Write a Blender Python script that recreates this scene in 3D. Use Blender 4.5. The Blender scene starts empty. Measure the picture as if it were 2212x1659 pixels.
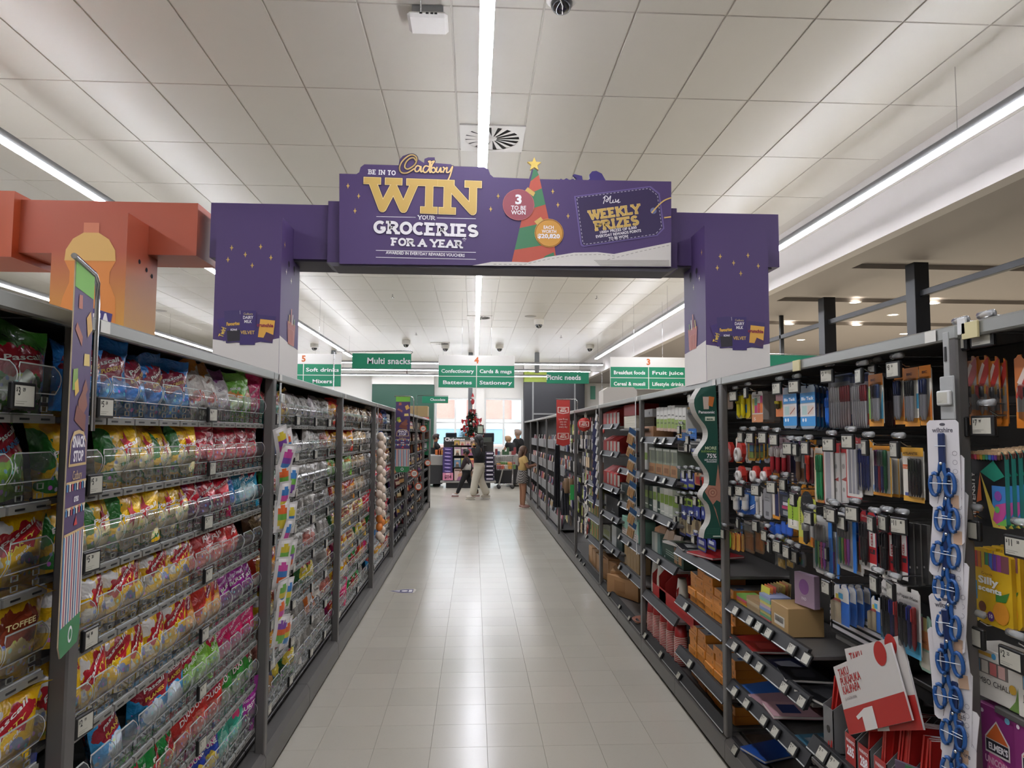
import bpy, math, random
from mathutils import Vector, Matrix, noise
random.seed(7)
scn = bpy.context.scene
COL = scn.collection
PI = math.pi
# ------------------------------------------------------------------ camera
FPX, CX, CY, EYE = 1550.0, 1106.0, 829.5, 1.7
yaw, pitch, roll = math.radians(-3.0), math.radians(3.9), math.radians(0.26)
cfw = Vector((-math.sin(yaw)*math.cos(pitch), math.cos(yaw)*math.cos(pitch), math.sin(pitch)))
_r = Vector((math.cos(yaw), math.sin(yaw), 0)); _u = _r.cross(cfw)
crt = _r*math.cos(roll)+_u*math.sin(roll); cup = -_r*math.sin(roll)+_u*math.cos(roll)
cd = bpy.data.cameras.new('camera'); cam = bpy.data.objects.new('camera', cd); COL.objects.link(cam)
cam.matrix_world = Matrix(((crt.x, cup.x, -cfw.x, 0), (crt.y, cup.y, -cfw.y, 0), (crt.z, cup.z, -cfw.z, EYE), (0, 0, 0, 1)))
cd.sensor_fit = 'HORIZONTAL'; cd.sensor_width = 36; cd.lens = 36*FPX/2212; cd.clip_start = 0.05; cd.clip_end = 200
scn.camera = cam
# ------------------------------------------------------------------ world, exposure
w = bpy.data.worlds.new('sky'); scn.world = w; w.use_nodes = True
w.node_tree.nodes['Background'].inputs[0].default_value = (0.82, 0.92, 1.0, 1)
w.node_tree.nodes['Background'].inputs[1].default_value = 5.0
scn.view_settings.view_transform = 'Standard'; scn.view_settings.look = 'None'
scn.view_settings.exposure = 0.5; scn.view_settings.gamma = 1.0; scn.view_settings.use_curve_mapping = False
LAMP = 40.0            # strength of the tube lamps
cy = scn.cycles
cy.max_bounces = 6; cy.diffuse_bounces = 3; cy.glossy_bounces = 2; cy.transmission_bounces = 2; cy.transparent_max_bounces = 12
cy.caustics_reflective = False; cy.caustics_refractive = False
cy.sample_clamp_indirect = 6.0; cy.adaptive_threshold = 0.1; cy.use_light_tree = False

# ------------------------------------------------------------------ helpers
def at(px, py, X=None, Y=None, Z=None):
    """a spot measured on the photograph, at a known plane of the shop"""
    v = crt*((px-CX)/FPX) - cup*((py-CY)/FPX) + cfw
    t = X/v.x if X is not None else Y/v.y if Y is not None else (Z-EYE)/v.z
    return Vector((0, 0, EYE))+v*t
def lin(c):
    if isinstance(c, str):
        c = c.lstrip('#'); c = [int(c[i:i+2], 16)/255 for i in (0, 2, 4)]
    return tuple((x/12.92 if x <= 0.04045 else ((x+0.055)/1.055)**2.4) for x in c)
MATS = {}
def nm(mat): return mat.node_tree.nodes, mat.node_tree.links
def M(name, col, rough=0.5, metal=0.0, emit=0.0, bump=0.0, bscale=60.0, var=0.0, vscale=8.0, spec=None, coat=0.0, rnd=0.0):
    if name in MATS: return MATS[name]
    m = bpy.data.materials.new(name); m.use_nodes = True; MATS[name] = m
    n, l = nm(m); b = n['Principled BSDF']; c = lin(col)
    b.inputs['Base Color'].default_value = (*c, 1); b.inputs['Roughness'].default_value = rough; b.inputs['Metallic'].default_value = metal
    if spec is not None: b.inputs['Specular IOR Level'].default_value = spec
    if coat: b.inputs['Coat Weight'].default_value = coat; b.inputs['Coat Roughness'].default_value = 0.1
    if emit: b.inputs['Emission Color'].default_value = (*c, 1); b.inputs['Emission Strength'].default_value = emit
    if var or rnd:
        hs = n.new('ShaderNodeHueSaturation'); hs.inputs['Color'].default_value = (*c, 1); l.new(hs.outputs[0], b.inputs['Base Color'])
        if var:
            t = n.new('ShaderNodeTexNoise'); t.inputs['Scale'].default_value = vscale; t.inputs['Detail'].default_value = 4
            tc = n.new('ShaderNodeTexCoord'); l.new(tc.outputs['Object'], t.inputs['Vector'])
            mr = n.new('ShaderNodeMapRange'); mr.inputs[3].default_value = 1-var; mr.inputs[4].default_value = 1+var; l.new(t.outputs[0], mr.inputs[0])
        else:
            oi = n.new('ShaderNodeObjectInfo'); mr = n.new('ShaderNodeMapRange'); mr.inputs[3].default_value = 1-rnd; mr.inputs[4].default_value = 1+rnd; l.new(oi.outputs['Random'], mr.inputs[0])
        l.new(mr.outputs[0], hs.inputs['Value'])
    if bump:
        t = n.new('ShaderNodeTexNoise'); t.inputs['Scale'].default_value = bscale; t.inputs['Detail'].default_value = 3
        tc = n.new('ShaderNodeTexCoord'); l.new(tc.outputs['Object'], t.inputs['Vector'])
        bp = n.new('ShaderNodeBump'); bp.inputs['Strength'].default_value = bump; bp.inputs['Distance'].default_value = 0.01
        l.new(t.outputs[0], bp.inputs['Height']); l.new(bp.outputs[0], b.inputs['Normal'])
    return m
def P(c, rough=0.5):
    """plain printed colour"""
    return M('print_'+c.strip('#')+('_g' if rough < .4 else ''), c, rough)
def clear(name, tint=(1, 1, 1), body=0.06, rough=0.05):
    if name in MATS: return MATS[name]
    m = bpy.data.materials.new(name); m.use_nodes = True; MATS[name] = m; n, l = nm(m); n.remove(n['Principled BSDF'])
    tr = n.new('ShaderNodeBsdfTransparent'); tr.inputs[0].default_value = (*tint, 1)
    gl = n.new('ShaderNodeBsdfGlossy'); gl.inputs['Roughness'].default_value = rough
    df = n.new('ShaderNodeBsdfDiffuse'); df.inputs[0].default_value = (0.75, 0.76, 0.76, 1)
    fr = n.new('ShaderNodeFresnel'); fr.inputs[0].default_value = 1.45
    a = n.new('ShaderNodeMixShader'); a.inputs[0].default_value = body; l.new(tr.outputs[0], a.inputs[1]); l.new(df.outputs[0], a.inputs[2])
    b = n.new('ShaderNodeMixShader'); l.new(fr.outputs[0], b.inputs[0]); l.new(a.outputs[0], b.inputs[1]); l.new(gl.outputs[0], b.inputs[2])
    l.new(b.outputs[0], n['Material Output'].inputs[0]); return m
class MB:
    def __init__(s): s.v = []; s.f = []; s.m = []; s.mats = []; s.uv = {}; s.smooth = []
    def mi(s, mat):
        if isinstance(mat, str): mat = P(mat)
        if mat not in s.mats: s.mats.append(mat)
        return s.mats.index(mat)
    def add(s, vs, fs, mat, smooth=False, uvs=None):
        k = len(s.v); i = s.mi(mat); s.v += [tuple(p) for p in vs]
        if uvs: s.uv.update({k+j: t for j, t in enumerate(uvs)})
        for f in fs: s.f.append([k+a for a in f]); s.m.append(i); s.smooth.append(smooth)
        return s
    def box(s, x0, x1, y0, y1, z0, z1, mat, xf=None):
        vs = [Vector((x, y, z)) for z in (z0, z1) for y in (y0, y1) for x in (x0, x1)]
        if xf: vs = [xf @ p for p in vs]
        return s.add(vs, [(0, 2, 3, 1), (4, 5, 7, 6), (0, 1, 5, 4), (2, 6, 7, 3), (0, 4, 6, 2), (1, 3, 7, 5)], mat)
    def cbox(s, x0, x1, y0, y1, z0, z1, mat, c=0.004, xf=None):
        """box with chamfered edges"""
        vs = []; idx = {}
        for ix, x in enumerate((x0, x1)):
            for iy, y in enumerate((y0, y1)):
                for iz, z in enumerate((z0, z1)):
                    dx, dy, dz = (c if ix == 0 else -c), (c if iy == 0 else -c), (c if iz == 0 else -c)
                    for a, o in enumerate(((0, dy, dz), (dx, 0, dz), (dx, dy, 0))):
                        idx[ix, iy, iz, a] = len(vs); vs.append(Vector((x+o[0], y+o[1], z+o[2])))
        I = idx; fs = []
        for ix in (0, 1): fs.append([I[ix, a, b, 0] for a, b in ((0, 0), (1, 0), (1, 1), (0, 1))])
        for iy in (0, 1): fs.append([I[a, iy, b, 1] for a, b in ((0, 0), (1, 0), (1, 1), (0, 1))])
        for iz in (0, 1): fs.append([I[a, b, iz, 2] for a, b in ((0, 0), (1, 0), (1, 1), (0, 1))])
        for a in (0, 1):
            for b in (0, 1):
                fs.append([I[a, b, 0, 0], I[a, b, 0, 1], I[a, b, 1, 1], I[a, b, 1, 0]])
                fs.append([I[a, 0, b, 0], I[a, 0, b, 2], I[a, 1, b, 2], I[a, 1, b, 0]])
                fs.append([I[0, a, b, 1], I[0, a, b, 2], I[1, a, b, 2], I[1, a, b, 1]])
        for ix in (0, 1):
            for iy in (0, 1):
                for iz in (0, 1): fs.append([I[ix, iy, iz, a] for a in (0, 1, 2)])
        if xf: vs = [xf @ p for p in vs]
        return s.add(vs, fs, mat)
    def tube(s, pts, r, mat, n=8, caps=True, smooth=True):
        pts = [Vector(p) for p in pts]; k = len(pts); rs = r if isinstance(r, (list, tuple)) else [r]*k; vs = []
        for i, p in enumerate(pts):
            d = (pts[min(i+1, k-1)]-pts[max(i-1, 0)]).normalized()
            a = d.cross(Vector((0, 0, 1)) if abs(d.z) < .9 else Vector((1, 0, 0))).normalized(); b = d.cross(a)
            vs += [p+(a*math.cos(2*PI*j/n)+b*math.sin(2*PI*j/n))*rs[i] for j in range(n)]
        fs = [(i*n+j, i*n+(j+1) % n, (i+1)*n+(j+1) % n, (i+1)*n+j) for i in range(k-1) for j in range(n)]
        s.add(vs, fs, mat, smooth)
        if caps: s.add(vs[:n], [list(range(n))], mat); s.add(vs[-n:], [list(range(n))], mat)
        return s
    def lathe(s, prof, mat, c=(0, 0, 0), n=20, smooth=True, sx=1.0, sy=1.0):
        c = Vector(c); vs = [c+Vector((r*math.cos(2*PI*j/n)*sx, r*math.sin(2*PI*j/n)*sy, z)) for r, z in prof for j in range(n)]
        fs = [(i*n+j, i*n+(j+1) % n, (i+1)*n+(j+1) % n, (i+1)*n+j) for i in range(len(prof)-1) for j in range(n)]
        s.add(vs, fs, mat, smooth); return s
    def ball(s, c, r, mat, n=10, k=6):
        rx, ry, rz = r if isinstance(r, (list, tuple)) else (r, r, r)
        return s.lathe([(math.sin(PI*i/k), -math.cos(PI*i/k)*rz) for i in range(k+1)], mat, c, n, True, rx, ry)
    def prism(s, poly, fr, d, mat, side=None):
        """outline extruded by d behind its frame"""
        o, ux, uy, nn = fr; a = [o+ux*x+uy*y for x, y in poly]; b = [p-nn*d for p in a]; k = len(a)
        s.add(a, [list(range(k))], mat); s.add(b, [list(range(k))[::-1]], side or mat)
        for i in range(k): s.add([a[i], b[i], b[(i+1) % k], a[(i+1) % k]], [(0, 1, 2, 3)], side or mat)
        return s
    def mesh(s, name):
        me = bpy.data.meshes.new(name); me.from_pydata(s.v, [], s.f)
        for m in s.mats: me.materials.append(m)
        me.polygons.foreach_set('material_index', s.m); me.polygons.foreach_set('use_smooth', s.smooth)
        if s.uv:
            u = me.uv_layers.new(name='UVMap'); buf = []
            li = [0]*len(me.loops); me.loops.foreach_get('vertex_index', li)
            for i in li: buf += s.uv.get(i, (0, 0))
            u.data.foreach_set('uv', buf)
        me.update(); return me
    def obj(s, name, parent=None, loc=None): return put(s.mesh(name), name, parent, loc)
def put(me, name, parent=None, loc=None, rz=0.0, rot=None):
    o = bpy.data.objects.new(name, me); COL.objects.link(o)
    if parent is not None: o.parent = parent
    if loc is not None: o.location = loc
    if rot: o.rotation_euler = rot
    elif rz: o.rotation_euler = (0, 0, rz)
    return o
def tag(o, label, cat, group=None):
    o['label'] = label; o['category'] = cat
    if group: o['group'] = group
    return o
def thing(name, label, cat, loc=(0, 0, 0), rz=0.0, group=None, rot=None):
    o = bpy.data.objects.new(name, None); COL.objects.link(o); o.location = loc; o.empty_display_size = .05
    o.rotation_euler = rot if rot else (0, 0, rz)
    return tag(o, label, cat, group)
def struct(o): o['kind'] = 'structure'; return o
def stuff(o): o['kind'] = 'stuff'; return o
ORD = ['zeroth', 'first', 'second', 'third', 'fourth', 'fifth', 'sixth', 'seventh', 'eighth', 'ninth', 'tenth', 'eleventh', 'twelfth', 'thirteenth', 'fourteenth', 'fifteenth', 'sixteenth', 'seventeenth', 'eighteenth', 'nineteenth', 'twentieth']
FACE_L, FACE_R = PI/2, -PI/2      # goods on the left shelves face +X, on the right ones -X
# lettering: glyph outlines of the built-in font, turned into flat faces once
GLY = {}
def _glyph_setup():
    for wt, off in (('r', 0.0), ('b', 0.022), ('x', 0.04)):
        def conv(t):
            c = bpy.data.curves.new('t', 'FONT'); c.body = t; c.size = 1; c.offset = off; c.resolution_u = 2; c.fill_mode = 'FRONT'
            o = bpy.data.objects.new('t', c); COL.objects.link(o); bpy.context.view_layer.update()
            me = bpy.data.meshes.new_from_object(o.evaluated_get(bpy.context.evaluated_depsgraph_get()))
            r = [(v.co.x, v.co.y) for v in me.vertices], [list(p.vertices) for p in me.polygons]
            bpy.data.objects.remove(o); bpy.data.curves.remove(c); bpy.data.meshes.remove(me); return r
        bar = max(p[0] for p in conv('|')[0])
        for ch in 'ABCDEFGHIJKLMNOPQRSTUVWXYZabcdefghijklmnopqrstuvwxyz0123456789$&!%+.,*-()\'':
            v, f = conv(ch); adv = max(p[0] for p in conv(ch+'|')[0])-bar; GLY[wt, ch] = (v, f, adv)
        GLY[wt, ' '] = ([], [], 0.3)
_glyph_setup()
class Flat:
    """flat print on a plane: o origin, ux right, uy up; layers stand off by a hair"""
    def __init__(s, mb, o, ux, uy, step=0.0006, surf=None):
        s.mb = mb; s.o = Vector(o); s.ux = Vector(ux); s.uy = Vector(uy); s.n = s.ux.cross(s.uy); s.step = step; s.surf = surf
    def p(s, x, y, l=1):
        if s.surf: return s.surf(x, y, l*s.step)
        return s.o+s.ux*x+s.uy*y+s.n*(l*s.step)
    k = 0
    def poly(s, pts, mat, l=1):
        s.k = (s.k+1) % 12; l = l+s.k*.045      # overlapping shapes of one layer never coincide
        s.mb.add([s.p(x, y, l) for x, y in pts], [list(range(len(pts)))], mat)
    def rect(s, x0, y0, x1, y1, mat, l=1): s.poly([(x0, y0), (x1, y0), (x1, y1), (x0, y1)], mat, l)
    def disc(s, x, y, r, mat, l=1, n=24, ry=None): s.poly([(x+r*math.cos(2*PI*i/n), y+(ry or r)*math.sin(2*PI*i/n)) for i in range(n)], mat, l)
    def ring(s, x, y, r0, r1, mat, l=1, n=24): s.line([(x+r0*math.cos(2*PI*i/n), y+r0*math.sin(2*PI*i/n)) for i in range(n+1)], r1, mat, l, False)
    def star4(s, x, y, r, mat, l=1):
        s.poly([(x+(r if i % 2 == 0 else .3*r)*(.62 if i in (0, 4) else 1)*math.cos(PI*i/4), y+(r if i % 2 == 0 else .3*r)*math.sin(PI*i/4)) for i in range(8)], mat, l)
    def line(s, pts, wd, mat, l=1, joints=True):
        h = wd/2
        for (x0, y0), (x1, y1) in zip(pts, pts[1:]):
            d = math.hypot(x1-x0, y1-y0) or 1; nx, ny = -(y1-y0)/d*h, (x1-x0)/d*h
            s.poly([(x0-nx, y0-ny), (x1-nx, y1-ny), (x1+nx, y1+ny), (x0+nx, y0+ny)], mat, l)
        if joints:
            for x, y in pts[1:-1]: s.disc(x, y, h, mat, l, 10)
    def dash(s, pts, wd, mat, seg=0.02, l=1):
        for (x0, y0), (x1, y1) in zip(pts, pts[1:]):
            d = math.hypot(x1-x0, y1-y0); k = max(1, int(d/seg/2))
            for i in range(k):
                a, b = (i+.2)/k, (i+.75)/k; s.line([(x0+(x1-x0)*a, y0+(y1-y0)*a), (x0+(x1-x0)*b, y0+(y1-y0)*b)], wd, mat, l, False)
    def text(s, t, x, y, size, mat, l=2, wt='b', al='c', wx=1.0, rot=0.0, fit=None, slant=0.0):
        W = sum(GLY.get((wt, c), GLY[wt, ' '])[2] for c in t)
        if fit: wx = fit/(W*size)
        k = size*wx; cx = -W*k/2 if al == 'c' else -W*k if al == 'r' else 0; cr, sr = math.cos(rot), math.sin(rot)
        for c in t:
            v, f, adv = GLY.get((wt, c), GLY[wt, ' '])
            q = [(cx+a*k+slant*b*size, b*size) for a, b in v]; s.mb.add([s.p(x+a*cr-b*sr, y+a*sr+b*cr, l) for a, b in q], f, mat); cx += adv*k
def spline(pts, n=6):
    o = []; k = len(pts)
    for i in range(k-1):
        a, b, c, d = pts[max(i-1, 0)], pts[i], pts[i+1], pts[min(i+2, k-1)]
        for j in range(n):
            t = j/n; o.append(tuple(.5*((2*b[m])+(-a[m]+c[m])*t+(2*a[m]-5*b[m]+4*c[m]-d[m])*t*t+(-a[m]+3*b[m]-3*c[m]+d[m])*t**3) for m in range(len(b))))
    return o+[tuple(pts[-1])]
# ------------------------------------------------------------------ the room
m_tile = M('floor_vinyl', '#beb8aa', rough=0.2, var=0.0, rnd=0.035)
n, l = nm(m_tile); b = n['Principled BSDF']      # speckle and a faint wear in the sheen
_t = n.new('ShaderNodeTexNoise'); _t.inputs['Scale'].default_value = 90; _t.inputs['Detail'].default_value = 3
_c = n.new('ShaderNodeTexCoord'); _g = n.new('ShaderNodeNewGeometry'); l.new(_g.outputs['Position'], _t.inputs['Vector'])
_mr = n.new('ShaderNodeMapRange'); _mr.inputs[1].default_value = .62; _mr.inputs[2].default_value = .78; _mr.inputs[3].default_value = 1; _mr.inputs[4].default_value = .88
l.new(_t.outputs[0], _mr.inputs[0]); _mx = n.new('ShaderNodeMix'); _mx.data_type = 'RGBA'; _mx.blend_type = 'MULTIPLY'; _mx.inputs[0].default_value = 1
_hs = [q for q in n if q.type == 'HUE_SAT'][0]; l.new(_hs.outputs[0], _mx.inputs[6]); l.new(_mr.outputs[0], _mx.inputs[7]); l.new(_mx.outputs[2], b.inputs['Base Color'])
_t2 = n.new('ShaderNodeTexNoise'); _t2.inputs['Scale'].default_value = 1.6; l.new(_g.outputs['Position'], _t2.inputs['Vector'])
_m2 = n.new('ShaderNodeMapRange'); _m2.inputs[3].default_value = .18; _m2.inputs[4].default_value = .27; l.new(_t2.outputs[0], _m2.inputs[0]); l.new(_m2.outputs[0], b.inputs['Roughness'])
_t3 = n.new('ShaderNodeTexNoise'); _t3.inputs['Scale'].default_value = 2.6; l.new(_g.outputs['Position'], _t3.inputs['Vector'])
_bp = n.new('ShaderNodeBump'); _bp.inputs['Strength'].default_value = .05; _bp.inputs['Distance'].default_value = .02; l.new(_t3.outputs[0], _bp.inputs['Height']); l.new(_bp.outputs[0], b.inputs['Normal'])
m_joint = M('floor_joint', '#6e675a', .6)
m_ceil = M('ceiling_panel', '#c3beb2', .38, var=0.02, vscale=3, bump=.03, bscale=200)
m_grid = M('ceiling_grid', '#bcb6ab', .5)
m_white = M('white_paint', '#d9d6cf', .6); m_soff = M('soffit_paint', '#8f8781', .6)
m_char = M('charcoal_paint', '#26262a', .5, var=.05)
m_blk = M('black_steel', '#16171a', .45)
m_steel = M('shelf_grey', '#625f5c', .42, .3, var=.05, vscale=3); m_dark = M('back_panel_grey', '#3b3936', .6, var=.06)
m_rail = M('rail_grey', '#8f908b', .32, .55, var=.08, vscale=6); m_kick = M('kick_grey', '#46413e', .5, var=.05)
m_black = M('black_plastic', '#141414', .4); m_chrome = M('chrome', '#c8c8c8', .18, 1.0); m_grey = M('grey_plastic', '#7d7d7c', .45)
fl = MB().box(-25, 14, -6, 34, -.05, -.003, m_joint).box(2.7, 14, -6, 34, -.003, .0, m_tile).box(-25, -2.4, -6, 34, -.003, .0, m_tile).obj('floor'); struct(fl)
TS = .305
tl = MB(); e = .0012
tl.add([(e, e, 0), (TS-e, e, 0), (TS-e, TS-e, 0), (e, TS-e, 0), (0, 0, -.003), (TS, 0, -.003), (TS, TS, -.003), (0, TS, -.003)], [(0, 1, 2, 3), (4, 5, 1, 0), (5, 6, 2, 1), (6, 7, 3, 2), (7, 4, 0, 3)], m_tile)
tme = tl.mesh('floor_tile'); X0T, Y0T = -.83-TS*1, 4.019-TS*3
for i in range(8):
    for j in range(37): put(tme, 'floor_tile', fl, (X0T+i*TS, Y0T+j*TS, 0))
rest = MB()
def tiles(x0, x1, y0, y1):
    for i in range(x0, x1):
        for j in range(y0, y1):
            a, c = X0T+i*TS, Y0T+j*TS; rest.add([(a+e, c+e, 0), (a+TS-e, c+e, 0), (a+TS-e, c+TS-e, 0), (a+e, c+TS-e, 0)], [(0, 1, 2, 3)], m_tile)
tiles(0, 8, -20, 0); tiles(0, 8, 37, 48); tiles(-4, 12, 48, 90)
stuff(rest.obj('floor_tile_field', fl))
cs = MB().box(-25, 4.2, -6, 31, 4.447, 4.6, m_grid).obj('ceiling'); struct(cs)
PX, PY = .6, 1.17; cpm = MB(); g = .008
cpm.add([(g, g, 0), (PX-g, g, 0), (PX-g, PY-g, 0), (g, PY-g, 0), (g-.003, g-.003, .007), (PX-g+.003, g-.003, .007), (PX-g+.003, PY-g+.003, .007), (g-.003, PY-g+.003, .007)], [(3, 2, 1, 0), (0, 1, 5, 4), (1, 2, 6, 5), (2, 3, 7, 6), (3, 0, 4, 7)], m_ceil)
cme = cpm.mesh('ceiling_panel'); XC, YC = -.169, 4.457
for i in range(-13, 7):
    for j in range(-2, 13): put(cme, 'ceiling_panel', cs, (XC+i*PX, YC+j*PY, 4.44))
rest = MB()
for i in range(-36, 8):
    for j in range(-8, 22):
        if -13 <= i < 7 and -2 <= j < 13: continue
        a, c = XC+i*PX, YC+j*PY
        if a+PX > 4.2: continue
        rest.add([(a+g, c+g, 4.44), (a+PX-g, c+g, 4.44), (a+PX-g, c+PY-g, 4.44), (a+g, c+PY-g, 4.44)], [(3, 2, 1, 0)], m_ceil)
stuff(rest.obj('ceiling_panel_field', cs))
# side and rear walls close the shop
struct(MB().box(-25.2, -25, -6, 34, 0, 4.6, m_white).obj('wall_left')); struct(MB().box(14, 14.2, -6, 34, 0, 4.6, m_white).obj('wall_right'))
struct(MB().box(-25, 14, -6.2, -6, 0, 4.6, m_white).obj('wall_rear'))
# lowered soffit on the right with its white fascia, slots and black steel frame
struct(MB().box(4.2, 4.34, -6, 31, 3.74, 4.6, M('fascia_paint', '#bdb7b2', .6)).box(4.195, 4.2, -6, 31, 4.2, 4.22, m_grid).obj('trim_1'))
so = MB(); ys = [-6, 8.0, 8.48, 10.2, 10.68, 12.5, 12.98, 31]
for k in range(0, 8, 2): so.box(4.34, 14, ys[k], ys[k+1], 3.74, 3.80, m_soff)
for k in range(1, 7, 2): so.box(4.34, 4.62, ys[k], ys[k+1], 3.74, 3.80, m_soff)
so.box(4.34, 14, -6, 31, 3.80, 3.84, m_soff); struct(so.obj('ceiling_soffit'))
fr = thing('steel_frame', 'black steel post and rail frame behind the right shelves', 'frame', (5.27, 8.2, 0))
for y, wd in ((8.2, .09), (10.4, .09), (12.0, .03), (12.9, .03), (6.0, .09)): MB().cbox(-wd, wd, y-8.2-wd, y-8.2+wd, 0, 3.74, m_blk).obj('post', fr)
MB().cbox(-.03, .03, -6, 6.5, 3.33, 3.40, m_blk).obj('rail', fr)
def downlamp(p):
    d = bpy.data.lights.new('downlight_beam', 'SPOT'); d.energy = 260; d.spot_size = 2.6; d.spot_blend = .6; d.shadow_soft_size = .07; d.color = (1, .95, .88)
    o = bpy.data.objects.new('downlight_beam', d); COL.objects.link(o); o.location = p+Vector((0, 0, -.03))
m_spot = M('spot_glow', '#fff6e8', .5, emit=14)
for k, (px, py) in enumerate(((1847, 653), (1929, 680), (2017, 655), (1851, 702), (1953, 721), (1705, 700), (1785, 719), (1730, 734), (1795, 756))):
    p = at(px, py, Z=3.74); t = thing('downlight', '%s round recessed downlight counted from the left in the low soffit' % ORD[[0, 0, 0, 0, 0, 0, 0, 0, 0][0]+sorted([1847, 1929, 2017, 1851, 1953, 1705, 1785, 1730, 1795]).index(px)+1], 'downlight', p, group='soffit downlights')
    MB().lathe([(.075, 0), (.085, -.006), (.095, -.004), (.1, 0)], m_white, n=16).obj('trim_ring', t)
    MB().lathe([(0, .0), (.075, -.001)], m_spot, n=16).obj('lamp', t); downlamp(p)
# front of the shop: dark green and charcoal panels, windows, street beyond
WY = 29.0
def wx(px): return at(px, 900, Y=WY).x
def wz(py): return at(1024, py, Y=WY).z
gx0, gx1, bx0, bx1 = wx(806), wx(939), wx(1130), wx(1259)
wt, wb = wz(860), wz(968)
fw = MB(); m_win = M('window_frame', '#dfe0dd', .5)
fw.box(-25, gx1, WY, WY+.25, 0, 4.6, m_white).box(bx0, 14, WY, WY+.25, 0, 4.6, m_white).box(gx1, bx0, WY, WY+.25, wt, 4.6, m_white).box(gx1, bx0, WY, WY+.25, 0, wb, m_white)
px0, px1 = wx(1028), wx(1046)
fw.box(px0, px1, WY-.15, WY+.25, 0, 4.6, m_white); struct(fw.obj('wall_front'))
m_dg = M('dark_green_paint', '#1e4435', .55, var=.03)
struct(MB().box(gx0, gx1-.02, WY-.45, WY-.02, 0, wz(833), m_dg).box(gx0, gx1-.02, WY-.5, WY-.02, wz(833), wz(808), m_white).obj('wall_green'))
cp = MB().box(bx0, bx1, WY-.5, WY-.02, 0, wz(826), m_char)
for q in (1149, 1238): cp.box(wx(q)-.03, wx(q)+.03, WY-.53, WY-.5, 0, wz(826), m_grey)
cp.box(wx(1149), bx1, WY-.53, WY-.5, wz(894)-.03, wz(894)+.03, m_grey); struct(cp.obj('wall_charcoal'))
struct(MB().box(bx0, wx(1180), WY-.52, WY-.02, wz(826), wz(803), '#96a83c').obj('trim_2')); struct(MB().box(bx0, bx1+1.2, WY-.5, WY-.02, wz(803), wz(790), m_white).obj('trim_3'))
for k, (a, c) in enumerate(((gx1, px0), (px1, bx0))):
    wn = MB(); h = (a+c)/2
    for x in (a, h-.04, c-.08): wn.box(x, x+.08, WY+.02, WY+.12, wb, wt, m_win)
    for z in (wb, wz(915), wt-.07): wn.box(a, c, WY+.03, WY+.11, z, z+.07, m_win)
    wo = struct(wn.obj('window_%d' % (k+1)))
    for x0, x1 in ((a+.08, h-.04), (h+.04, c-.08)):
        MB().box(x0, x1, WY+.06, WY+.066, wb+.07, wt-.07, clear('window_glass', (.95, .98, .97), .02)).obj('pane', wo)
# street outside
m_br = M('street_brick', '#c98f86', .8); n, l = nm(m_br); b = n['Principled BSDF']
_bt = n.new('ShaderNodeTexBrick'); _bt.inputs['Scale'].default_value = 9; _bt.inputs['Color1'].default_value = (*lin('#bd7a6e'), 1); _bt.inputs['Color2'].default_value = (*lin('#a9645a'), 1); _bt.inputs['Mortar'].default_value = (*lin('#c9aba2'), 1)
_c = n.new('ShaderNodeTexCoord'); _s = n.new('ShaderNodeSeparateXYZ'); _k = n.new('ShaderNodeCombineXYZ'); l.new(_c.outputs['Object'], _s.inputs[0]); l.new(_s.outputs[0], _k.inputs[0]); l.new(_s.outputs[2], _k.inputs[1]); l.new(_k.outputs[0], _bt.inputs['Vector']); l.new(_bt.outputs[0], b.inputs['Base Color'])
bd = thing('brick_building', 'pink brick building across the street seen through the windows', 'building', (0, 46, 0))
MB().box(-14, 14, 0, 6, 2.6, 4.2, m_br).box(-14, 14, 0, 6, 0, .9, m_br).box(-14, 14, .2, 6, .9, 2.6, '#dfe3e2').box(-14, 14, -.1, 6, 4.2, 7, '#b9c7cf').obj('wall', bd)
for x in (-7.4, -4.9, -2.4, .1, 2.6, 5.1): MB().box(x, x+1.9, .14, .2, 1.0, 1.95, M('street_window', '#7d94a4', .1)).box(x-.06, x+1.96, .1, .2, 1.95, 2.05, '#e8e8e4').obj('window', bd)
for x in (-5.0, -1.2, 2.4, 6.0): MB().box(x, x+.7, -.16, 0, 2.5, 4.3, '#cfd6d6').obj('pilaster', bd)
struct(MB().box(-40, 40, 34, 60, -.2, -.02, '#a9a9a6').obj('street'))
# ------------------------------------------------------------------ tube lamps
m_lamp = M('lamp_diffuser', '#f3f5ff', .5, emit=LAMP)
def strip(label, p0, p1, wires):
    p0, p1 = Vector(p0), Vector(p1); t = thing('strip_light', label, 'light', p0, group='suspended strip lights'); d = p1-p0; L = d.length; a = math.atan2(d.y, d.x); t.rotation_euler = (0, 0, a)
    MB().cbox(0, L, -.03, .03, -.0165, .05, m_grey).obj('housing', t)
    k = max(1, round(L/3)); s = L/k
    for i in range(k): MB().add([(x, y, z) for x in (i*s+.003, (i+1)*s-.003) for y, z in ((-.031, -.017), (-.037, -.017), (-.038, -.03), (.038, -.03), (.037, -.017), (.031, -.017))], [(k_, k_+1, k_+7, k_+6) for k_ in range(5)], m_lamp).obj('diffuser', t)
    for x in wires: MB().tube([(x, 0, .05), (x, 0, 4.44-p0.z)], .003, m_chrome, 5).obj('wire', t)
wz_ = [5, 9, 13, 17, 21, 24.5]
strip('long bright strip light running down the middle of the aisle', (.05, -4, 3.9), (.05, 20.8, 3.9), [])
strip('long bright strip light left of the aisle, behind the orange gate', (-3.56, -4, 3.9), (-3.56, 20.8, 3.9), wz_)
strip('long bright strip light at the far left edge of the ceiling', (-7.1, -4, 3.9), (-7.1, 20.8, 3.9), wz_)
strip('long bright strip light on the right beside the white fascia', (3.56, -4, 3.9), (3.56, 20.8, 3.9), wz_)
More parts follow.
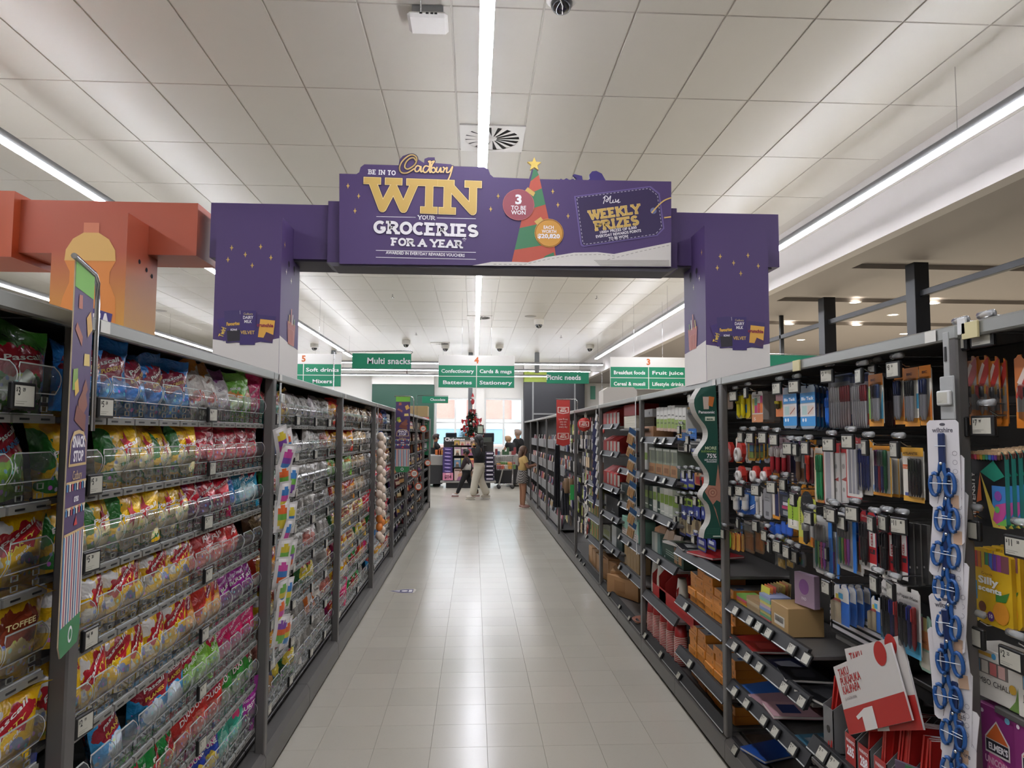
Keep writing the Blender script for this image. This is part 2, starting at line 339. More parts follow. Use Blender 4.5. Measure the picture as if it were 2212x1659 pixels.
strip('nearest strip light running across over the checkouts', (-7, 22.7, 3.9), (4.1, 22.7, 3.9), [2, 6, 10])
strip('middle strip light running across over the checkouts', (-7, 25.2, 3.9), (4.1, 25.2, 3.9), [2, 6, 10])
strip('farthest strip light running across by the front windows', (-7, 27.6, 3.9), (4.1, 27.6, 3.9), [2, 6, 10])
# ------------------------------------------------------------------ ceiling fittings
def vent(px, py, label, sz=.59):
    p = at(px, py, Z=4.44); t = thing('air_vent', label, 'vent', (p.x, p.y, 4.44), group='ceiling air vents')
    h = sz/2; mb = MB(); k = 24; r = h*.86
    pts = [(r*math.cos(2*PI*i/k), r*math.sin(2*PI*i/k)) for i in range(k)]
    for i in range(k):      # plate around the round opening
        def sq(q): s = h/max(abs(q[0]), abs(q[1])); return (q[0]*s, q[1]*s)
        a, c = pts[i], pts[(i+1) % k]; A, C = sq(a), sq(c); mb.add([(*a, -.012), (*c, -.012), (*C, -.012), (*A, -.012)], [(0, 1, 2, 3)], m_white)
    mb.box(-h, h, -h, -h+.004, -.012, 0, m_white).box(-h, h, h-.004, h, -.012, 0, m_white).obj('plate', t)
    MB().lathe([(0, -.003), (r, -.003)], M('vent_dark', '#2a2624', .8), n=24).obj('throat', t)
    vm = MB().add([(.03, -.004, -.012), (r, -.012, -.012), (r, .05, -.004), (.03, .01, -.004)], [(0, 1, 2, 3)], m_white).mesh('vane')
    for i in range(16): put(vm, 'vane', t, None, 2*PI*i/16)
    MB().lathe([(0, -.016), (.04, -.014), (.045, -.004)], m_white, n=14).obj('hub', t)
vent(1063, 298, 'large square ceiling vent with radial vanes beside the nearest strip light')
vent(1036, 686, 'square ceiling vent behind the middle strip light, under the purple gate'); vent(952, 742, 'far square ceiling vent above the chocolate end of the left shelves')
def dome(px, py, label, s=1.0):
    p = at(px, py, Z=4.44-.14*s); t = thing('dome_camera', label, 'camera', (p.x, p.y, 4.44), group='dome security cameras')
    MB().lathe([(.098*s, 0), (.1*s, -.05*s), (.095*s, -.085*s), (.078*s, -.1*s), (.066*s, -.1*s)], m_white, n=20).obj('housing', t)
    MB().lathe([(.068*s, -.095*s), (.067*s, -.12*s), (.05*s, -.15*s), (.025*s, -.165*s), (0, -.17*s)], M('dome_glass', '#1b1b1d', .06, coat=.5), n=18).obj('dome', t)
    MB().tube([(-.02*s, -.066*s, -.11*s), (0, -.05*s, -.15*s), (.005*s, 0, -.172*s)], .004*s, m_white, 5).obj('seam', t)
dome(1213, 20, 'white dome security camera beside the middle strip light at the top')
for k, (px, py, q) in enumerate(((679, 755, 'left of the hanging multi snacks sign'), (877, 748, 'above the right end of the multi snacks sign'), (962, 757, 'left of the middle strip light end'), (1079, 757, 'right of the middle strip light end'), (1164, 706, 'on its own under the right half of the purple banner'), (1274, 757, 'at the far end of the right strip light'), (676, 735, 'behind the left column'))[:6]): dome(px, py, 'small far dome camera '+q, 1.25)
p = at(925, 52, Z=4.36); t = thing('wifi_access_point', 'white wireless access point with a small antenna on the ceiling', 'router', (p.x, p.y, 4.44))
MB().cbox(-.13, .13, -.11, .12, -.09, -.05, m_white, .02).obj('body', t); MB().box(-.1, .1, -.08, .09, -.05, 0, m_grey).obj('bracket', t)
MB().tube([(-.04, -.1, -.07), (-.04, -.125, .0)], .006, m_chrome, 6).obj('antenna', t)
q = MB(); 
for x in (-.04, 0, .03, .055): q.box(x-.009, x+.009, -.1115, -.11, -.078, -.066, m_black)
q.obj('port', t); MB().box(-.02, .14, -.34, -.33, -.012, 0, '#26324a').obj('name_strip', t)
for k, (px, py) in enumerate(((848, 640), (1289, 643), (899, 722), (1212, 727))):
    p = at(px, py, Z=4.4); t = thing('sprinkler', '%s ceiling sprinkler counted from the left under the purple banner' % ORD[[1, 4, 2, 3][k]], 'sprinkler', (p.x, p.y, 4.44), group='sprinklers')
    MB().tube([(0, 0, 0), (0, 0, -.06)], .012, m_chrome, 6).obj('stem', t); MB().lathe([(0, -.06), (.035, -.062), (.035, -.066), (0, -.066)], m_chrome, n=8).obj('deflector', t)
for k, (px, py, q) in enumerate(((722, 735, 'left'), (1017, 735, 'middle'), (1160, 765, 'right'))):
    p = at(px, py, Y=24.3); o = tag(MB().cbox(-.075, .075, -.075, .075, 0 if k == 1 else 3.75, 4.44, M('post_grey', '#6f7274', .5), .01).obj('checkout_post', None, (p.x, 24.3 if k != 1 else 24.6, 0)), 'grey square steel post at the checkouts, %s of three' % q, 'post', 'checkout posts')
for px, py, q in ((1146, 684, 'right of the far vent under the banner'), (347, 672, 'left of the purple gate')):
    p = at(px, py, Z=4.43); t = thing('ceiling_speaker', 'round flush ceiling speaker '+q, 'speaker', (p.x, p.y, 4.44), group='ceiling speakers'); MB().lathe([(0, -.012), (.11, -.012), (.13, -.01), (.14, 0)], M('speaker_grey', '#9a948c', .6), n=20).obj('grille', t)
# ------------------------------------------------------------------ gates
m_pur = M('purple_board', '#4c3868', .55, var=.03, vscale=2); m_pur2 = M('purple_board_deep', '#3b2d6e', .55); m_gold = M('gold_print', '#cda95c', .5); m_cream = M('cream_print', '#e8e0cf', .6); m_wprint = M('white_print', '#ece8ea', .5)
m_snow = M('snow_print', '#d8d2cb', .7)
SLAB = {}
def _arc(cx, cy_, rx, ry, a0, a1, k=9): return [(cx+rx*math.cos(math.radians(a0+(a1-a0)*i/k)), cy_+ry*math.sin(math.radians(a0+(a1-a0)*i/k))) for i in range(k+1)]
for ch, (adv, pl, sf) in {
 'W': (1.3, [[(.1, 1), (.38, 0), (.65, .8), (.92, 0), (1.2, 1)]], [(.1, 1), (1.2, 1), (.65, 1)]), 'I': (.55, [[(.275, 0), (.275, 1)]], [(.275, 0), (.275, 1)]),
 'N': (1.08, [[(.2, 0), (.2, 1), (.86, 0), (.86, 1)]], [(.2, 0), (.15, 1), (.86, 1)]), 'O': (1.0, [_arc(.5, .5, .37, .5, 0, 360, 18)], []), 'C': (.95, [_arc(.52, .5, .38, .5, 50, 310, 14)], []),
 'G': (1.02, [_arc(.52, .5, .38, .5, 50, 330, 14)+[(.86, .42)], [(.56, .42), (.95, .42)]], []), 'R': (1.0, [[(.2, 0), (.2, 1), (.5, 1)]+_arc(.5, .74, .28, .26, 90, -90)+[(.2, .48)], [(.5, .48), (.82, 0)]], [(.2, 0), (.86, 0), (.14, 1)]),
 'E': (.88, [[(.76, 1), (.2, 1), (.2, 0), (.78, 0)], [(.2, .5), (.62, .5)]], [(.14, 0), (.14, 1)]), 'S': (.86, [_arc(.42, .74, .29, .26, 30, 270)+_arc(.42, .24, .31, .24, 90, -150)], []),
 'F': (.85, [[(.76, 1), (.2, 1), (.2, 0)], [(.2, .5), (.62, .5)]], [(.2, 0), (.14, 1)]), 'A': (1.05, [[(.14, 0), (.52, 1), (.9, 0)], [(.28, .33), (.76, .33)]], [(.14, 0), (.9, 0)]),
 'Y': (1.0, [[(.12, 1), (.5, .46), (.88, 1)], [(.5, .46), (.5, 0)]], [(.12, 1), (.88, 1), (.5, 0)]), 'B': (.95, [[(.2, 0), (.2, 1), (.48, 1)]+_arc(.48, .76, .25, .24, 90, -90)+[(.2, .52)], [(.48, .52)]+_arc(.5, .26, .29, .26, 90, -90)+[(.2, 0)]], [(.14, 0), (.14, 1)]),
 'T': (.9, [[(.08, 1), (.82, 1)], [(.45, 1), (.45, 0)]], [(.45, 0)]), 'U': (1.02, [[(.2, 1), (.2, .35)]+_arc(.5, .32, .3, .32, 180, 360)+[(.8, 1)]], [(.2, 1), (.8, 1)]), 'K': (1.0, [[(.2, 0), (.2, 1)], [(.82, 1), (.25, .45)], [(.42, .58), (.84, 0)]], [(.2, 0), (.2, 1), (.82, 1), (.86, 0)]),
 'L': (.85, [[(.2, 1), (.2, 0), (.78, 0), (.78, .2)]], [(.2, 1)]), 'P': (.92, [[(.2, 0), (.2, 1), (.5, 1)]+_arc(.5, .72, .28, .28, 90, -90)+[(.2, .44)]], [(.2, 0), (.14, 1)]), 'Z': (.9, [[(.14, 1), (.76, 1), (.14, 0), (.78, 0)]], [])}.items(): SLAB[ch] = (adv, pl, sf)
SLAB[' '] = (.4, [], [])
def slab(F, t, x, y, h, fit, mats, rot=0.0, th=.2, sw=.36, l0=2):
    W = sum(SLAB[c][0] for c in t); k = fit/W; cr, sr = math.cos(rot), math.sin(rot)
    for layer, (mat, ex) in enumerate(mats):
        cx = -fit/2; tt = th+ex
        def T(a, b): return (x+a*cr-b*sr, y+a*sr+b*cr)
        for c in t:
            adv, pl, sf = SLAB[c]
            for q in pl: F.line([T(cx+a*k, h*(th/2+b_*(1-th))) for a, b_ in q], tt*min(h, k*1.15), mat, l0+layer)
            for a, b_ in sf: F.line([T(cx+(a-sw/2)*k-ex*k*.5, h*(th/2*.9+b_*(1-th*.9))), T(cx+(a+sw/2)*k+ex*k*.5, h*(th/2*.9+b_*(1-th*.9)))], (th*.9+ex)*h, mat, l0+layer)
            cx += adv*k
GY = 4.10
def b2(px, py): p = at(px, py, Y=GY); return (p.x, p.z)
gate = thing('promotion_gate', 'purple cardboard gate spanning the aisle with a gold WIN banner', 'gate', (0, 4.15, 0))
gate_o = Vector((0, 4.15, 0))
def gadd(mb, name, parent=gate): return mb.obj(name, parent, -gate_o if parent is gate else None)
# beam
m_under = M('gate_underside', '#4a4650', .6)
bm = MB().box(-1.545, 1.84, 4.2, 4.52, 2.71, 3.035, m_pur)
bm.box(-1.5, 1.8, 4.22, 4.5, 2.700, 2.712, m_under); gadd(bm, 'beam')
sl = MB().box(-.86, 1.2, 4.155, 4.3, 2.675, 3.045, m_pur); gadd(sl, 'beam_sleeve')
gadd(MB().prism([(-.86, 2.675), (-.82, 2.652), (1.14, 2.652), (1.19, 2.675)], (Vector((0, 4.12, 0)), Vector((1, 0, 0)), Vector((0, 0, 1)), Vector((0, -1, 0))), .19, M('gate_tray', '#55515a', .5)), 'sleeve_tray')
FR = (Vector((0, GY, 0)), Vector((1, 0, 0)), Vector((0, 0, 1)), Vector((0, -1, 0)))
out = [b2(*q) for q in ((733, 570), (733, 375), (770, 376), (776, 372), (779, 361), (787, 355), (861, 357), (863, 345), (870, 337), (884, 332), (897, 335), (903, 344), (916, 352), (917, 343), (925, 340), (939, 340), (940, 352), (974, 355), (979, 359), (1046, 361), (1055, 366), (1059, 377), (1066, 383), (1143, 386), (1149, 366), (1160, 366), (1165, 387), (1450, 392), (1450, 577))]
bn = MB().prism(out, FR, .03, m_pur); banner = gadd(bn, 'banner')
pr = MB(); F = Flat(pr, (0, GY, 0), (1, 0, 0), (0, 0, 1), .0012); S = .00266
PU = lambda px, py: b2(px, py)
dk = M('deep_purple_print', '#33254d', .55)
def T(t, px, py, hpx, mat, fit, rot=0.0, wt='b', l=3): x, y = PU(px, py); F.text(t, x, y, hpx*S/.7, mat, l, wt, 'c', 1.0, rot, fit*S)
tl_ = -math.radians(1.2)
x, y = PU(908, 461); slab(F, 'WIN', (PU(917, 461)[0]), PU(917, 461)[1], 75*S, 246*S, ((dk, .07), (M('pale_gold', '#e6cf93', .5), .035), (m_gold, 0)), tl_*.6, .205, .42)
slab(F, 'BE IN TO', *PU(825, 378), 11*S, 60*S, ((m_wprint, 0),), tl_)
slab(F, 'YOUR', *PU(921, 475), 9.5*S, 38*S, ((m_wprint, 0),), tl_)
slab(F, 'GROCERIES', *PU(920, 509), 29*S, 228*S, ((dk, .09), (m_wprint, 0)), tl_, .24, .4)
slab(F, 'FOR A YEAR', *PU(922, 534), 18*S, 155*S, ((dk, .09), (m_wprint, 0)), tl_, .24, .4)
T('*', 1003, 528, 14, m_wprint, 8); T('AWARDED IN EVERYDAY REWARDS VOUCHERS', 919, 552, 6.5, m_wprint, 170, tl_)
for a, c, q in ((813, 898, 468), (944, 1028, 471), (812, 1028, 541), (812, 1028, 556)): F.line([PU(a, q), PU(c, q+(c-a)*.021)], 1.2*S, m_wprint, 2, False)
for px, py in ((752, 402), (775, 424), (767, 456), (1076, 424), (1060, 452), (1194, 414), (1205, 443), (1227, 467)): F.star4(*PU(px, py), 6.5*S, m_gold, 3)
# script logo
def script(F, o, k, mat, wd, l):
    ox, oy = o
    for q in ([(46, 14), (40, 6), (30, 8), (20, 18), (16, 32), (24, 38), (38, 30), (46, 20), (48, 6), (38, -2), (24, 2), (8, 18), (2, 36), (8, 48), (24, 48), (42, 36)],
              [(58, 30), (50, 28), (44, 36), (46, 44), (54, 42), (60, 30), (60, 44), (66, 42)], [(82, 30), (72, 28), (66, 38), (70, 46), (78, 42), (86, 26), (84, 14), (84, 44), (90, 42)],
              [(80, 14), (84, 18), (96, 14), (90, 24), (88, 40), (94, 46), (100, 40), (96, 32), (90, 34)], [(104, 30), (102, 42), (108, 44), (114, 32), (114, 44), (118, 42)], [(120, 30), (124, 34), (120, 46)], [(124, 36), (132, 30)], [(132, 30), (130, 44), (138, 42), (146, 28), (140, 52), (134, 66)]):
        pts = [(ox+a*k, oy-b_*k) for a, b_ in spline(q, 4)]; F.line(pts, wd, mat, l)
script(F, PU(862, 336), 0.8*S, dk, 6.5*S, 2); script(F, PU(862, 336), 0.8*S, M('logo_gold', '#e3c083', .45), 3.2*S, 3)
# tree, baubles
g1, r1 = P('#3f7a55'), P('#b8523f')
def tree(py): t = (py-370)/(568-370); return 1155-4-46*t, 1155+4+44*t
bands = [(367, 392, g1), (392, 421, r1), (421, 456, g1), (456, 493, r1), (493, 540, g1), (540, 567, r1)]
for a, c, mt in bands:
    la, ra = tree(a); lc, rc = tree(c); F.poly([PU(lc, c), PU(rc, c-14 if c < 560 else c), PU(ra, a-14 if a > 370 else a), PU(la, a)], mt, 2)
F.poly([PU(1163, 567), PU(1178, 553), PU(1196, 545), PU(1201, 567)], g1, 2)
F.poly([PU(*q) for q in ((1020, 574), (1062, 566), (1110, 566), (1140, 567), (1180, 556), (1240, 546), (1290, 545), (1326, 549), (1380, 538), (1449, 524), (1449, 576))], m_snow, 3)
F.dash([PU(*q) for q in ((1064, 571), (1130, 572), (1180, 561), (1240, 551), (1300, 550), (1330, 554))], 1.5*S, P('#a9a29b'), 5*S, 4); F.dash([PU(*q) for q in ((1310, 562), (1380, 544), (1447, 530))], 1.5*S, P('#a9a29b'), 5*S, 4)
for k in range(5): F.line([PU(1283+k*3, 563+k*2.6), PU(1445, 563+k*2.8)], 1.2*S, P('#9b958f'), 4, False)
F.disc(*PU(1120, 443), 35*S, P('#9a4a55'), 4); F.ring(*PU(1120, 443), 34.5*S, 1*S, P('#b96a6a'), 5)
F.disc(*PU(1186, 504), 32*S, P('#d1973f'), 4); F.ring(*PU(1186, 504), 30*S, 1.4*S, P('#8a5a22'), 5)
F.poly([PU(1134, 412), PU(1140, 405), PU(1156, 417), PU(1152, 425)], m_gold, 4); F.poly([PU(1154, 479), PU(1168, 469), PU(1174, 477), PU(1160, 486)], m_gold, 4)
T('3', 1120, 441, 20, m_wprint, 16, 0, 'x', 6); T('TO BE', 1120, 454, 9, m_wprint, 33, 0, 'b', 6); T('WON', 1120, 464, 9, m_wprint, 32, 0, 'b', 6)
T('EACH', 1185, 495, 7, m_wprint, 23, 0, 'b', 6); T('WORTH', 1186, 504, 7, m_wprint, 32, 0, 'b', 6); T('$20,820', 1185, 515, 9, m_wprint, 49, 0, 'x', 6)
# tag
tg = [PU(*q) for q in ((1240, 424), (1405, 402), (1425, 418), (1435, 494), (1420, 510), (1259, 534), (1254, 530))]
F.poly(tg, M('tag_glow_print', '#6a5a92', .5), 2); F.poly([(a+(PU(1335, 468)[0]-a)*.035, c+(PU(1335, 468)[1]-c)*.05) for a, c in tg], dk, 3)
F.dash([(a+(PU(1335, 468)[0]-a)*.06, c+(PU(1335, 468)[1]-c)*.085) for a, c in tg+tg[:1]], 1.6*S, P('#a79fb2'), 4*S, 4)
rt = math.radians(9); slab(F, 'WEEKLY', *PU(1329, 469), 22*S, 116*S, ((M('pale_gold', '#e6cf93'), .05), (m_gold, 0)), rt, .22, .36, 4); slab(F, 'PRIZES', *PU(1333, 493), 22*S, 100*S, ((M('pale_gold', '#e6cf93'), .05), (m_gold, 0)), rt, .22, .36, 4)
for q, px, py, f in (('1000+ PRIZES OF 6,000', 1335, 500, 84), ('EVERYDAY REWARDS POINTS', 1336, 508, 102), ('TO BE WON!', 1336, 516, 44)): T(q, px, py, 6, m_wprint, f, rt, 'b', 5)
F.line([(PU(1303, 441)[0]+a*S*.9, PU(1303, 441)[1]+b_*S*.9) for a, b_ in spline([(0, 0), (4, 16), (0, 14), (6, 20), (12, 14), (6, 8), (10, 6), (18, 20), (16, 4), (22, 4), (24, 10), (24, 4), (30, 6), (30, 12), (32, 5), (38, 12), (36, 4), (42, 6)], 4)], 1.6*S, m_wprint, 5)
F.disc(*PU(1411, 456), 7*S, P('#6d7399'), 5); F.line([PU(*q) for q in spline([(1407, 461), (1420, 446), (1434, 434), (1449, 428)], 5)], 3*S, P('#dcb46a'), 6); F.line([PU(1434, 471), PU(1449, 469)], 3*S, P('#dcb46a'), 5)
gadd(pr, 'print', banner).location = (0, 0, 0)
sp = MB(); c = PU(1154, 355); sp.prism([(c[0]+(16 if i % 2 == 0 else 7)*S*math.sin(PI*i/5), c[1]+(16 if i % 2 == 0 else 7)*S*math.cos(PI*i/5)) for i in range(10)], (FR[0]+Vector((0, -.004, 0)), *FR[1:]), .02, M('star_gold', '#dcbf5e', .5)); gadd(sp, 'star_topper')
sil = [PU(*q) for q in ((1201, 389), (1203, 383), (1208, 386), (1213, 382), (1218, 385), (1225, 381), (1232, 385), (1240, 382), (1243, 386), (1247, 382), (1239, 374), (1242, 372), (1259, 376), (1260, 384), (1268, 389), (1276, 382), (1275, 373), (1281, 366), (1290, 365), (1302, 371), (1312, 389))]
gadd(MB().prism(sil, (FR[0]+Vector((0, .03, 0)), *FR[1:]), .02, m_pur2), 'paw_silhouette')
# columns
def column(x0, x1, side, name='column'):
    c = MB(); c.box(x0, x1, 3.95, 4.36, 1.99, 2.885, m_pur); o = gadd(c, name)
    q = MB(); F = Flat(q, (0, 3.95, 0), (1, 0, 0), (0, 0, 1), .0012); xm = (x0+x1)/2; w_ = x1-x0
    F.poly([(x0, 1.99), (x1, 1.99), (x1, 2.21), (x0+w_*.55, 2.175), (x0, 2.20)], m_snow, 1)
    for a, b_ in ((.24, .30), (.68, .285), (.45, .36), (.84, .385), (.19, .41), (.56, .46)): F.star4(x0+a*w_, 2.885-b_*.6, .017, m_gold, 2)
    # printed packets
    u = w_/.36
    def pk(cx, cz, w2, h, rot, col): 
        cr, sr = math.cos(rot), math.sin(rot); F.poly([(cx+a*cr-b_*sr, cz+a*sr+b_*cr) for a, b_ in ((-w2, -h), (w2, -h), (w2, h), (-w2, h))], col, 3)
    bx = x0+.5*w_; bz = 2.265
    pk(bx-.118, bz-.01, .022, .062, .3, P('#43306e')); pk(bx-.072, bz+.006, .042, .088, .09, P('#3f3263')); pk(bx-.065, bz-.045, .036, .03, .09, P('#262229')); pk(bx+.008, bz, .041, .094, 0, P('#3a2a66')); pk(bx+.1, bz-.005, .05, .074, -.1, P('#3c2d62')); pk(bx+.108, bz-.005, .04, .05, -.1, P('#dba545'))
    pk(bx-.075, bz+.08, .04, .01, .09, P('#dcd8da')); pk(bx+.008, bz-.045, .04, .02, 0, P('#5a3a3a')); pk(bx+.122, bz-.05, .025, .02, -.4, P('#4a2f52'))
    F.text('Twirl', bx-.115, bz-.03, .036, P('#e6c64c'), 5, 'b', 'c', .7, 1.25); F.text('Favourites', bx-.07, bz+.012, .026, P('#e6b64c'), 5, 'x', 'c', 1, .09, .07); F.text('KIWI', bx-.066, bz-.018, .016, m_wprint, 5, 'b'); F.text('Cadbury', bx+.008, bz+.07, .017, P('#d8c48c'), 5, 'r', 'c', 1, 0, .05)
    F.text('DAIRY', bx+.008, bz+.048, .023, m_wprint, 5, 'b', 'c', 1, 0, .055); F.text('MILK', bx+.008, bz+.026, .023, m_wprint, 5, 'b', 'c', 1, 0, .04); F.text('VELVET', bx+.008, bz-.035, .026, P('#d8b25a'), 5, 'b', 'c', 1, 0, .074); F.text('crunchie', bx+.1, bz+.006, .026, P('#8c2440'), 5, 'x', 'c', 1, -.05, .088)
    sx = x1 if side > 0 else x0; G = Flat(q, (sx, 0, 0), (0, side, 0), (0, 0, 1), .0012)
    yy = lambda d: side*d
    G.poly([(yy(3.95), 1.99), (yy(4.36), 1.99), (yy(4.36), 2.19), (yy(4.2), 2.2), (yy(3.95), 2.225)] if side > 0 else [(yy(4.36), 1.99), (yy(3.95), 1.99), (yy(3.95), 2.225), (yy(4.2), 2.2), (yy(4.36), 2.19)], m_snow, 1)
    m_box = P('#a5544d')
    G.poly([(yy(4.12), 2.20), (yy(4.26), 2.20), (yy(4.28), 2.33), (yy(4.10), 2.33)], m_box, 2)
    for d in (4.14, 4.17, 4.2, 4.23): G.line([(yy(d), 2.2), (yy(d), 2.29)], .009, P('#d8937c'), 3, False)
    for d, z, cl in ((4.13, 2.37, '#c9a45a'), (4.17, 2.41, '#b4625a'), (4.2, 2.38, '#d8d0c4'), (4.24, 2.36, '#6f8a56')): G.line([(yy(d), 2.32), (yy(d+.01), z)], .016, P(cl), 3, False)
    for d, z in ((4.0, 2.74), (4.05, 2.6), (4.16, 2.57)): G.star4(yy(d), z, .02, m_gold if z > 2.6 else m_cream, 2)
    for d in (4.1, 4.22): G.disc(yy(d), 2.655, .018, M('slot_dark', '#1c1622', .8), 2, 12); G.line([(yy(d), 2.655), (yy(d), 2.615)], .008, MATS['slot_dark'], 2, False)
    q.obj('print', o)
column(-1.42, -1.065, 1); column(1.30, 1.665, -1)
# orange gate over the next aisle
m_or = M('orange_board', '#cf6138', .5)
n, l = nm(m_or); b = n['Principled BSDF']; _c = n.new('ShaderNodeTexCoord'); _s = n.new('ShaderNodeSeparateXYZ'); l.new(_c.outputs['Object'], _s.inputs[0])
_rp = n.new('ShaderNodeValToRGB'); _rp.color_ramp.elements[0].position = 0; _rp.color_ramp.elements[0].color = (*lin('#d9a63e'), 1); _rp.color_ramp.elements[1].color = (*lin('#b0543a'), 1); _rp.color_ramp.elements[1].position = .72
_mr = n.new('ShaderNodeMapRange'); _mr.inputs[1].default_value = 2.1; _mr.inputs[2].default_value = 2.9; l.new(_s.outputs[2], _mr.inputs[0]); l.new(_mr.outputs[0], _rp.inputs[0]); l.new(_rp.outputs[0], b.inputs['Base Color'])
og = thing('promotion_gate', 'orange soft drink gate over the neighbouring aisle, bottle on its column', 'gate', (-2.1, 4.15, 0)); oo = Vector((-2.1, 4.15, 0))
m_or2 = M('orange_deep', '#b5532f', .5)
MB().box(-2.29, -1.895, 3.95, 4.33, 2.0, 2.89, m_or).obj('column', og, -oo)
ob = MB().box(-2.9, -1.62, 4.2, 4.52, 2.72, 3.03, m_or); ob.obj('beam', og, -oo)
MB().box(-4.5, -2.62, 4.14, 4.54, 2.68, 3.06, m_or2).obj('beam_sleeve', og, -oo); MB().box(-4.5, -2.75, 4.09, 4.12, 2.7, 3.08, m_or2).obj('banner', og, -oo)
q = MB(); F = Flat(q, (-2.09, 3.95, 0), (1, 0, 0), (0, 0, 1), .0012); m_bot = P('#d9853a'); m_foam = P('#dcae62')
bot = [(-.13, 2.0), (.15, 2.0), (.15, 2.34), (.145, 2.42), (.11, 2.5), (.11, 2.56), (.14, 2.62), (.135, 2.68), (.1, 2.74), (.045, 2.775), (.045, 2.83), (-.035, 2.83), (-.035, 2.775), (-.09, 2.74), (-.125, 2.68), (-.13, 2.62), (-.1, 2.56), (-.1, 2.5), (-.13, 2.42), (-.145, 2.34)]
F.poly(bot, m_bot, 1); F.poly([(.14, 2.62), (.135, 2.68), (.1, 2.74), (.045, 2.775), (-.035, 2.775), (-.09, 2.74), (-.125, 2.68), (-.13, 2.62)], m_foam, 2); F.poly([(-.036, 2.775), (.046, 2.775), (.046, 2.83), (-.036, 2.83)], P('#cf7a58'), 2)
F.poly([(-.12, 2.2), (.0, 2.13), (.12, 2.22), (.135, 2.33), (.04, 2.36), (-.13, 2.33)], P('#3f3474'), 2); F.text('FANTA', .0, 2.225, .15, P('#e6dfe0'), 3, 'x', 'c', 1, 0, .25); F.disc(.09, 2.08, .035, P('#e3b0a4'), 2); F.poly([(-.1, 2.13), (.02, 2.17), (.1, 2.1), (.0, 2.02), (-.1, 2.04)], P('#d9a03a'), 2)
q.obj('bottle_print', og, -oo); q = MB(); F = Flat(q, (-3.25, 4.09, 0), (1, 0, 0), (0, 0, 1), .0012); F.rect(-.3, 2.82, .27, 2.96, P('#4c4a8c'), 1); q.obj('print', og, -oo)
q = MB(); G = Flat(q, (-1.895, 0, 0), (0, 1, 0), (0, 0, 1), .0012)
for d in (4.1, 4.19, 4.26): G.disc(d, 2.655-(d-4.1)*.3, .014, MATS['slot_dark'], 1, 10)
q.obj('slot', og, -oo)
# ------------------------------------------------------------------ shelving
FL, FRX = -1.0, 1.305
LY = [1.905, 3.67, 5.55, 7.40, 9.19, 11.0, 12.82, 14.64, 16.46]; RY = [1.90+1.86*k for k in range(10)]
m_clear = clear('clear_plastic', (.97, .975, .975), .05, .06); m_edge = M('clear_edge', '#b9bbb8', .2, spec=.8); m_flange = M('tray_flange', '#77756f', .35)
m_screen = M('price_screen', '#b4b1a3', .35); m_ink = M('price_ink', '#1d1c1a', .6); m_red = M('red_plastic', '#b8352c', .4)
def X(side, d): return FL-d if side < 0 else FRX+d
def sbox(mb, side, d0, d1, y0, y1, z0, z1, mat, c=.003):
    a, b_ = sorted((X(side, d0), X(side, d1))); return mb.cbox(a, b_, y0, y1, z0, z1, mat, c)
PT = {}
def price_mesh(txt, frame=None, w_=.078, h=.058):
    k = (txt, frame, w_)
    if k in PT: return PT[k]
    mb = MB(); fm = frame or m_black
    mb.cbox(-w_/2, w_/2, -.012, 0, 0, h, fm, .003); F = Flat(mb, (0, -.012, 0), (1, 0, 0), (0, 0, 1), .0004)
    F.rect(-w_*.40, h*.12, w_*.40, h*.88, m_screen, 1)
    if txt:
        a, b_ = (txt.split('.')+[''])[:2]
        F.text('$', -w_*.37, h*.66, h*.2, m_ink, 2, 'b', 'l'); F.text(a, -w_*.29, h*.52, h*.42, m_ink, 2, 'b', 'l', .75)
        F.text(b_, -w_*.29+len(a)*h*.26+.001, h*.66, h*.2, m_ink, 2, 'b', 'l', .8)
    F.rect(-w_*.37, h*.2, -w_*.02, h*.23, P('#8d8a80'), 2); F.rect(-w_*.37, h*.29, w_*.1, h*.31, P('#8d8a80'), 2)
    PT[k] = mb.mesh('price_tag'); return PT[k]
TR = {}
def tray_mesh(w_, dep=.36, clips=True):
    k = round(w_, 3)
    if k in TR: return TR[k]
    mb = MB(); a = w_/2-.005; N = 6
    prof = [(.004, .0), (.002, .05)]+[(-.012*math.sin(PI*i/N)-.004*i/N, .05+.068*i/N) for i in range(N+1)]
    hw = [a, a, a, a, a, a, a, a-.003, a-.014]      # rounded upper corners
    vs = [(x*h_, y, z) for (y, z), h_ in zip(prof, hw) for x in (-1, 1)]
    mb.add(vs, [(2*i, 2*i+1, 2*i+3, 2*i+2) for i in range(len(prof)-1)], m_clear, True)
    for s in (-a, a): mb.add([(s, .004, 0), (s, dep, 0), (s, dep, .05), (s, .06, .075), (s, prof[-1][0], .118)], [(0, 1, 2, 3, 4)], m_clear)
    y, z = prof[-1]; mb.box(-a+.014, a-.014, y-.0015, y+.0015, z-.0015, z+.0015, m_edge).box(-a, a, -.002, .003, .049, .0515, m_edge).box(-a, a, .001, .006, -.002, .001, m_edge)
    for s in (-1, 1): mb.tube([(s*h_, q[0], q[1]) for q, h_ in zip(prof[1:], hw[1:])], .0013, m_edge, 4, False)
    for sx in (-.5, .5):
        for z0 in (.006, .029):
            for q in ((-.012, .012, z0, z0+.001), (-.012, .012, z0+.013, z0+.014), (-.012, -.0108, z0, z0+.014), (.0108, .012, z0, z0+.014)): mb.box(sx*a+q[0], sx*a+q[1], -.001, .002, q[2], q[3], M('clear_edge_dim', '#77786f', .3))
    mb.box(-a, a, -.004, .012, -.022, -.003, m_flange)
    for sx in (-.5, .5): mb.box(sx*a-.018, sx*a+.018, -.0048, -.0038, -.015, -.010, m_black)
    TR[k] = mb.mesh('clear_tray'); return TR[k]
BAYS = {}
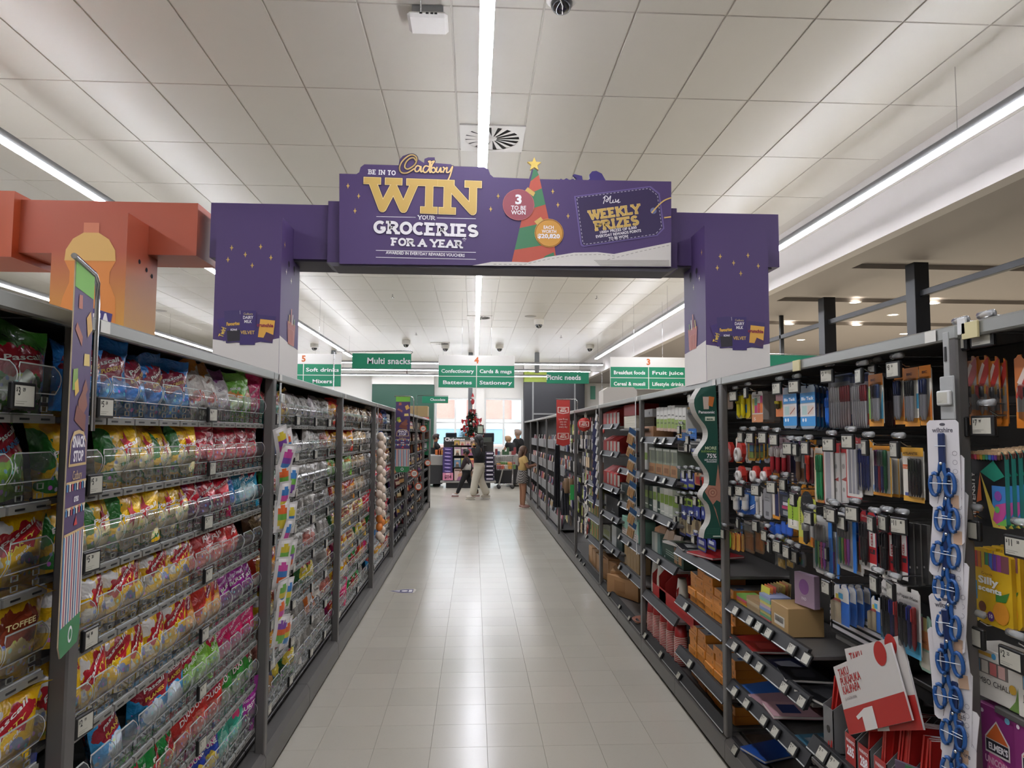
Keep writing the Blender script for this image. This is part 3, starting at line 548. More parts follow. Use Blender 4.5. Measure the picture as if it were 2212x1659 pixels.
def bay(side, y0, y1, label, rows, back=.52, halves=2, rail=None):
    """one 1.8 m bay: upright at its near end, top rail, back, plinth and its shelves; rows: list of (half, z, depth0, depth1)"""
    t = thing('shelving_bay', label, 'shelving', (X(side, .3), (y0+y1)/2, 0)); o = -Vector(t.location)
    def pt(mb, name, par=t): return mb.obj(name, par, o if par is t else None)
    pt(sbox(MB(), side, .003, .05 if side < 0 else .036, y0-.026, y0+.026, .14, 2.0, m_steel, .005), 'upright')
    mb = MB(); sbox(mb, side, .0, .028, y0-.03, y1-.034, 1.96, 2.0, rail or m_rail, .005); pt(mb, 'top_rail')
    pt(sbox(MB(), side, .03, .66, y0-.03, y1-.034, 1.985, 1.998, m_steel), 'top_panel'); pt(sbox(MB(), side, back, back+.02, y0, y1, .14, 1.985, m_dark), 'back_panel')
    q = MB(); yy = y0+.05; a = X(side, -.002); F = Flat(q, (a, 0, 0), (0, -side, 0), (0, 0, 1), .001); F.rect(-side*yy, 1.964, -side*(yy+.05) if side < 0 else -side*yy-.05, 1.996, P('#cfcdc4'), 1)
    pt(q, 'rail_label')
    hb = (y1-y0)/2
    for h in range(2):
        ya, yb = y0+h*hb+.002, y0+(h+1)*hb-.002
        pt(sbox(MB(), side, .10, .52, ya, yb, .125, .15, m_steel), 'base_deck')
        pr_ = [(0, .02), (0, .115), (.018, .147), (.085, .147), (.085, .02)]; q = MB()
        vs = [(X(side, d), y, z) for y in (ya, yb) for d, z in pr_]; k = len(pr_)
        q.add(vs, [list(range(k)), list(range(k, 2*k))]+[(i, (i+1) % k, k+(i+1) % k, k+i) for i in range(k)], m_rail if side > 9 else m_steel); pt(q, 'base_rail')
        q = MB(); sbox(q, side, .012, .04, ya, yb, 0.0, .045, m_kick); pt(q, 'kick_plate')
    sh = {}
    for r in rows:
        h, z, d0, d1 = r[:4]; ya, yb = (y0+.032+h*(hb-.03), y0+hb+h*(hb-.035)) if halves == 2 else (y0+.032, y1-.032)
        s = pt(sbox(MB(), side, d0, d1, ya, yb, z-.02, z-.003, m_dark), 'shelf'); sh[(h, round(z, 3))] = (s, ya, yb)
    BAYS[label] = (t, sh); return t, sh
# ------------------------------------------------------------------ bags of sweets
def bag_mat(name, base, blobs, rough=.24):
    key = 'bag_'+name
    if key in MATS: return MATS[key]
    m = M(key, base, rough, coat=.35); n, l = nm(m); b = n['Principled BSDF']
    uv = n.new('ShaderNodeTexCoord'); cur = None
    wn = n.new('ShaderNodeTexNoise'); wn.inputs['Scale'].default_value = 5.5; wn.inputs['Detail'].default_value = 3; l.new(uv.outputs['UV'], wn.inputs['Vector'])
    wv = n.new('ShaderNodeVectorMath'); wv.operation = 'MULTIPLY_ADD'; l.new(wn.outputs['Color'], wv.inputs[0]); wv.inputs[1].default_value = (.34, .26, 0); sb = n.new('ShaderNodeVectorMath'); sb.operation = 'SUBTRACT'; l.new(uv.outputs['UV'], sb.inputs[0]); sb.inputs[1].default_value = (.17, .13, 0); l.new(sb.outputs[0], wv.inputs[2])
    for (cx, cz, rx, rz, rot, col) in blobs:
        mp = n.new('ShaderNodeMapping'); mp.vector_type = 'TEXTURE'; mp.inputs['Location'].default_value = (cx, cz, 0); mp.inputs['Rotation'].default_value = (0, 0, rot); mp.inputs['Scale'].default_value = (rx, rz, 1)
        l.new(wv.outputs[0], mp.inputs[0]); ln = n.new('ShaderNodeVectorMath'); ln.operation = 'LENGTH'; l.new(mp.outputs[0], ln.inputs[0])
        lt = n.new('ShaderNodeMath'); lt.operation = 'LESS_THAN'; lt.inputs[1].default_value = 1; l.new(ln.outputs['Value'], lt.inputs[0])
        mx = n.new('ShaderNodeMix'); mx.data_type = 'RGBA'; l.new(lt.outputs[0], mx.inputs[0]); mx.inputs[7].default_value = (*lin(col), 1)
        if cur is None: mx.inputs[6].default_value = (*lin(base), 1)
        else: l.new(cur, mx.inputs[6])
        cur = mx.outputs[2]
    vo = n.new('ShaderNodeTexVoronoi'); vo.inputs['Scale'].default_value = 11; l.new(uv.outputs['UV'], vo.inputs['Vector'])      # small printed sweets low on the front
    sx_ = n.new('ShaderNodeSeparateXYZ'); l.new(wv.outputs[0], sx_.inputs[0]); lt = n.new('ShaderNodeMath'); lt.operation = 'LESS_THAN'; lt.inputs[1].default_value = .36; l.new(sx_.outputs[1], lt.inputs[0])
    ls = n.new('ShaderNodeMath'); ls.operation = 'LESS_THAN'; ls.inputs[1].default_value = .3; l.new(vo.outputs['Distance'], ls.inputs[0]); ml = n.new('ShaderNodeMath'); ml.operation = 'MULTIPLY'; l.new(lt.outputs[0], ml.inputs[0]); l.new(ls.outputs[0], ml.inputs[1]); m5 = n.new('ShaderNodeMath'); m5.operation = 'MULTIPLY'; m5.inputs[1].default_value = .6; l.new(ml.outputs[0], m5.inputs[0])
    mx = n.new('ShaderNodeMix'); mx.data_type = 'RGBA'; l.new(m5.outputs[0], mx.inputs[0]); l.new(vo.outputs['Color'], mx.inputs[7]); mx.inputs[6].default_value = (*lin(base), 1)
    if cur is not None: l.new(cur, mx.inputs[6])
    l.new(mx.outputs[2], b.inputs['Base Color'])
    t = n.new('ShaderNodeTexNoise'); t.inputs['Scale'].default_value = 26; t.inputs['Detail'].default_value = 2; t.inputs['Distortion'].default_value = 1.2; oc = n.new('ShaderNodeTexCoord'); l.new(oc.outputs['Object'], t.inputs['Vector'])
    bp = n.new('ShaderNodeBump'); bp.inputs['Strength'].default_value = .8; bp.inputs['Distance'].default_value = .014; l.new(t.outputs[0], bp.inputs['Height']); l.new(bp.outputs[0], b.inputs['Normal']); return m
BG = {}
def bag_mesh(kind, seed, W=.15, H=.21, T=.078):
    key = (kind, seed, W)
    if key in BG: return BG[key]
    base, blobs, txt = BAGK[kind]; mat = bag_mat(kind, base, blobs); r = random.Random(seed*97+len(kind)); sd = r.random()*50
    bend = r.uniform(-.05, .05); tw = r.uniform(-.25, .25); fold = r.choice((0, 0, 1))
    def S(u, v, side, off=0.0):
        vv = min(max(v, 0), 1); b_ = max(0.0, math.sin(PI*(vv+.16)))**.5 if vv < .84 else 0.0
        pz = max(0.0, 1-abs(u)**2.6)**.75; wr = noise.noise(Vector((u*1.7+sd, vv*3.1, side*3)))*.35
        y = -side*(T/2*b_*pz*(1+wr)+.0012+off)
        x = W/2*u*(1-.07*b_); z = H*vv-.008*math.sin(u*3+sd)*(vv > .84)
        lean = bend*max(0, vv-.6)*1.2+tw*u*max(0, vv-.7)*.25
        if fold and vv > .84: z -= (vv-.84)*H*.7; lean -= (vv-.84)*.25*(1 if seed % 2 else -1)
        return Vector((x, y+lean, z))
    mb = MB(); NU, NV = 10, 13
    for side in (1, -1):
        vs = [S(-1+2*i/NU, j/NV, side) for j in range(NV+1) for i in range(NU+1)]; uvs = [((i/NU), j/NV) for j in range(NV+1) for i in range(NU+1)]
        fs = [(j*(NU+1)+i, j*(NU+1)+i+1, (j+1)*(NU+1)+i+1, (j+1)*(NU+1)+i) for j in range(NV) for i in range(NU)]
        mb.add(vs, fs if side == 1 else [f[::-1] for f in fs], mat, True, uvs)
    F = Flat(mb, (0, 0, 0), (1, 0, 0), (0, 0, 1), .0012, surf=lambda x, y, o: S(x, y, 1, o+.0012))
    for t in txt:
        if t[0] == '*':      # printed star, cut fine enough to follow the bag
            _, x, y, rr, col = t; pts = [(x+(rr if i % 2 == 0 else rr*.45)*math.sin(PI*i/5+.2)*1.25, y+(rr if i % 2 == 0 else rr*.45)*math.cos(PI*i/5+.2)) for i in range(10)]
            for i in range(10):
                a, c = pts[i], pts[(i+1) % 10]
                for k in range(3):
                    f0, f1 = k/3, (k+1)/3; q = [(x+(a[0]-x)*f0, y+(a[1]-y)*f0), (x+(a[0]-x)*f1, y+(a[1]-y)*f1), (x+(c[0]-x)*f1, y+(c[1]-y)*f1), (x+(c[0]-x)*f0, y+(c[1]-y)*f0)]; F.poly(q, P(col, .3), 1)
        else:
            s, x, y, h, col = t[:5]; F.text(s, x, y, h, P(col, .3), 2, 'b', 'c', 1, t[6] if len(t) > 6 else .1, t[5])
    BG[key] = mb.mesh('lolly_bag'); return BG[key]
RD, YL, GN, WH = '#b3202c', '#e6b60c', '#2f7d34', '#e3dfd8'
BAGK = {
 'blue': ('#1f74c2', [(.5, .62, .42, .2, .1, '#8c1f38'), (.5, .2, .3, .16, 0, '#4a9ad6')], [('Pascall', 0, .64, .085, WH, 1.1), ('EXPLORERS', 0, .53, .075, '#e0b84a', 1.2)]),
 'yellowgreen': (YL, [(.1, .55, .22, .24, .2, GN), (.5, .12, .5, .1, 0, GN), (.6, .25, .4, .2, 0, '#e8d9a8'), (.5, .8, .3, .08, 0, '#d59b1c')], [('*', .05, .52, .2, RD), ('Pascall', .05, .49, .09, WH, 1.15), ('TROPICAL', .1, .28, .06, GN, .9)]),
 'party': (YL, [(.22, .62, .2, .1, .3, WH), (.2, .28, .18, .1, .2, '#e8e2cf'), (.58, .54, .36, .13, .35, RD), (.72, .3, .16, .07, .2, '#7f8fb0')], [('Pascall', .1, .56, .085, WH, 1.05, .3), ('PARTY', .15, .45, .07, '#e6d25a', .8, .3), ('Pack', .2, .36, .06, WH, .5, .3)]),
 'jet': ('#2f96cf', [(.5, .6, .45, .18, .1, '#9a2433'), (.5, .25, .35, .16, 0, '#d9e4ea')], [('Pascall', 0, .62, .085, WH, 1.1), ('PLANES', 0, .5, .08, '#e6c14a', 1)]),
 'green': ('#1f8a3d', [(.5, .3, .36, .18, .2, '#b23a3a'), (.4, .75, .2, .08, .3, '#6cc44d')], [('*', 0, .5, .2, RD), ('Pascall', 0, .48, .085, WH, 1.1), ('SNAKES', 0, .28, .07, '#e6d25a', .9)]),
 'limered': ('#86b92b', [(.5, .62, .42, .2, .1, '#a81e30'), (.6, .25, .3, .16, 0, '#4f8f2a')], [('Pascall', 0, .64, .085, WH, 1.1), ('BUNNIES', 0, .52, .08, '#3f7fb8', 1.1)]),
 'greenred': ('#3f7d2c', [(.5, .55, .46, .2, .1, '#a31c2a'), (.5, .2, .36, .18, 0, '#c9cfc0')], [('Pascall', 0, .54, .1, WH, 1.2)]),
 'pinkred': ('#c22268', [(.5, .5, .4, .2, .3, '#b3202c'), (.3, .75, .3, .1, 0, '#c9a9c9')], [('PICNIC', .1, .52, .08, WH, 1), ('SOUR', 0, .4, .09, '#e6c64c', .9, .2)]),
 'bluered': ('#3b4a94', [(.5, .62, .44, .22, .1, '#b3202c'), (.5, .28, .36, .16, 0, '#c99a94')], [('Pascall', 0, .62, .085, WH, 1.1)]),
 'red': ('#b0182e', [(.5, .25, .4, .16, 0, '#c85a5e')], [('Natural', 0, .56, .1, '#e8c9c9', 1.3, .12), ('PARTY MIX', 0, .42, .06, WH, 1.1)]),
 'redscript': ('#c02e2c', [(.5, .25, .4, .2, 0, '#cf7468'), (.5, .82, .5, .05, 0, '#a01c24')], [('RJs', 0, .6, .14, '#eccfc9', .8, .2), ('RASPBERRY', 0, .46, .05, WH, 1.1), ('TWISTERS', 0, .36, .06, WH, 1.1)]),
 'orange': ('#e08a1e', [(.25, .6, .22, .4, 0, '#b92c20'), (.62, .62, .2, .09, .3, '#9c2438'), (.6, .25, .36, .2, 0, '#d9a468')], [('Salty', .22, .61, .07, WH, .5, .4)]),
 'purple': ('#7c1f70', [(.4, .6, .42, .2, .1, '#9c2a8c'), (.5, .2, .4, .15, 0, '#5a1a5c')], [('MIXED FRUIT', 0, .62, .06, '#e0c4e0', 1.2), ('BURST', 0, .48, .11, WH, 1.2)]),
 'starburst': ('#8c1540', [(.5, .55, .4, .24, .3, '#c42838'), (.2, .3, .3, .2, 0, '#4a1646')], [('STARBURST', 0, .58, .07, WH, 1.3, .15), ('Fruits', .1, .42, .08, '#e8b8c8', .7)]),
 'teal': ('#1c86a4', [(.55, .35, .3, .2, 0, '#bfe0e4'), (.7, .75, .2, .08, .2, '#b3304a')], [('SOUR', 0, .62, .09, WH, .9), ('MIX', .1, .5, .09, '#bfe8ee', .6)]),
 'navy': ('#1c3f94', [(.5, .4, .36, .2, 0, '#2c7fc4')], [('GUMMY', 0, .6, .09, WH, 1)]),
 'supers': ('#7fb83a', [(.5, .7, .44, .11, .15, '#b3203a'), (.5, .3, .36, .18, 0, '#a5cf7c')], [('Fabulicious', 0, .68, .075, WH, 1.2, .12), ('SUPERS', 0, .52, .1, '#e6efd4', 1.2, .12)]),
 'pink': ('#c41f58', [(.5, .6, .4, .16, .2, '#d63c74'), (.5, .24, .36, .14, 0, '#b0607c')], [('Skittles', 0, .6, .09, '#ecc6d2', 1.1, .2), ('SWEET', 0, .46, .07, '#ecc6d2', .9)]),
 'duosred': ('#c22c26', [(.5, .74, .44, .12, .15, '#a3203c'), (.5, .28, .38, .16, 0, '#cf6a5c')], [('Fabulicious', 0, .73, .07, '#ecc6c6', 1.1, .15), ('DUOS', 0, .54, .15, '#ecdcd6', 1.1, .15)]),
 'duosgreen': ('#2f7f2c', [(.5, .74, .44, .12, .15, '#a3203c'), (.5, .28, .38, .16, 0, '#8f9f80')], [('Fabulicious', 0, .73, .07, '#ecc6c6', 1.1, .15), ('DUO', 0, .54, .15, '#ecdcd6', .9, .15)]),
 'bluepink': ('#2c45a4', [(.5, .66, .36, .16, .2, '#c4408c'), (.5, .24, .36, .14, 0, '#e0c24a')], [('DUNE', 0, .5, .12, WH, 1)]),
 'mint': ('#2f9a80', [(.4, .7, .16, .12, .5, '#c83a6c'), (.5, .3, .4, .18, 0, '#7fc4ae')], [('SOUR', .1, .5, .08, '#cfe8e0', .8, .3)]),
 'white': ('#b9b4ac', [(.5, .5, .36, .2, 0, '#8d8880'), (.5, .76, .4, .05, .1, '#d6d2ca')], [('Value', 0, .6, .07, '#5a5650', .7), ('MINTS', 0, .46, .07, '#5a5650', .9)]),
 'whitered': ('#c9bdb4', [(.5, .45, .34, .18, 0, '#b06a5c'), (.4, .75, .3, .08, .3, '#d9d2ca')], [('MILK', 0, .62, .09, '#8c3a34', .8), ('BOTTLES', 0, .5, .06, '#8c3a34', .9)]),
 'whiteorange': ('#cfc6bc', [(.5, .92, .6, .14, 0, '#d48a3c'), (.5, .66, .2, .12, .1, '#e3ddd2'), (.5, .36, .3, .08, 0, '#c46a5c')], [('MARSH', 0, .66, .06, '#8a5a4a', .6), ('pink', 0, .36, .08, '#b8404a', .5)]),
 'whitepurple': ('#c4b9bc', [(.5, .92, .6, .14, 0, '#8a4a84'), (.5, .6, .22, .12, .1, '#ded8d6')], [('CLOUDS', 0, .6, .06, '#6a4a6a', .7)]),
 'lime': ('#6fae3a', [(.5, .4, .3, .2, 0, '#cfe0b4'), (.5, .55, .3, .06, 0, '#d08a3c')], [('SOUR', 0, .66, .07, WH, .8)]),
 'tealred': ('#1f9a88', [(.5, .62, .36, .18, 0, '#b3303a'), (.5, .25, .3, .14, 0, '#c9b23c')], [('Liquorice', 0, .62, .07, WH, .9)]),
 'brown': ('#6b4a32', [(.5, .55, .36, .2, 0, '#c9a878'), (.5, .25, .4, .12, 0, '#4a3020')], [('CARAMEL', 0, .58, .06, '#3a2418', .9)]),
 'tan': ('#b89a6c', [(.5, .5, .36, .22, 0, '#e0cfae'), (.5, .82, .5, .06, 0, '#7a4a30')], [('FUDGE', 0, .54, .08, '#5a3424', .8)]),
 'redyellow': ('#c4301f', [(.5, .55, .36, .22, .3, '#e0a02c'), (.4, .25, .4, .14, 0, '#e8dcc0')], [('CHEWS', 0, .55, .09, WH, .9)]),
 'yellow': ('#d8a81c', [(.5, .5, .36, .2, .2, '#8a3a24'), (.5, .25, .3, .1, 0, '#e8d890')], [('TOFFEE', 0, .5, .08, '#f0dc9c', 1)]),
 'darkgreen': ('#23602c', [(.5, .5, .36, .2, .2, '#c9b23c'), (.4, .75, .3, .08, 0, '#a83030')], [('MINT', 0, .5, .09, WH, .7)]),
 'orangeblack': ('#d06a28', [(.5, .5, .36, .24, 0, '#d9cfc4'), (.5, .25, .3, .1, 0, '#4a3a34')], [('JUBES', 0, .54, .08, '#3a3030', .8)]),
 'bluewhite': ('#2f62b4', [(.5, .5, .36, .2, 0, '#d4dce8'), (.5, .8, .4, .06, 0, '#8a2f4a')], [('LICORICE', 0, .52, .07, '#28406c', 1.1)]),
 'navydog': ('#1b2450', [(.5, .38, .3, .22, .2, '#b48a5a'), (.5, .78, .4, .08, 0, '#14161c')], [('JERKY', 0, .62, .08, WH, .9)]),
}
NAMES = {'yellowgreen': 'yellow and green', 'party': 'yellow and white', 'jet': 'light blue', 'limered': 'lime and red', 'greenred': 'green and red', 'pinkred': 'pink and red', 'bluered': 'blue and red', 'redscript': 'bright red', 'starburst': 'crimson and plum', 'duosred': 'red with white lettering', 'duosgreen': 'dark green lettered', 'bluepink': 'blue and pink', 'mint': 'mint green', 'whitered': 'white and red', 'whiteorange': 'white bag orange topped', 'whitepurple': 'white and purple', 'tealred': 'teal and red', 'redyellow': 'red and yellow', 'darkgreen': 'deep green', 'orangeblack': 'orange and black', 'bluewhite': 'blue and white', 'navydog': 'navy', 'supers': 'lime green', 'navy': 'royal blue'}
RZ = [1.74, 1.53, 1.325, 1.12, .90, .69, .485, .275]
NROW = ['top', 'second', 'third', 'fourth', 'fifth', 'sixth', 'seventh', 'bottom']
def sweets(bayname, side, y0, y1, label, rowspec, ntag, seed, group, skip0=0.0):
    """rowspec: 8 rows of (list for near half, list for far half); an entry '' is an empty facing"""
    t, sh = bay(side, y0, y1, label, [(h, z, .1, .5) for z in RZ for h in (0, 1)])
    r = random.Random(seed)
    for ri, (z, (la, lb)) in enumerate(zip(RZ, rowspec)):
        nb = 0
        for h, lst in ((0, la), (1, lb)):
            if not lst: continue
            s, ya, yb = sh[(h, round(z, 3))]; wd = (yb-ya)/len(lst); tm = tray_mesh(wd)
            so_ = -(Vector(t.location))
            for i, k in enumerate(lst):
                yc = ya+(i+.5)*wd
                if yc < skip0: nb += 1; continue
                put(tm, 'clear_tray', s, (X(side, .05), yc, z), FACE_L)
                nb += 1
                if not k: continue
                W = min(.18, wd*1.2); bh = r.uniform(.93, 1.07)
                dz = .008; H = .222
                o = put(bag_mesh(k, r.randrange(3), round(W, 3), H), 'lolly_bag', None, (X(side, .092+r.uniform(0, .016)), yc+r.uniform(-.008, .008), z+dz), 0, (r.uniform(-.2, .04), r.uniform(-.2, .2), FACE_L+r.uniform(-.62, .12)))
                o.scale = (1, 1, bh)
                tag(o, '%s lolly bag, %s from left, %s shelf, %s' % (NAMES.get(k, k), ORD[nb], NROW[ri], bayname), 'lolly bag', group)
            for i in range(ntag):
                yc = ya+wd*(.62+i*(len(lst)-.3)/max(1, ntag)+r.uniform(-.1, .1))
                if yc < yb-.03 and yc > skip0: put(price_mesh(r.choice(PRICES)), 'price_tag', s, (X(side, .034), yc, z-.004), FACE_L+r.uniform(-.1, .1))
    return t, sh
PRICES = ['3.09', '2.99', '3.50', '4.00', '2.50', '5.20']
n5 = lambda k, n=5: [k]*n
sweets('bay left of snack banner', -1, LY[0]-1.82, LY[0]-.012, 'nearest left shelving bay, before the tall snack banner',
 [([], ['greenred']*5), ([], ['limered']*5), ([], ['limered', 'limered', 'greenred', 'greenred', 'party']), ([], ['limered', 'pinkred', 'pinkred', 'pinkred', 'yellow']), ([], ['pinkred']*4+['party']), ([], ['bluered']*5), ([], ['bluered', 'bluered', 'pinkred', 'pinkred', 'pinkred']), ([], ['pinkred']*5)],
 1, 3, 'sweets in the nearest left bay', 1.35)
sweets('bay right of snack banner', -1, LY[0], LY[1], 'left shelving bay between the tall snack banner and rainbow strip',
 [(['blue', 'blue', 'blue', 'blue', 'blue'], ['whiteorange', 'whiteorange', 'whitepurple', 'lime', 'lime', 'pink']), (['yellowgreen', '', 'yellowgreen', 'yellowgreen', 'yellowgreen', 'yellowgreen'], n5('red', 6)), (n5('yellowgreen', 6), ['starburst', 'starburst', 'starburst', 'navy', 'teal', 'teal']),
  (n5('party', 6), ['redscript']*4+['', '']), (n5('party', 6), ['orange', 'orange', 'orange', 'purple', 'purple', 'purple']), (['', '', 'jet', '', 'jet', 'jet'], ['supers', 'supers', 'supers', 'pink', 'pink', 'pink']), (['jet', '', 'green', 'green', 'green', 'green'], ['duosred', 'duosred', 'duosred', 'duosgreen', 'duosgreen', 'duosgreen']), (n5('green', 6), ['orange', 'bluepink', 'bluepink', 'mint', 'mint', 'purple'])],
 1, 5, 'sweets beside the tall snack banner')
sweets('bay of rainbow strip', -1, LY[1], LY[2], 'left shelving bay behind the hanging rainbow strip',
 [(['tealred', 'tealred', 'yellow', 'white', 'white'], ['white', 'whitepurple', 'white', 'white', 'redyellow']), (['', 'bluewhite', 'white', 'white', 'white'], ['white', 'white', 'white', 'whitered', 'redyellow']), (['', 'green', '', 'white', 'white'], ['white', 'white', 'white', 'white', 'lime']), (['brown', 'brown', 'orange', '', 'white'], ['white', '', '', 'white', 'white']),
  (['redyellow', 'orange', 'orange', '', 'white'], ['whitered', 'whitered', 'white', 'white', 'white']), (['party', 'yellow', 'yellow', '', ''], ['darkgreen', 'darkgreen', '', 'white', 'yellow']), (['whitered', 'redyellow', 'redyellow', 'purple', 'white'], ['white', 'orangeblack', 'orangeblack', 'whitered', 'whitered']), (['navydog', 'navydog', 'darkgreen', 'darkgreen', 'white'], ['white', 'white', 'white', 'white', ''])],
 2, 8, 'sweets behind the rainbow strip')
sweets('bay before white ball strip', -1, LY[2], LY[3], 'third left shelving bay, ending at the strip of white balls',
 [(['redscript', 'red', 'redscript', 'brown', 'brown'], ['brown', 'tan', 'brown', 'tan', 'brown']), (['redyellow', 'redyellow', 'redyellow', 'redyellow', 'tan'], ['tan', 'brown', 'tan', 'brown', 'white']), (['lime', 'lime', 'supers', 'lime', 'navydog'], ['brown', 'tan', 'brown', 'brown', 'white']), (['redyellow', 'redyellow', 'orange', 'orange', 'orange'], ['brown', 'tan', 'tan', 'brown', 'white']),
  (['darkgreen', 'yellow', 'yellow', 'yellow', 'tan'], ['yellow', 'yellow', 'darkgreen', 'red', 'red']), (['starburst', 'yellow', 'party', 'redyellow', 'yellow'], ['tan', 'darkgreen', 'darkgreen', 'yellow', 'white']), (['yellow', 'yellow', 'party', 'redyellow', 'brown'], ['green', 'green', 'orange', 'orange', 'pinkred']), (['pinkred', 'pinkred', 'pink', 'pinkred', 'green'], ['green', 'green', 'white', 'redscript', ''])],
 1, 11, 'sweets in the third left bay')
sweets('bay after white ball strip', -1, LY[3], LY[4], 'left shelving bay between white ball strip and far snack banner',
 [(['brown', 'whitered', 'orange'], ['orange', 'navy', 'white']), (['white', 'white', 'navy'], ['navy', 'bluewhite', 'white']), (['white', 'orange', 'orange'], ['orange', 'orange', 'yellow']), (['white', 'starburst', 'starburst'], ['bluered', 'purple', 'starburst']),
  (['white', 'white', 'brown'], ['white', 'brown', 'white']), (['green', 'green', 'red'], ['red', 'red', 'redscript']), (['bluewhite', 'navy', 'navy'], ['bluewhite', 'navy', 'redyellow']), (['jet', 'jet', 'redyellow'], ['redyellow', 'orange', 'redscript'])],
 1, 13, 'sweets in the fourth left bay')
_b0 = [k for k in BAYS if k.startswith('nearest left')][0]; p = at(45, 885, X=-1.025); put(price_mesh('3.09', None, .088, .062), 'price_tag', BAYS[_b0][1][(1, 1.74)][0], (-1.03, p.y, p.z), FACE_L)
# ------------------------------------------------------------------ chocolate bays at the far left
def choc_mesh(c1, c2):
    k = 'choc'+c1+c2
    if k in BG: return BG[k]
    mb = MB().cbox(-.085, .085, -.012, .012, 0, .16, M('wrap_'+c1, c1, .3), .004); F = Flat(mb, (0, -.012, 0), (1, 0, 0), (0, 0, 1), .0008)
    F.rect(-.085+.006, .02, .079, .07, P(c2, .3), 1); F.rect(-.05, .1, .05, .125, P('#d9cdb8', .3), 1); BG[k] = mb.mesh('chocolate_block'); return BG[k]
CH = [('#3a2358', '#c9a04a'), ('#4a2a20', '#c2904c'), ('#6a1f24', '#d8c4a8'), ('#2b2038', '#7a4a8c'), ('#8a5a30', '#e0c890'), ('#1f1a1c', '#8a2a30'), ('#a8382c', '#e0a84c'), ('#c4b8a4', '#7a5a40')]
rr = random.Random(21)
cn = 0
for bi in range(4, 8):
    y0, y1 = LY[bi], LY[bi+1]
    t, sh = bay(-1, y0, y1, '%s chocolate bay of four at the far end of the left side' % ORD[bi-3], [(0, z, .06, .5) for z in RZ], halves=1)
    for ri, z in enumerate(RZ):
        s, ya, yb = sh[(0, round(z, 3))]
        q = MB(); sbox(q, -1, .03, .06, ya, yb, z-.03, z+.02, m_black); q.obj('price_rail', s)
        for k in range(6): put(price_mesh('', None, .06, .04), 'price_tag', s, (X(-1, .028), ya+.15+k*.29, z-.022), FACE_L)
        for k in range(9):
            if rr.random() < .08: continue
            c = CH[(ri*3+k//3+bi) % len(CH)]
            o = put(choc_mesh(*c), 'chocolate_block', None, (X(-1, .12+rr.uniform(0, .06)), ya+.1+k*.19, z), 0, (rr.uniform(-.25, 0), rr.uniform(-.1, .1), FACE_L+rr.uniform(-.4, .4)))
            tag(o, 'chocolate block, %s along the %s shelf, %s far left chocolate bay' % (ORD[k+1], NROW[ri], ORD[bi-3]), 'chocolate', 'chocolate blocks in the far left bays'); cn += 1
# end panel of the left run, with its poster
ep = thing('end_panel', 'dark grey end panel of the left run with a green prize poster', 'panel', (-1.2, LY[8]+.1, 0)); eo = -Vector(ep.location)
MB().cbox(-1.64, -.985, LY[8], LY[8]+.04, 0, 2.02, m_dark, .004).obj('panel', ep, eo); MB().cbox(-1.02, -.99, LY[8]-.34, LY[8], .15, 2.0, m_steel, .005).obj('side_cheek', ep, eo)
q = MB(); F = Flat(q, (-.985, 0, 0), (0, 1, 0), (0, 0, 1), .002)
MB()
F2 = Flat(q, (0, LY[8]-.36, 0), (1, 0, 0), (0, 0, 1), .001); x0, x1 = -1.19, -1.01
q.cbox(x0, x1, LY[8]-.358, LY[8]-.35, 1.2, 2.12, P('#20704a'), .001); F2.rect(x0, 2.0, x1, 2.12, P('#c8452c'), 1); F2.text('Win!', (x0+x1)/2, 2.035, .075, m_wprint, 2, 'b'); F2.text('BUY ANY', (x0+x1)/2, 1.93, .035, m_wprint, 2); F2.text('2 PACK', (x0+x1)/2, 1.88, .035, m_wprint, 2)
F2.rect(x0, 1.56, x1, 1.74, P('#5a3320'), 1); F2.disc((x0+x1)/2-.03, 1.66, .035, P('#8a5a34'), 2); F2.disc((x0+x1)/2+.035, 1.63, .03, P('#3a2016'), 2); F2.disc((x0+x1)/2, 1.7, .02, P('#c9b49a'), 2); F2.rect(x0+.04, 1.36, x1-.04, 1.47, m_wprint, 1)
q.obj('prize_poster', ep, eo)
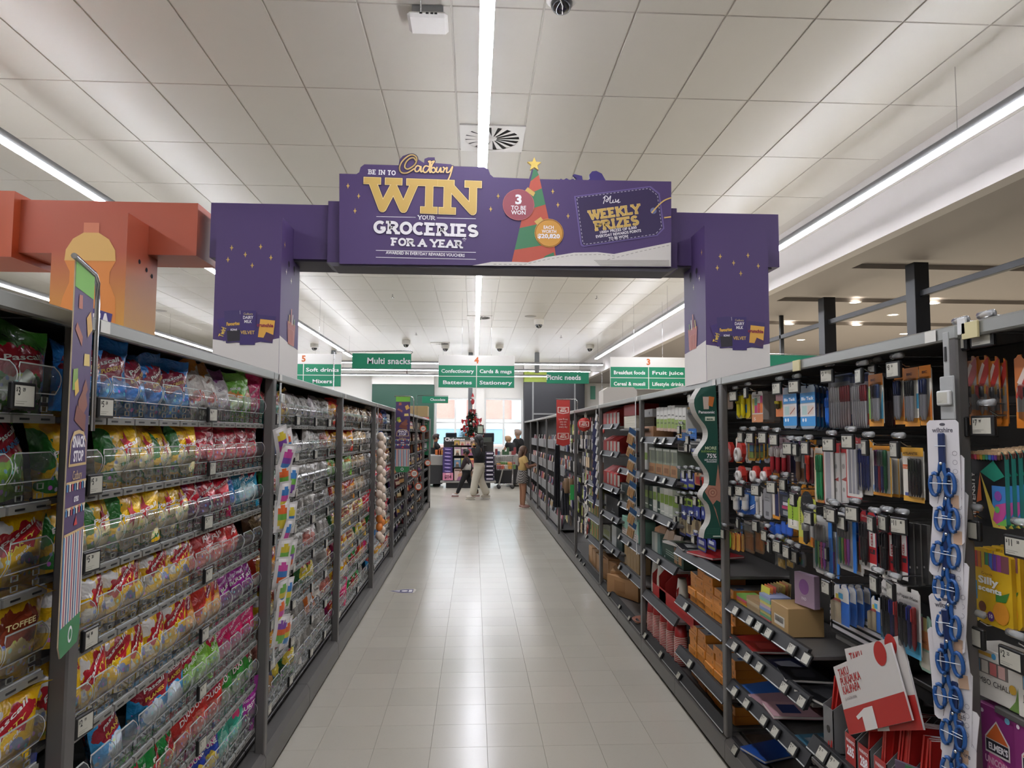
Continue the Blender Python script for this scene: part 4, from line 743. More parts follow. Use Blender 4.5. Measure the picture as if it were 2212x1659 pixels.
# ------------------------------------------------------------------ banners, hanging signs, strips on the left
m_snk = P('#4a3560'); m_sg = M('sign_green', '#17825f', .5); m_sgd = P('#2f7a48')
def snack_banner(label, o, ux, wd, h):
    """tall paper banner hung from a bent metal arm; o = lower left corner of its face"""
    ux = Vector(ux).normalized(); t = thing('snack_banner', label, 'banner', o, group='snack banners'); nrm = ux.cross(Vector((0, 0, 1)))
    mb = MB(); fr_ = (Vector((0, 0, 0)), ux, Vector((0, 0, 1)), nrm); mb.prism([(0, .03), (.02, 0), (wd-.02, 0), (wd, .03), (wd, h), (0, h)], fr_, .003, m_snk, P('#b9a98c')); bo = mb.obj('panel', t)
    q = MB(); F = Flat(q, (0, 0, 0), ux, (0, 0, 1), .0006); s = wd/.19
    F.rect(0, h*.935, wd, h, P('#6fae3c'), 1); F.poly([(0, .03), (.02, 0), (wd-.02, 0), (wd, .03), (wd, h*.075), (0, h*.075)], m_sgd, 1); F.disc(wd/2, h*.04, .02*s, m_wprint, 2, 14); F.disc(wd/2, h*.04, .013*s, m_sgd, 3, 14)
    cl = ['#3f7fb0', '#d9d2c4', '#9c3a50', '#d9d2c4', '#3a3a6a', '#d9d2c4']; k = 18
    for i in range(k): F.rect(wd*i/k, h*.075, wd*(i+1)/k, h*.30, P(cl[i % 6]), 1)
    g_ = P('#d0b27a')
    for a, c in ((.30, .345), (.365, .405), (.43, .475)): F.rect(0, h*a, wd, h*a+.006, g_, 2)
    for a in (.350, .412):
        for i in range(8): F.rect(wd*(i+.15)/8, h*a, wd*(i+.7)/8, h*(a+.02), P(['#4a86b4', '#e0d8c8', '#b04a5a'][i % 3]), 2)
    F.text('Cadbury', wd/2, h*.44, .034*h, g_, 3, 'r', 'c', .8); F.text('oreo', wd/2, h*.382, .03*h, m_wprint, 3, 'b', 'c', .8); F.poly([(wd*.42, h*.32), (wd*.6, h*.32), (wd*.53, h*.345)], P('#c43a3a'), 3)
    F.poly([(wd*.05, h*.475), (wd*.95, h*.475), (wd*.9, h*.54), (wd*.75, h*.565), (wd*.5, h*.57), (wd*.25, h*.565), (wd*.1, h*.54)], g_, 2); F.poly([(wd*.1, h*.482), (wd*.9, h*.482), (wd*.86, h*.537), (wd*.7, h*.557), (wd*.5, h*.56), (wd*.3, h*.557), (wd*.14, h*.537)], P('#3d2a5c'), 3)
    F.text('SNACK', wd/2, h*.525, .040*h, m_wprint, 4, 'x', 'c', 1, 0, wd*.62); F.text('STOP', wd/2, h*.488, .038*h, m_wprint, 4, 'x', 'c', 1, 0, wd*.5)
    for (a, c, w2, h2, ro, col) in ((.62, .64, .22, .035, .5, '#8a5240'), (.55, .60, .3, .025, -.3, '#7a4234'), (.8, .86, .14, .03, .4, '#cfa050'), (.3, .82, .2, .014, -.5, '#a0604a'), (.2, .70, .13, .03, 0, '#7a9a3c'), (.28, .68, .1, .02, .3, '#d8b24a'), (.75, .76, .16, .018, 0, '#d8bc6c'), (.3, .905, .1, .02, 0, '#a8604c'), (.72, .68, .12, .02, .6, '#8a5240')):
        cr, sr = math.cos(ro), math.sin(ro); a *= wd; c *= h; w2 *= wd; h2 *= h
        F.poly([(a+x*cr-y*sr, c+x*sr+y*cr) for x, y in ((-w2, -h2), (w2, -h2*.8), (w2*.8, h2), (-w2*.9, h2*.8))], P(col), 2)
    q.obj('print', bo)
    up = Vector((0, 0, 1)); a = MB(); a.tube([ux*(-.02)+up*(h+.008), ux*(wd+.0)+up*(h+.008), ux*(wd+.035)+up*(h-.01), ux*(wd+.045)+up*(h-.06), ux*(wd+.045)+up*(h-.4)], .007, m_chrome, 8); a.obj('arm', t)
p0, p1 = at(140, 1425, X=-.972), at(197, 1380, X=-.972)
snack_banner('tall purple snack banner hanging in front of the nearest left upright', (-.94, 1.72, 1.177), (-.05, .18, 0), .187, .923)
p = at(853, 1020, Y=LY[4]-.1); snack_banner('distant purple snack banner facing the aisle halfway down the left side', (p.x, LY[4]-.1, p.z), (1, 0, 0), .178, at(853, 857, Y=LY[4]-.1).z-p.z)
def board_sign(name, label, x0, x1, y, z0, z1, lines, rod, size, al='c', mat=None, group='green category signs'):
    t = thing(name, label, 'sign', ((x0+x1)/2, y, z0), group=group); w2 = (x1-x0)/2; h = z1-z0
    b_ = MB().cbox(-w2, w2, 0, .006, 0, h, mat or m_sg, .002).obj('panel', t); q = MB(); F = Flat(q, (0, 0, 0), (1, 0, 0), (0, 0, 1), .0008)
    for (s, x, z, sz) in lines: F.text(s, x*w2*2, z*h, sz, m_wprint, 1, 'b', 'c')
    q.obj('lettering', b_); mb = MB()
    for r_ in rod: mb.tube([Vector(p)-Vector(((x0+x1)/2, y, z0)) for p in r_], .006, m_chrome, 6)
    if rod: mb.obj('arm', t)
def box_at(px0, py0, px1, py1, y): a, b_ = at(px0, py1, Y=y), at(px1, py0, Y=y); return a.x, b_.x, y, a.z, b_.z
x0, x1, y, z0, z1 = box_at(761, 797, 888, 763, 7.0); z0, z1 = sorted((z0, z1))
board_sign('category_sign', 'green hanging sign reading Multi snacks', x0, x1, y, z0, z1, [('Multi snacks', .12, .32, .085)], [[(-1.36, y, 1.99), (-1.36, y, z1+.012), (x0-.15, y, z1+.012), (x1, y, z1+.03), (x1+.012, y, z1+.015), (x1, y, z1)], [(x1-.04, y, z0), (x1-.04, y, z0-.05)]], .09)
x0, x1, y, z0, z1 = box_at(912, 871, 968, 856, 13.2); z0, z1 = sorted((z0, z1))
board_sign('category_sign', 'small green sign reading Chocolate on a bent rod', x0, x1, y, z0, z1, [('Chocolate', .1, .34, .066)], [[(x0-.09, y, z0-.4), (x0-.09, y, z1+.012), (x1, y, z1+.012)]], .09)
x0, x1, y, z0, z1 = box_at(1181, 829, 1272, 804, 9.6); z0, z1 = sorted((z0, z1))
board_sign('category_sign', 'green hanging sign reading Picnic needs', x0, x1, y, z0, z1, [('Picnic needs', -.1, .34, .095)], [[(x0, y, z1+.02), (x0+.03, y, z1+.03), (x1+.16, y, z1+.012), (x1+.18, y, z1-.02), (x1+.18, y, 2.0)]], .09)
x0, x1, y, z0, z1 = box_at(1688, 782, 1750, 764, 7.0); z0, z1 = sorted((z0, z1))
board_sign('category_sign', 'plain green sign seen from behind over the right shelves', 2.9, 3.5, 7.0, 2.33, 2.49, [], [[(2.85, 7.0, 2.5), (3.6, 7.0, 2.5), (3.6, 7.0, 0.0)]], .09)
def aisle_sign(label, no, cells, px0, px1):
    y = 14.6; x0, x1 = at(px0, 770, Y=y).x, at(px1, 770, Y=y).x; z1, zm, z0 = at(1029, 768, Y=y).z, at(1029, 789, Y=y).z, at(1029, 838, Y=y).z
    t = thing('aisle_sign', label, 'sign', ((x0+x1)/2, y, z0), group='hanging aisle number signs'); w2 = (x1-x0)/2; h = z1-z0; hm = zm-z0
    b_ = MB().cbox(-w2, w2, 0, .02, 0, h, M('sign_white', '#dedbd6', .5), .003).obj('panel', t); q = MB(); F = Flat(q, (0, 0, 0), (1, 0, 0), (0, 0, 1), .0012)
    for i in (0, 1):
        for j in (0, 1):
            F.rect(-w2+i*w2+.008, j*hm/2+.008, i*w2-.008, (j+1)*hm/2-.006, m_sg, 1); s = cells[i][1-j]; F.text(s, -w2/2+i*w2, j*hm/2+hm*.16, .105, m_wprint, 2, 'b', 'c', 1, 0, min(.66, .072*len(s)*.92))
    F.text(no, 0, hm+(h-hm)*.22, .17, M('sign_orange', '#c4632c', .5), 2, 'x'); q.obj('lettering', b_)
    mb = MB()
    for x in (-.3, .3): mb.tube([(x, .01, h), (x, .01, 4.44-z0)], .003, m_chrome, 5)
    mb.obj('wire', t)
aisle_sign('hanging aisle sign number four over the middle of the aisle', '4', (('Confectionery', 'Batteries'), ('Cards & mags', 'Stationery')), 947, 1112)
aisle_sign('hanging aisle sign number three on the right', '3', (('Breakfast foods', 'Cereal & muesli'), ('Fruit juice', 'Lifestyle drinks')), 1318, 1483)
aisle_sign('hanging aisle sign number five, half hidden by the left column', '5', (('Cordial', 'Water'), ('Soft drinks', 'Mixers')), 574, 738)
# strip of rainbow packs on the second left upright
rb = ['#b8488c', '#d0602f', '#6aa348', '#c9b43c', '#3f78b0', '#7a4898']
def rainbow(seed, W=.075, H=.15):
    r = random.Random(seed); mb = MB(); c = r.sample(rb, 3); wt_ = P('#cfcac6', .3); NX = 6
    V_ = [(W*(i/NX-.5), -.014*math.sin(PI*i/NX)*math.sin(PI*j/10)**.5, H*j/10) for j in range(11) for i in range(NX+1)]
    for j in range(10):
        for i in range(NX):
            k = (i-2.5)**2/5.5+(j-4.5)**2/14; m_ = wt_ if k > 1 else P(c[0] if j > 5 else c[1] if j > 3 else c[2], .3)
            mb.add([V_[j*(NX+1)+i], V_[j*(NX+1)+i+1], V_[(j+1)*(NX+1)+i+1], V_[(j+1)*(NX+1)+i]], [(0, 1, 2, 3)], m_, True)
    mb.box(-W/2-.004, W/2+.004, 0, .002, -.004, H+.01, P('#c9c5c1')); return mb
st = thing('hanging_strip', 'clear plastic hanging strip on the second left upright', 'strip', (X(-1, -.012), LY[1]+.05, .55)); MB().box(-.004, 0, -.012, .012, 0, 1.4, m_edge).obj('strip', st); put(price_mesh('', P('#d9d9d6'), .05, .045), 'price_tag', st, (.004, 0, 1.3), FACE_L)
for k in range(11):
    for s in (0, 1):
        if s and k % 2: continue
        o = rainbow(k*2+s).obj('rainbow_pack'); r = random.Random(k+50*s); o.location = (X(-1, -.03-.015*s), LY[1]+.05+.05*s+r.uniform(-.01, .03), 1.58-k*.095-.02*s); o.rotation_euler = (r.uniform(.1, .3), r.uniform(-.2, .2)+(-.35 if k == 0 else 0), FACE_L+r.uniform(-.9, -.2))
        tag(o, 'rainbow striped pack, %s from the top in the %s column of the hanging strip' % (ORD[k+1], 'right' if s else 'left'), 'toy pack', 'rainbow packs on the hanging strip')
# strip of white balls on the fourth left upright
st = thing('hanging_strip', 'white hanging strip carrying balls on the fourth left upright', 'strip', (X(-1, -.012), LY[3]+.06, .6)); MB().box(-.004, 0, -.012, .012, 0, 1.35, m_edge).obj('strip', st)
m_ball = M('ball_white', '#cdb9a6', .35); m_ballo = M('ball_orange', '#cf7a34', .35); bme = {}
for k in range(26):
    r = random.Random(k); o = MB().ball((0, 0, 0), (.036, .036, .044), m_ballo if k in (20, 21, 22) else m_ball, 12, 8).obj('candy_ball'); o.location = (X(-1, -.04-.02*(k % 2)), LY[3]+.02+.09*(k % 2)+r.uniform(-.02, .05), 1.66-k*.042)
    tag(o, ('orange' if k in (20, 21, 22) else 'white')+' candy ball, %s from the top on the fourth left upright' % (ORD[k+1] if k < 20 else 'twenty-'+ORD[k-19]), 'candy', 'candy balls on the hanging strip')
# round orange price flags at the chocolate end
for k, (px, py, y) in enumerate(((914, 926, 13.4), (895, 1023, 11.6), (904, 1051, 12.2), (924, 1000, 14.4))):
    p = at(px, py, Y=y); t = thing('price_flag', 'round orange price flag, %s of four down the chocolate bays' % ['highest', 'third', 'lowest', 'second'][k], 'flag', p, group='orange price flags')
    MB().lathe([(0, 0), (.065, 0)], P('#c8522c'), n=8).obj('disc', t).rotation_euler = (PI/2, 0, 0); q = MB(); F = Flat(q, (0, -.001, 0), (1, 0, 0), (0, 0, 1), .0012); F.disc(0, 0, .045, P('#e0d8cc'), 1); F.line([(-.03, .008), (.03, .014)], .008, m_ink, 2, False); F.line([(-.028, -.012), (.028, -.006)], .006, m_ink, 2, False); q.obj('print', t)
    MB().tube([(0, .004, 0), (-1.05-p.x, .02, -.02)], .003, m_chrome, 5).obj('clip', t)
# floor sticker
p = at(868, 1277, Z=.0); t = thing('floor_sticker', 'purple and white floor sticker beside the left plinth', 'sticker', (p.x, p.y, .0005)); q = MB(); F = Flat(q, (0, 0, 0), (1, 0, 0), (0, 1, 0), .0006)
F.poly([(-.16, 0), (.02, .1), (.13, .11), (.15, .06), (.14, -.08), (.1, -.11), (.0, -.1)], P('#c4bdb2'), 1); F.poly([(-.13, 0), (.02, .085), (.12, .09), (.12, -.09), (.0, -.085)], P('#40386a'), 2); F.poly([(-.09, 0), (-.02, .03), (-.02, -.03)], m_wprint, 3); F.disc(.03, 0, .035, m_wprint, 3, 12); F.rect(.075, -.05, .11, .05, m_wprint, 3); q.obj('print', t)
# ------------------------------------------------------------------ right-hand shelves
def rc(a, b_, c, d, Xp):
    """a front face on the right shelves: photo box -> centre y, base z, width, height on the plane X = Xp"""
    m = (b_+d)/2; yf, yn = at(a, m, X=Xp).y, at(c, m, X=Xp).y; mx = (a+c)/2; z1, z0 = at(mx, b_, X=Xp).z, at(mx, d, X=Xp).z
    return (yf+yn)/2, z0, yf-yn, z1-z0
def rbay(k, label, rows, back=.52, **kw): return bay(1, RY[k], RY[k+1], label, rows, back, **kw)
m_rs = M('shelf_lip', '#1d1d1e', .55)
def rail(shelf, y0, y1, z, d=.012, tags=(), tilt=.45, tw=.075, h=.05):
    """sloping ticket rail along a shelf front with its price tags"""
    q = MB(); vs = [(X(1, d+a), y, z+c) for y in (y0, y1) for a, c in ((0, -.03), (.03, .022), (.045, .022), (.02, -.03))]
    q.add(vs, [(0, 1, 5, 4), (1, 2, 6, 5), (2, 3, 7, 6), (3, 0, 4, 7), (0, 3, 2, 1), (4, 5, 6, 7)], m_rs); q.add([(X(1, d+a)-.0012, y, z+c) for y in (y0, y1) for a, c in ((.001, -.027), (.0035, -.023))], [(0, 1, 3, 2)], m_edge); q.obj('ticket_rail', shelf)
    for (y, pr_) in tags:
        o = put(price_mesh(pr_, None, tw, h), 'price_tag', shelf, (X(1, d-.002), y, z-.028)); o.rotation_euler = (-tilt, 0, FACE_R)
def shelf_at(t, y0, y1, z, d0=.05, d1=.5):
    q = sbox(MB(), 1, d0, d1, y0, y1, z-.022, z-.004, m_steel); return q.obj('shelf', t, -Vector(t.location))
HK = {}
def hook(t, y, z, price, Xf=1.345, Xb=1.66, tagdz=-.062, yawr=0.0, w_=.07):
    """peg hook with a clear ticket holder and a price tag on its front"""
    L = round(Xb-Xf, 2)
    if L not in HK:
        mb = MB(); mb.tube([(0, L, 0), (0, .02, 0), (0, .0, .012)], .0028, m_chrome, 5).tube([(0, L, .03), (0, 0, .03)], .0025, m_chrome, 5)
        mb.lathe([(.0, -.028), (.01, -.026), (.01, .026), (0, .028)], clear('holder_clear', (.9, .9, .9), .35, .15), (0, 0, 0), 8); k = len(mb.v)-4*8
        for i in range(k, len(mb.v)): x, y_, z_ = mb.v[i]; mb.v[i] = (z_, -.006+x, .032+y_)
        HK[L] = mb.mesh('peg_hook')
    h = put(HK[L], 'peg_hook', t, Vector((Xf, y, z))-Vector(t.location), FACE_R)
    if price is not None: put(price_mesh(price, None, w_, .054), 'price_tag', h, (0, -.012, tagdz+.02), yawr)
PK = {}
def pack_mesh(spec, w_, h):
    key = (spec, round(w_, 3), round(h, 3))
    if key in PK: return PK[key]
    d = SPEC[spec]; mb = MB(); c = min(.012, w_*.2); card = P(d.get('card', '#d9d5cc'), .45); th = d.get('th', .003)
    out = [(-w_/2+c, 0), (w_/2-c, 0), (w_/2, c), (w_/2, h-c), (w_/2-c, h), (.012, h), (.012, h-.012), (-.012, h-.012), (-.012, h), (-w_/2+c, h), (-w_/2, h-c), (-w_/2, c)] if w_ > .04 else [(-w_/2, 0), (w_/2, 0), (w_/2, h), (-w_/2, h)]
    mb.prism(out, (Vector((0, 0, 0)), Vector((1, 0, 0)), Vector((0, 0, 1)), Vector((0, -1, 0))), th, card, P(d.get('side', d.get('card', '#d9d5cc')), .45))
    F = Flat(mb, (0, 0, 0), (1, 0, 0), (0, 0, 1), .0005); q = .96*w_/2
    for s in d.get('rects', ()): F.rect(-w_/2+s[0]*w_, s[1]*h, -w_/2+s[2]*w_, s[3]*h, P(s[4], .45), s[5] if len(s) > 5 else 1)
    for s in d.get('polys', ()): F.poly([(-w_/2+a*w_, b_*h) for a, b_ in s[0]], P(s[1], .45), 2)
    for s in d.get('discs', ()): F.disc(-w_/2+s[0]*w_, s[1]*h, s[2]*w_, P(s[3], .45), 3, 14)
    for s in d.get('text', ()): F.text(s[0], -w_/2+s[1]*w_, s[2]*h, s[3]*h, P(s[4], .45), 4, s[6] if len(s) > 6 else 'b', 'c', 1, s[7] if len(s) > 7 else 0, s[5]*w_ if s[5] else None)
    pens = []
    for (x, z0, z1, r, c1, c2) in d.get('pens', ()): pens.append((x*w_-w_/2, z0*h, z1*h, r, c1, c2))
    bl = None
    if d.get('blister'):
        a, b_, c2, e2 = d['blister']; bm = MB(); x0, x1, z0, z1 = -w_/2+a*w_, -w_/2+c2*w_, b_*h, e2*h; D = d.get('bd', .016); i = .006
        bm.add([(x0, -.001, z0), (x1, -.001, z0), (x1, -.001, z1), (x0, -.001, z1), (x0+i, -D, z0+i), (x1-i, -D, z0+i), (x1-i, -D, z1-i), (x0+i, -D, z1-i)], [(4, 5, 6, 7), (0, 1, 5, 4), (1, 2, 6, 5), (2, 3, 7, 6), (3, 0, 4, 7)], clear('blister_clear', (.98, .98, .98), .015, .08)); bl = bm.mesh('blister')
    PK[key] = (mb.mesh('hang_pack'), pens, bl); return PK[key]
PN = {}
def pen_mesh(h, r, c1, c2):
    k = (round(h, 3), r, c1, c2)
    if k in PN: return PN[k]
    mb = MB(); a, b_ = P(c1, .3), P(c2, .3)
    mb.lathe([(0, 0), (r*.25, .0), (r*.8, h*.1), (r, h*.14), (r, h*.62)], a, (0, 0, 0), 8).lathe([(r, h*.62), (r*1.08, h*.62), (r*1.08, h*.97), (r*.6, h), (0, h)], b_, (0, 0, 0), 8).box(-r*.25, r*.25, -r*1.45, -r*1.0, h*.66, h*.96, b_)
    PN[k] = mb.mesh('pen'); return PN[k]
SEEN = {}
def pack(spec, box, label, n_=1, Xp=1.40, step=.032, name='hang_pack', cat='stationery', group='hanging stationery packs', tilt=0.0, yawr=0.0, dy=0.0, tiltx=0.0):
    yc, z0, w_, h = rc(*box, Xp); me, pens, bl = pack_mesh(spec, w_, h)
    for i in range(n_):
        lb = label if i == 0 else '%s, %s one behind it' % (label.split(', front one')[0]+(' left file' if 'left file' in label else ' right file' if 'right file' in label else ''), ORD[i])
        o = put(me, name, None, (Xp+i*step, yc+i*dy, z0-i*.002), 0, (tiltx, tilt, FACE_R+yawr)); tag(o, lb, cat, group if n_ == 1 else group+' in file')
        if i == 0 or n_ < 3:
            for (x, a, b_, r, c1, c2) in pens: put(pen_mesh(b_-a, r, c1, c2), 'pen', o, (x, -r-.001, a))
            if bl: put(bl, 'blister', o)
SPEC = {
 'bic4': dict(card='#d8d2c4', rects=[(0, .78, 1, 1, '#cf7a1e'), (0, 0, 1, .14, '#d08a24'), (0, .14, .3, .55, '#6f9a3c')], polys=[([(0, .55), (.3, .55), (.05, .75), (0, .76)], '#8fae5a'), ([(.7, .14), (1, .14), (1, .7)], '#3f8aa8')], text=[('BIC', .35, .87, .06, '#5a2a10', .34)], pens=[(.48, .1, .8, .005, '#b0b0b4', '#3a1c24'), (.58, .1, .8, .005, '#b0b0b4', '#20242c'), (.68, .1, .8, .005, '#b0b0b4', '#24305c'), (.78, .1, .8, .005, '#b0b0b4', '#24427a')], blister=(.36, .06, .92, .84)),
 'bic3n': dict(card='#d8d2c4', rects=[(0, .78, 1, 1, '#cf7a1e'), (0, 0, 1, .14, '#d08a24'), (0, .14, .35, .5, '#7a9a44')], polys=[([(.6, .14), (1, .14), (1, .6)], '#c9702c')], text=[('BIC', .5, .87, .06, '#5a2a10', .45)], pens=[(.4, .08, .78, .007, '#a8a8ac', '#1c2850'), (.6, .08, .78, .007, '#a8a8ac', '#1c2850')], blister=(.2, .06, .85, .82)),
 'bic3k': dict(card='#d8d2c4', rects=[(0, .78, 1, 1, '#cf7a1e'), (0, 0, 1, .14, '#d08a24'), (0, .14, .3, .5, '#8aa64a'), (.8, .3, 1, .55, '#3f8aa8')], text=[('BIC', .4, .87, .06, '#5a2a10', .4)], pens=[(.36, .08, .78, .006, '#a8a8ac', '#16181c'), (.5, .08, .78, .006, '#a8a8ac', '#16181c'), (.64, .08, .78, .006, '#a8a8ac', '#16181c')], blister=(.22, .06, .85, .82)),
 'clearpens': dict(card='#8e8e92', rects=[(0, .86, 1, 1, '#20305c'), (0, .76, 1, .86, '#77777c'), (0, .02, 1, .76, '#8a8488')], pens=[(.1+i*.11, .01, .78, .0048, '#c9c6c6' if i < 4 else '#b9aaa8', '#d6d2d0' if i < 4 else '#a8323a') for i in range(8)], polys=[([(.4, .08), (1, .08), (1, .27), (.4, .27)], '#b03a34')], blister=(0, 0, 1, .98), bd=.014),
 'clearpensb': dict(card='#8e8e92', rects=[(0, .84, 1, 1, '#20305c'), (0, .02, 1, .84, '#9a979a'), (0, .06, .45, .26, '#2c3f80'), (.55, .06, 1, .26, '#b03a34')], pens=[(.1+i*.13, .01, .78, .0048, '#c9c6c6', '#d6d2d0' if i < 4 else '#a8323a') for i in range(7)], blister=(0, 0, 1, .98), bd=.014),
 'darkpens': dict(card='#1a1618', rects=[(0, .7, 1, 1, '#141416'), (.5, .05, 1, .22, '#6a2020')], pens=[(.3+i*.13, .02, .7, .0045, '#3a2a28', '#2a2022') for i in range(5)]),
 'blutack': dict(card='#8a97a4', side='#1a2f5c', th=.005, rects=[(0, .6, 1, .83, '#2f86c4'), (0, .28, 1, .58, '#d6d4d2'), (0, .06, 1, .28, '#2f8ac8'), (.12, .32, .45, .53, '#b4cfc8'), (.5, .32, .9, .53, '#d9c9bc')], text=[('Blu Tack', .5, .66, .1, '#e8eef4', .8, 'x')], discs=[(.2, .2, .06, '#e0ecf4'), (.38, .2, .06, '#e0ecf4')], polys=[([(.5, .34), (.9, .5), (.9, .47), (.55, .33)], '#a8604a')]),
 'bluepens': dict(card='#1c4fa4', rects=[(0, .85, 1, 1, '#16387c')], pens=[(.25, .03, .8, .006, '#2c6cc4', '#2456a8'), (.6, .03, .8, .006, '#2c6cc4', '#2456a8')]),
 'tape': dict(card='#6a5238', rects=[(.1, .1, .9, .9, '#7a5e40')]),
 'highlighter': dict(card='#c9b21c', rects=[(.3, .22, .75, .58, '#1f6ab0'), (.05, .22, .3, .58, '#d8d4c4')], pens=[(.25, .02, .98, .012, '#d4c21e', '#d8c822'), (.62, .02, .98, .012, '#d4c21e', '#d8c822')]),
 'sharpie5': dict(card='#d4cdc2', side='#8f8780', th=.03, rects=[(.05, .3, .25, .78, '#c9b43c'), (.27, .3, .5, .78, '#c23a78'), (.27, .55, .5, .8, '#5a9a78'), (.52, .3, .75, .62, '#c43a3c'), (.77, .3, .98, .62, '#d8702c'), (.77, .62, .98, .85, '#c9487c'), (0, 0, 1, .26, '#cf8a5c')], text=[('Sharpie', .5, .84, .09, '#2c2420', .8, 'r'), ('5', .3, .06, .14, '#e8d8c8', .2)]),
 'sharpie1': dict(card='#b98a8c', rects=[(0, 0, 1, .3, '#cf7a44'), (.25, .3, .75, .55, '#b0a02c')], text=[('Sharpie', .5, .72, .12, '#2c2024', .9, 'r')], pens=[(.5, .25, .55, .01, '#3a3420', '#a8982c')]),
 'redtape': dict(card='#a82a26', rects=[(0, .0, 1, .2, '#8a201e')]),
 'yellowpack': dict(card='#c9961e', rects=[(.2, .1, .85, .9, '#4a4a44'), (.22, .12, .83, .35, '#8aa63c'), (.22, .38, .83, .62, '#2f7fa8'), (.22, .64, .83, .86, '#8a3f94')], blister=(.15, .06, .9, .94)),
 'sharpiem': dict(card='#8f6a70', rects=[(0, 0, 1, .62, '#5a2024'), (0, .62, 1, 1, '#8a7478')], text=[('Sharpie', .5, .8, .06, '#221a1c', .85, 'r')], pens=[(.5, .02, .72, .011, '#8f2028', '#b8b0ac')]),
 'navycard': dict(card='#151c3c', rects=[(.1, .1, .9, .9, '#121a38')]),
 'greyglue': dict(card='#8d8c88', rects=[(.1, .05, .9, .42, '#6a4a34'), (.1, .42, .9, .95, '#a3a29c')], pens=[(.5, .04, .95, .011, '#5f4838', '#9a9994')]),
 'redpens': dict(card='#4a2426', rects=[(.0, .75, 1, 1, '#a8a29a')], pens=[(.25, .03, .85, .006, '#3a3a3c', '#6a6a6c'), (.6, .03, .85, .008, '#a82a22', '#c43a2c')]),
 'greenpencil': dict(card='#c98a4c', rects=[(.1, .88, .9, .98, '#d9cfc0'), (.15, .05, .9, .85, '#2f6a44')], polys=[([(0, 0), (.25, 0), (.12, .9), (0, .95)], '#d8c4a4')], pens=[(.4, .04, .86, .005, '#2c7a4c', '#2c7a4c'), (.6, .04, .86, .005, '#2a6a44', '#2a6a44'), (.78, .04, .86, .005, '#2c7a4c', '#2c7a4c')]),
 'rulerset': dict(card='#a9a6a0', rects=[(0, .84, 1, 1, '#b3282a'), (.15, .06, .85, .82, '#b9b6b0')], polys=[([(.2, .4), (.8, .45), (.8, .38)], '#8a3a34')], discs=[(.5, .62, .16, '#8d8a84'), (.5, .24, .14, '#8d8a84')]),
 'ruler': dict(card='#c3bfb8', rects=[(0, 0, 1, .03, '#b8322e'), (0, .9, 1, 1, '#b3282a'), (0, 0, .05, 1, '#b8322e'), (.16, .08, .34, .88, '#77757a'), (.4, .08, .58, .88, '#838186'), (.64, .08, .82, .88, '#77757a')], text=[('Rulers', .5, .92, .05, '#e8d8d4', .7, 'r')]),
 'rulerb': dict(card='#b9b5ae', rects=[(0, .86, 1, 1, '#b3282a'), (.25, .06, .75, .84, '#8d8b90'), (0, 0, .06, 1, '#b8322e')], text=[('STEEL', .5, .88, .04, '#e8d8d4', .7)]),
 'atlb': dict(card='#d6d0c4', rects=[(0, .86, 1, 1, '#cf8a24'), (0, 0, .25, .35, '#cf8a24'), (0, .42, .3, .5, '#8a2a2c')], text=[('Atlantis', .45, .89, .06, '#3a2410', .8)], pens=[(.42+i*.13, .08, .84, .006, '#1c2c6c', '#20388a') for i in range(4)], blister=(.32, .05, .98, .87)),
 'atlc': dict(card='#d0ccc2', rects=[(0, .9, 1, 1, '#cf8a24'), (0, 0, 1, .06, '#cf8a24'), (.94, 0, 1, 1, '#cf9a3c'), (0, .1, .3, .2, '#7a9ac4')], pens=[(.34, .06, .92, .006, '#1c2c6c', '#8a4a7a'), (.48, .06, .92, .006, '#a82a3c', '#8a8a90'), (.62, .06, .92, .006, '#2c3a7c', '#77807c'), (.78, .06, .92, .006, '#1c5c34', '#206a3c')], blister=(.25, .04, .93, .95)),
 'atlk': dict(card='#d6d0c4', rects=[(0, .84, 1, 1, '#cf9a34'), (0, 0, 1, .1, '#cf9a34'), (0, .6, .35, .68, '#c9602c'), (.08, .1, .4, .16, '#3a4a84')], text=[('ATLANTIS', .4, .87, .06, '#2c1c10', .7), ('Original', .2, .62, .04, '#e8d8c8', .36, 'r')], pens=[(.52+i*.12, .1, .8, .006, '#1c1a1a', '#241f1e') for i in range(4)], blister=(.42, .06, .98, .84)),
 'gluebottle': dict(card='#1f5fa8', rects=[(0, .85, 1, 1, '#1a2c54'), (0, .0, 1, .4, '#184a94')], polys=[([(.5, .3), (.95, .45), (.95, .4), (.5, .25)], '#d8e0ea'), ([(.5, .22), (.95, .37), (.95, .32), (.5, .17)], '#d8e0ea')], text=[('Bostik', .5, .9, .07, '#d8d8d8', .6)], pens=[(.35, .1, .8, .018, '#d8d4cc', '#d9d6ce')]),
 'whitepen': dict(card='#b9b7b2', rects=[(.1, .05, .9, .9, '#cfccc6')], text=[('CORRECT', .5, .2, .05, '#4a4a4c', .7)], pens=[(.5, .03, .93, .008, '#d0ccc6', '#c9c6c0')]),
 'silver': dict(card='#8d8c8e', rects=[(.12, .05, .88, .95, '#9a9a9c'), (.3, .1, .7, .25, '#6a6a6c'), (.2, .6, .8, .62, '#6a6a6c'), (.2, .7, .8, .72, '#6a6a6c')], th=.012),
 'expo': dict(card='#2c3140', rects=[(.1, .72, .9, .95, '#3a4a70'), (.4, .52, .9, .66, '#5a5f68'), (.4, .38, .9, .48, '#c9c6cc'), (.3, .26, .9, .36, '#b0305c'), (.4, .06, .9, .2, '#8d9092')], text=[('EXPO', .5, .8, .1, '#c9d4e0', .8)]),
 'bicblue': dict(card='#c9a878', rects=[(0, 0, 1, .12, '#cf8a24'), (.35, .1, .9, .9, '#1c2450'), (0, .12, .3, .95, '#cfc6b8')]),
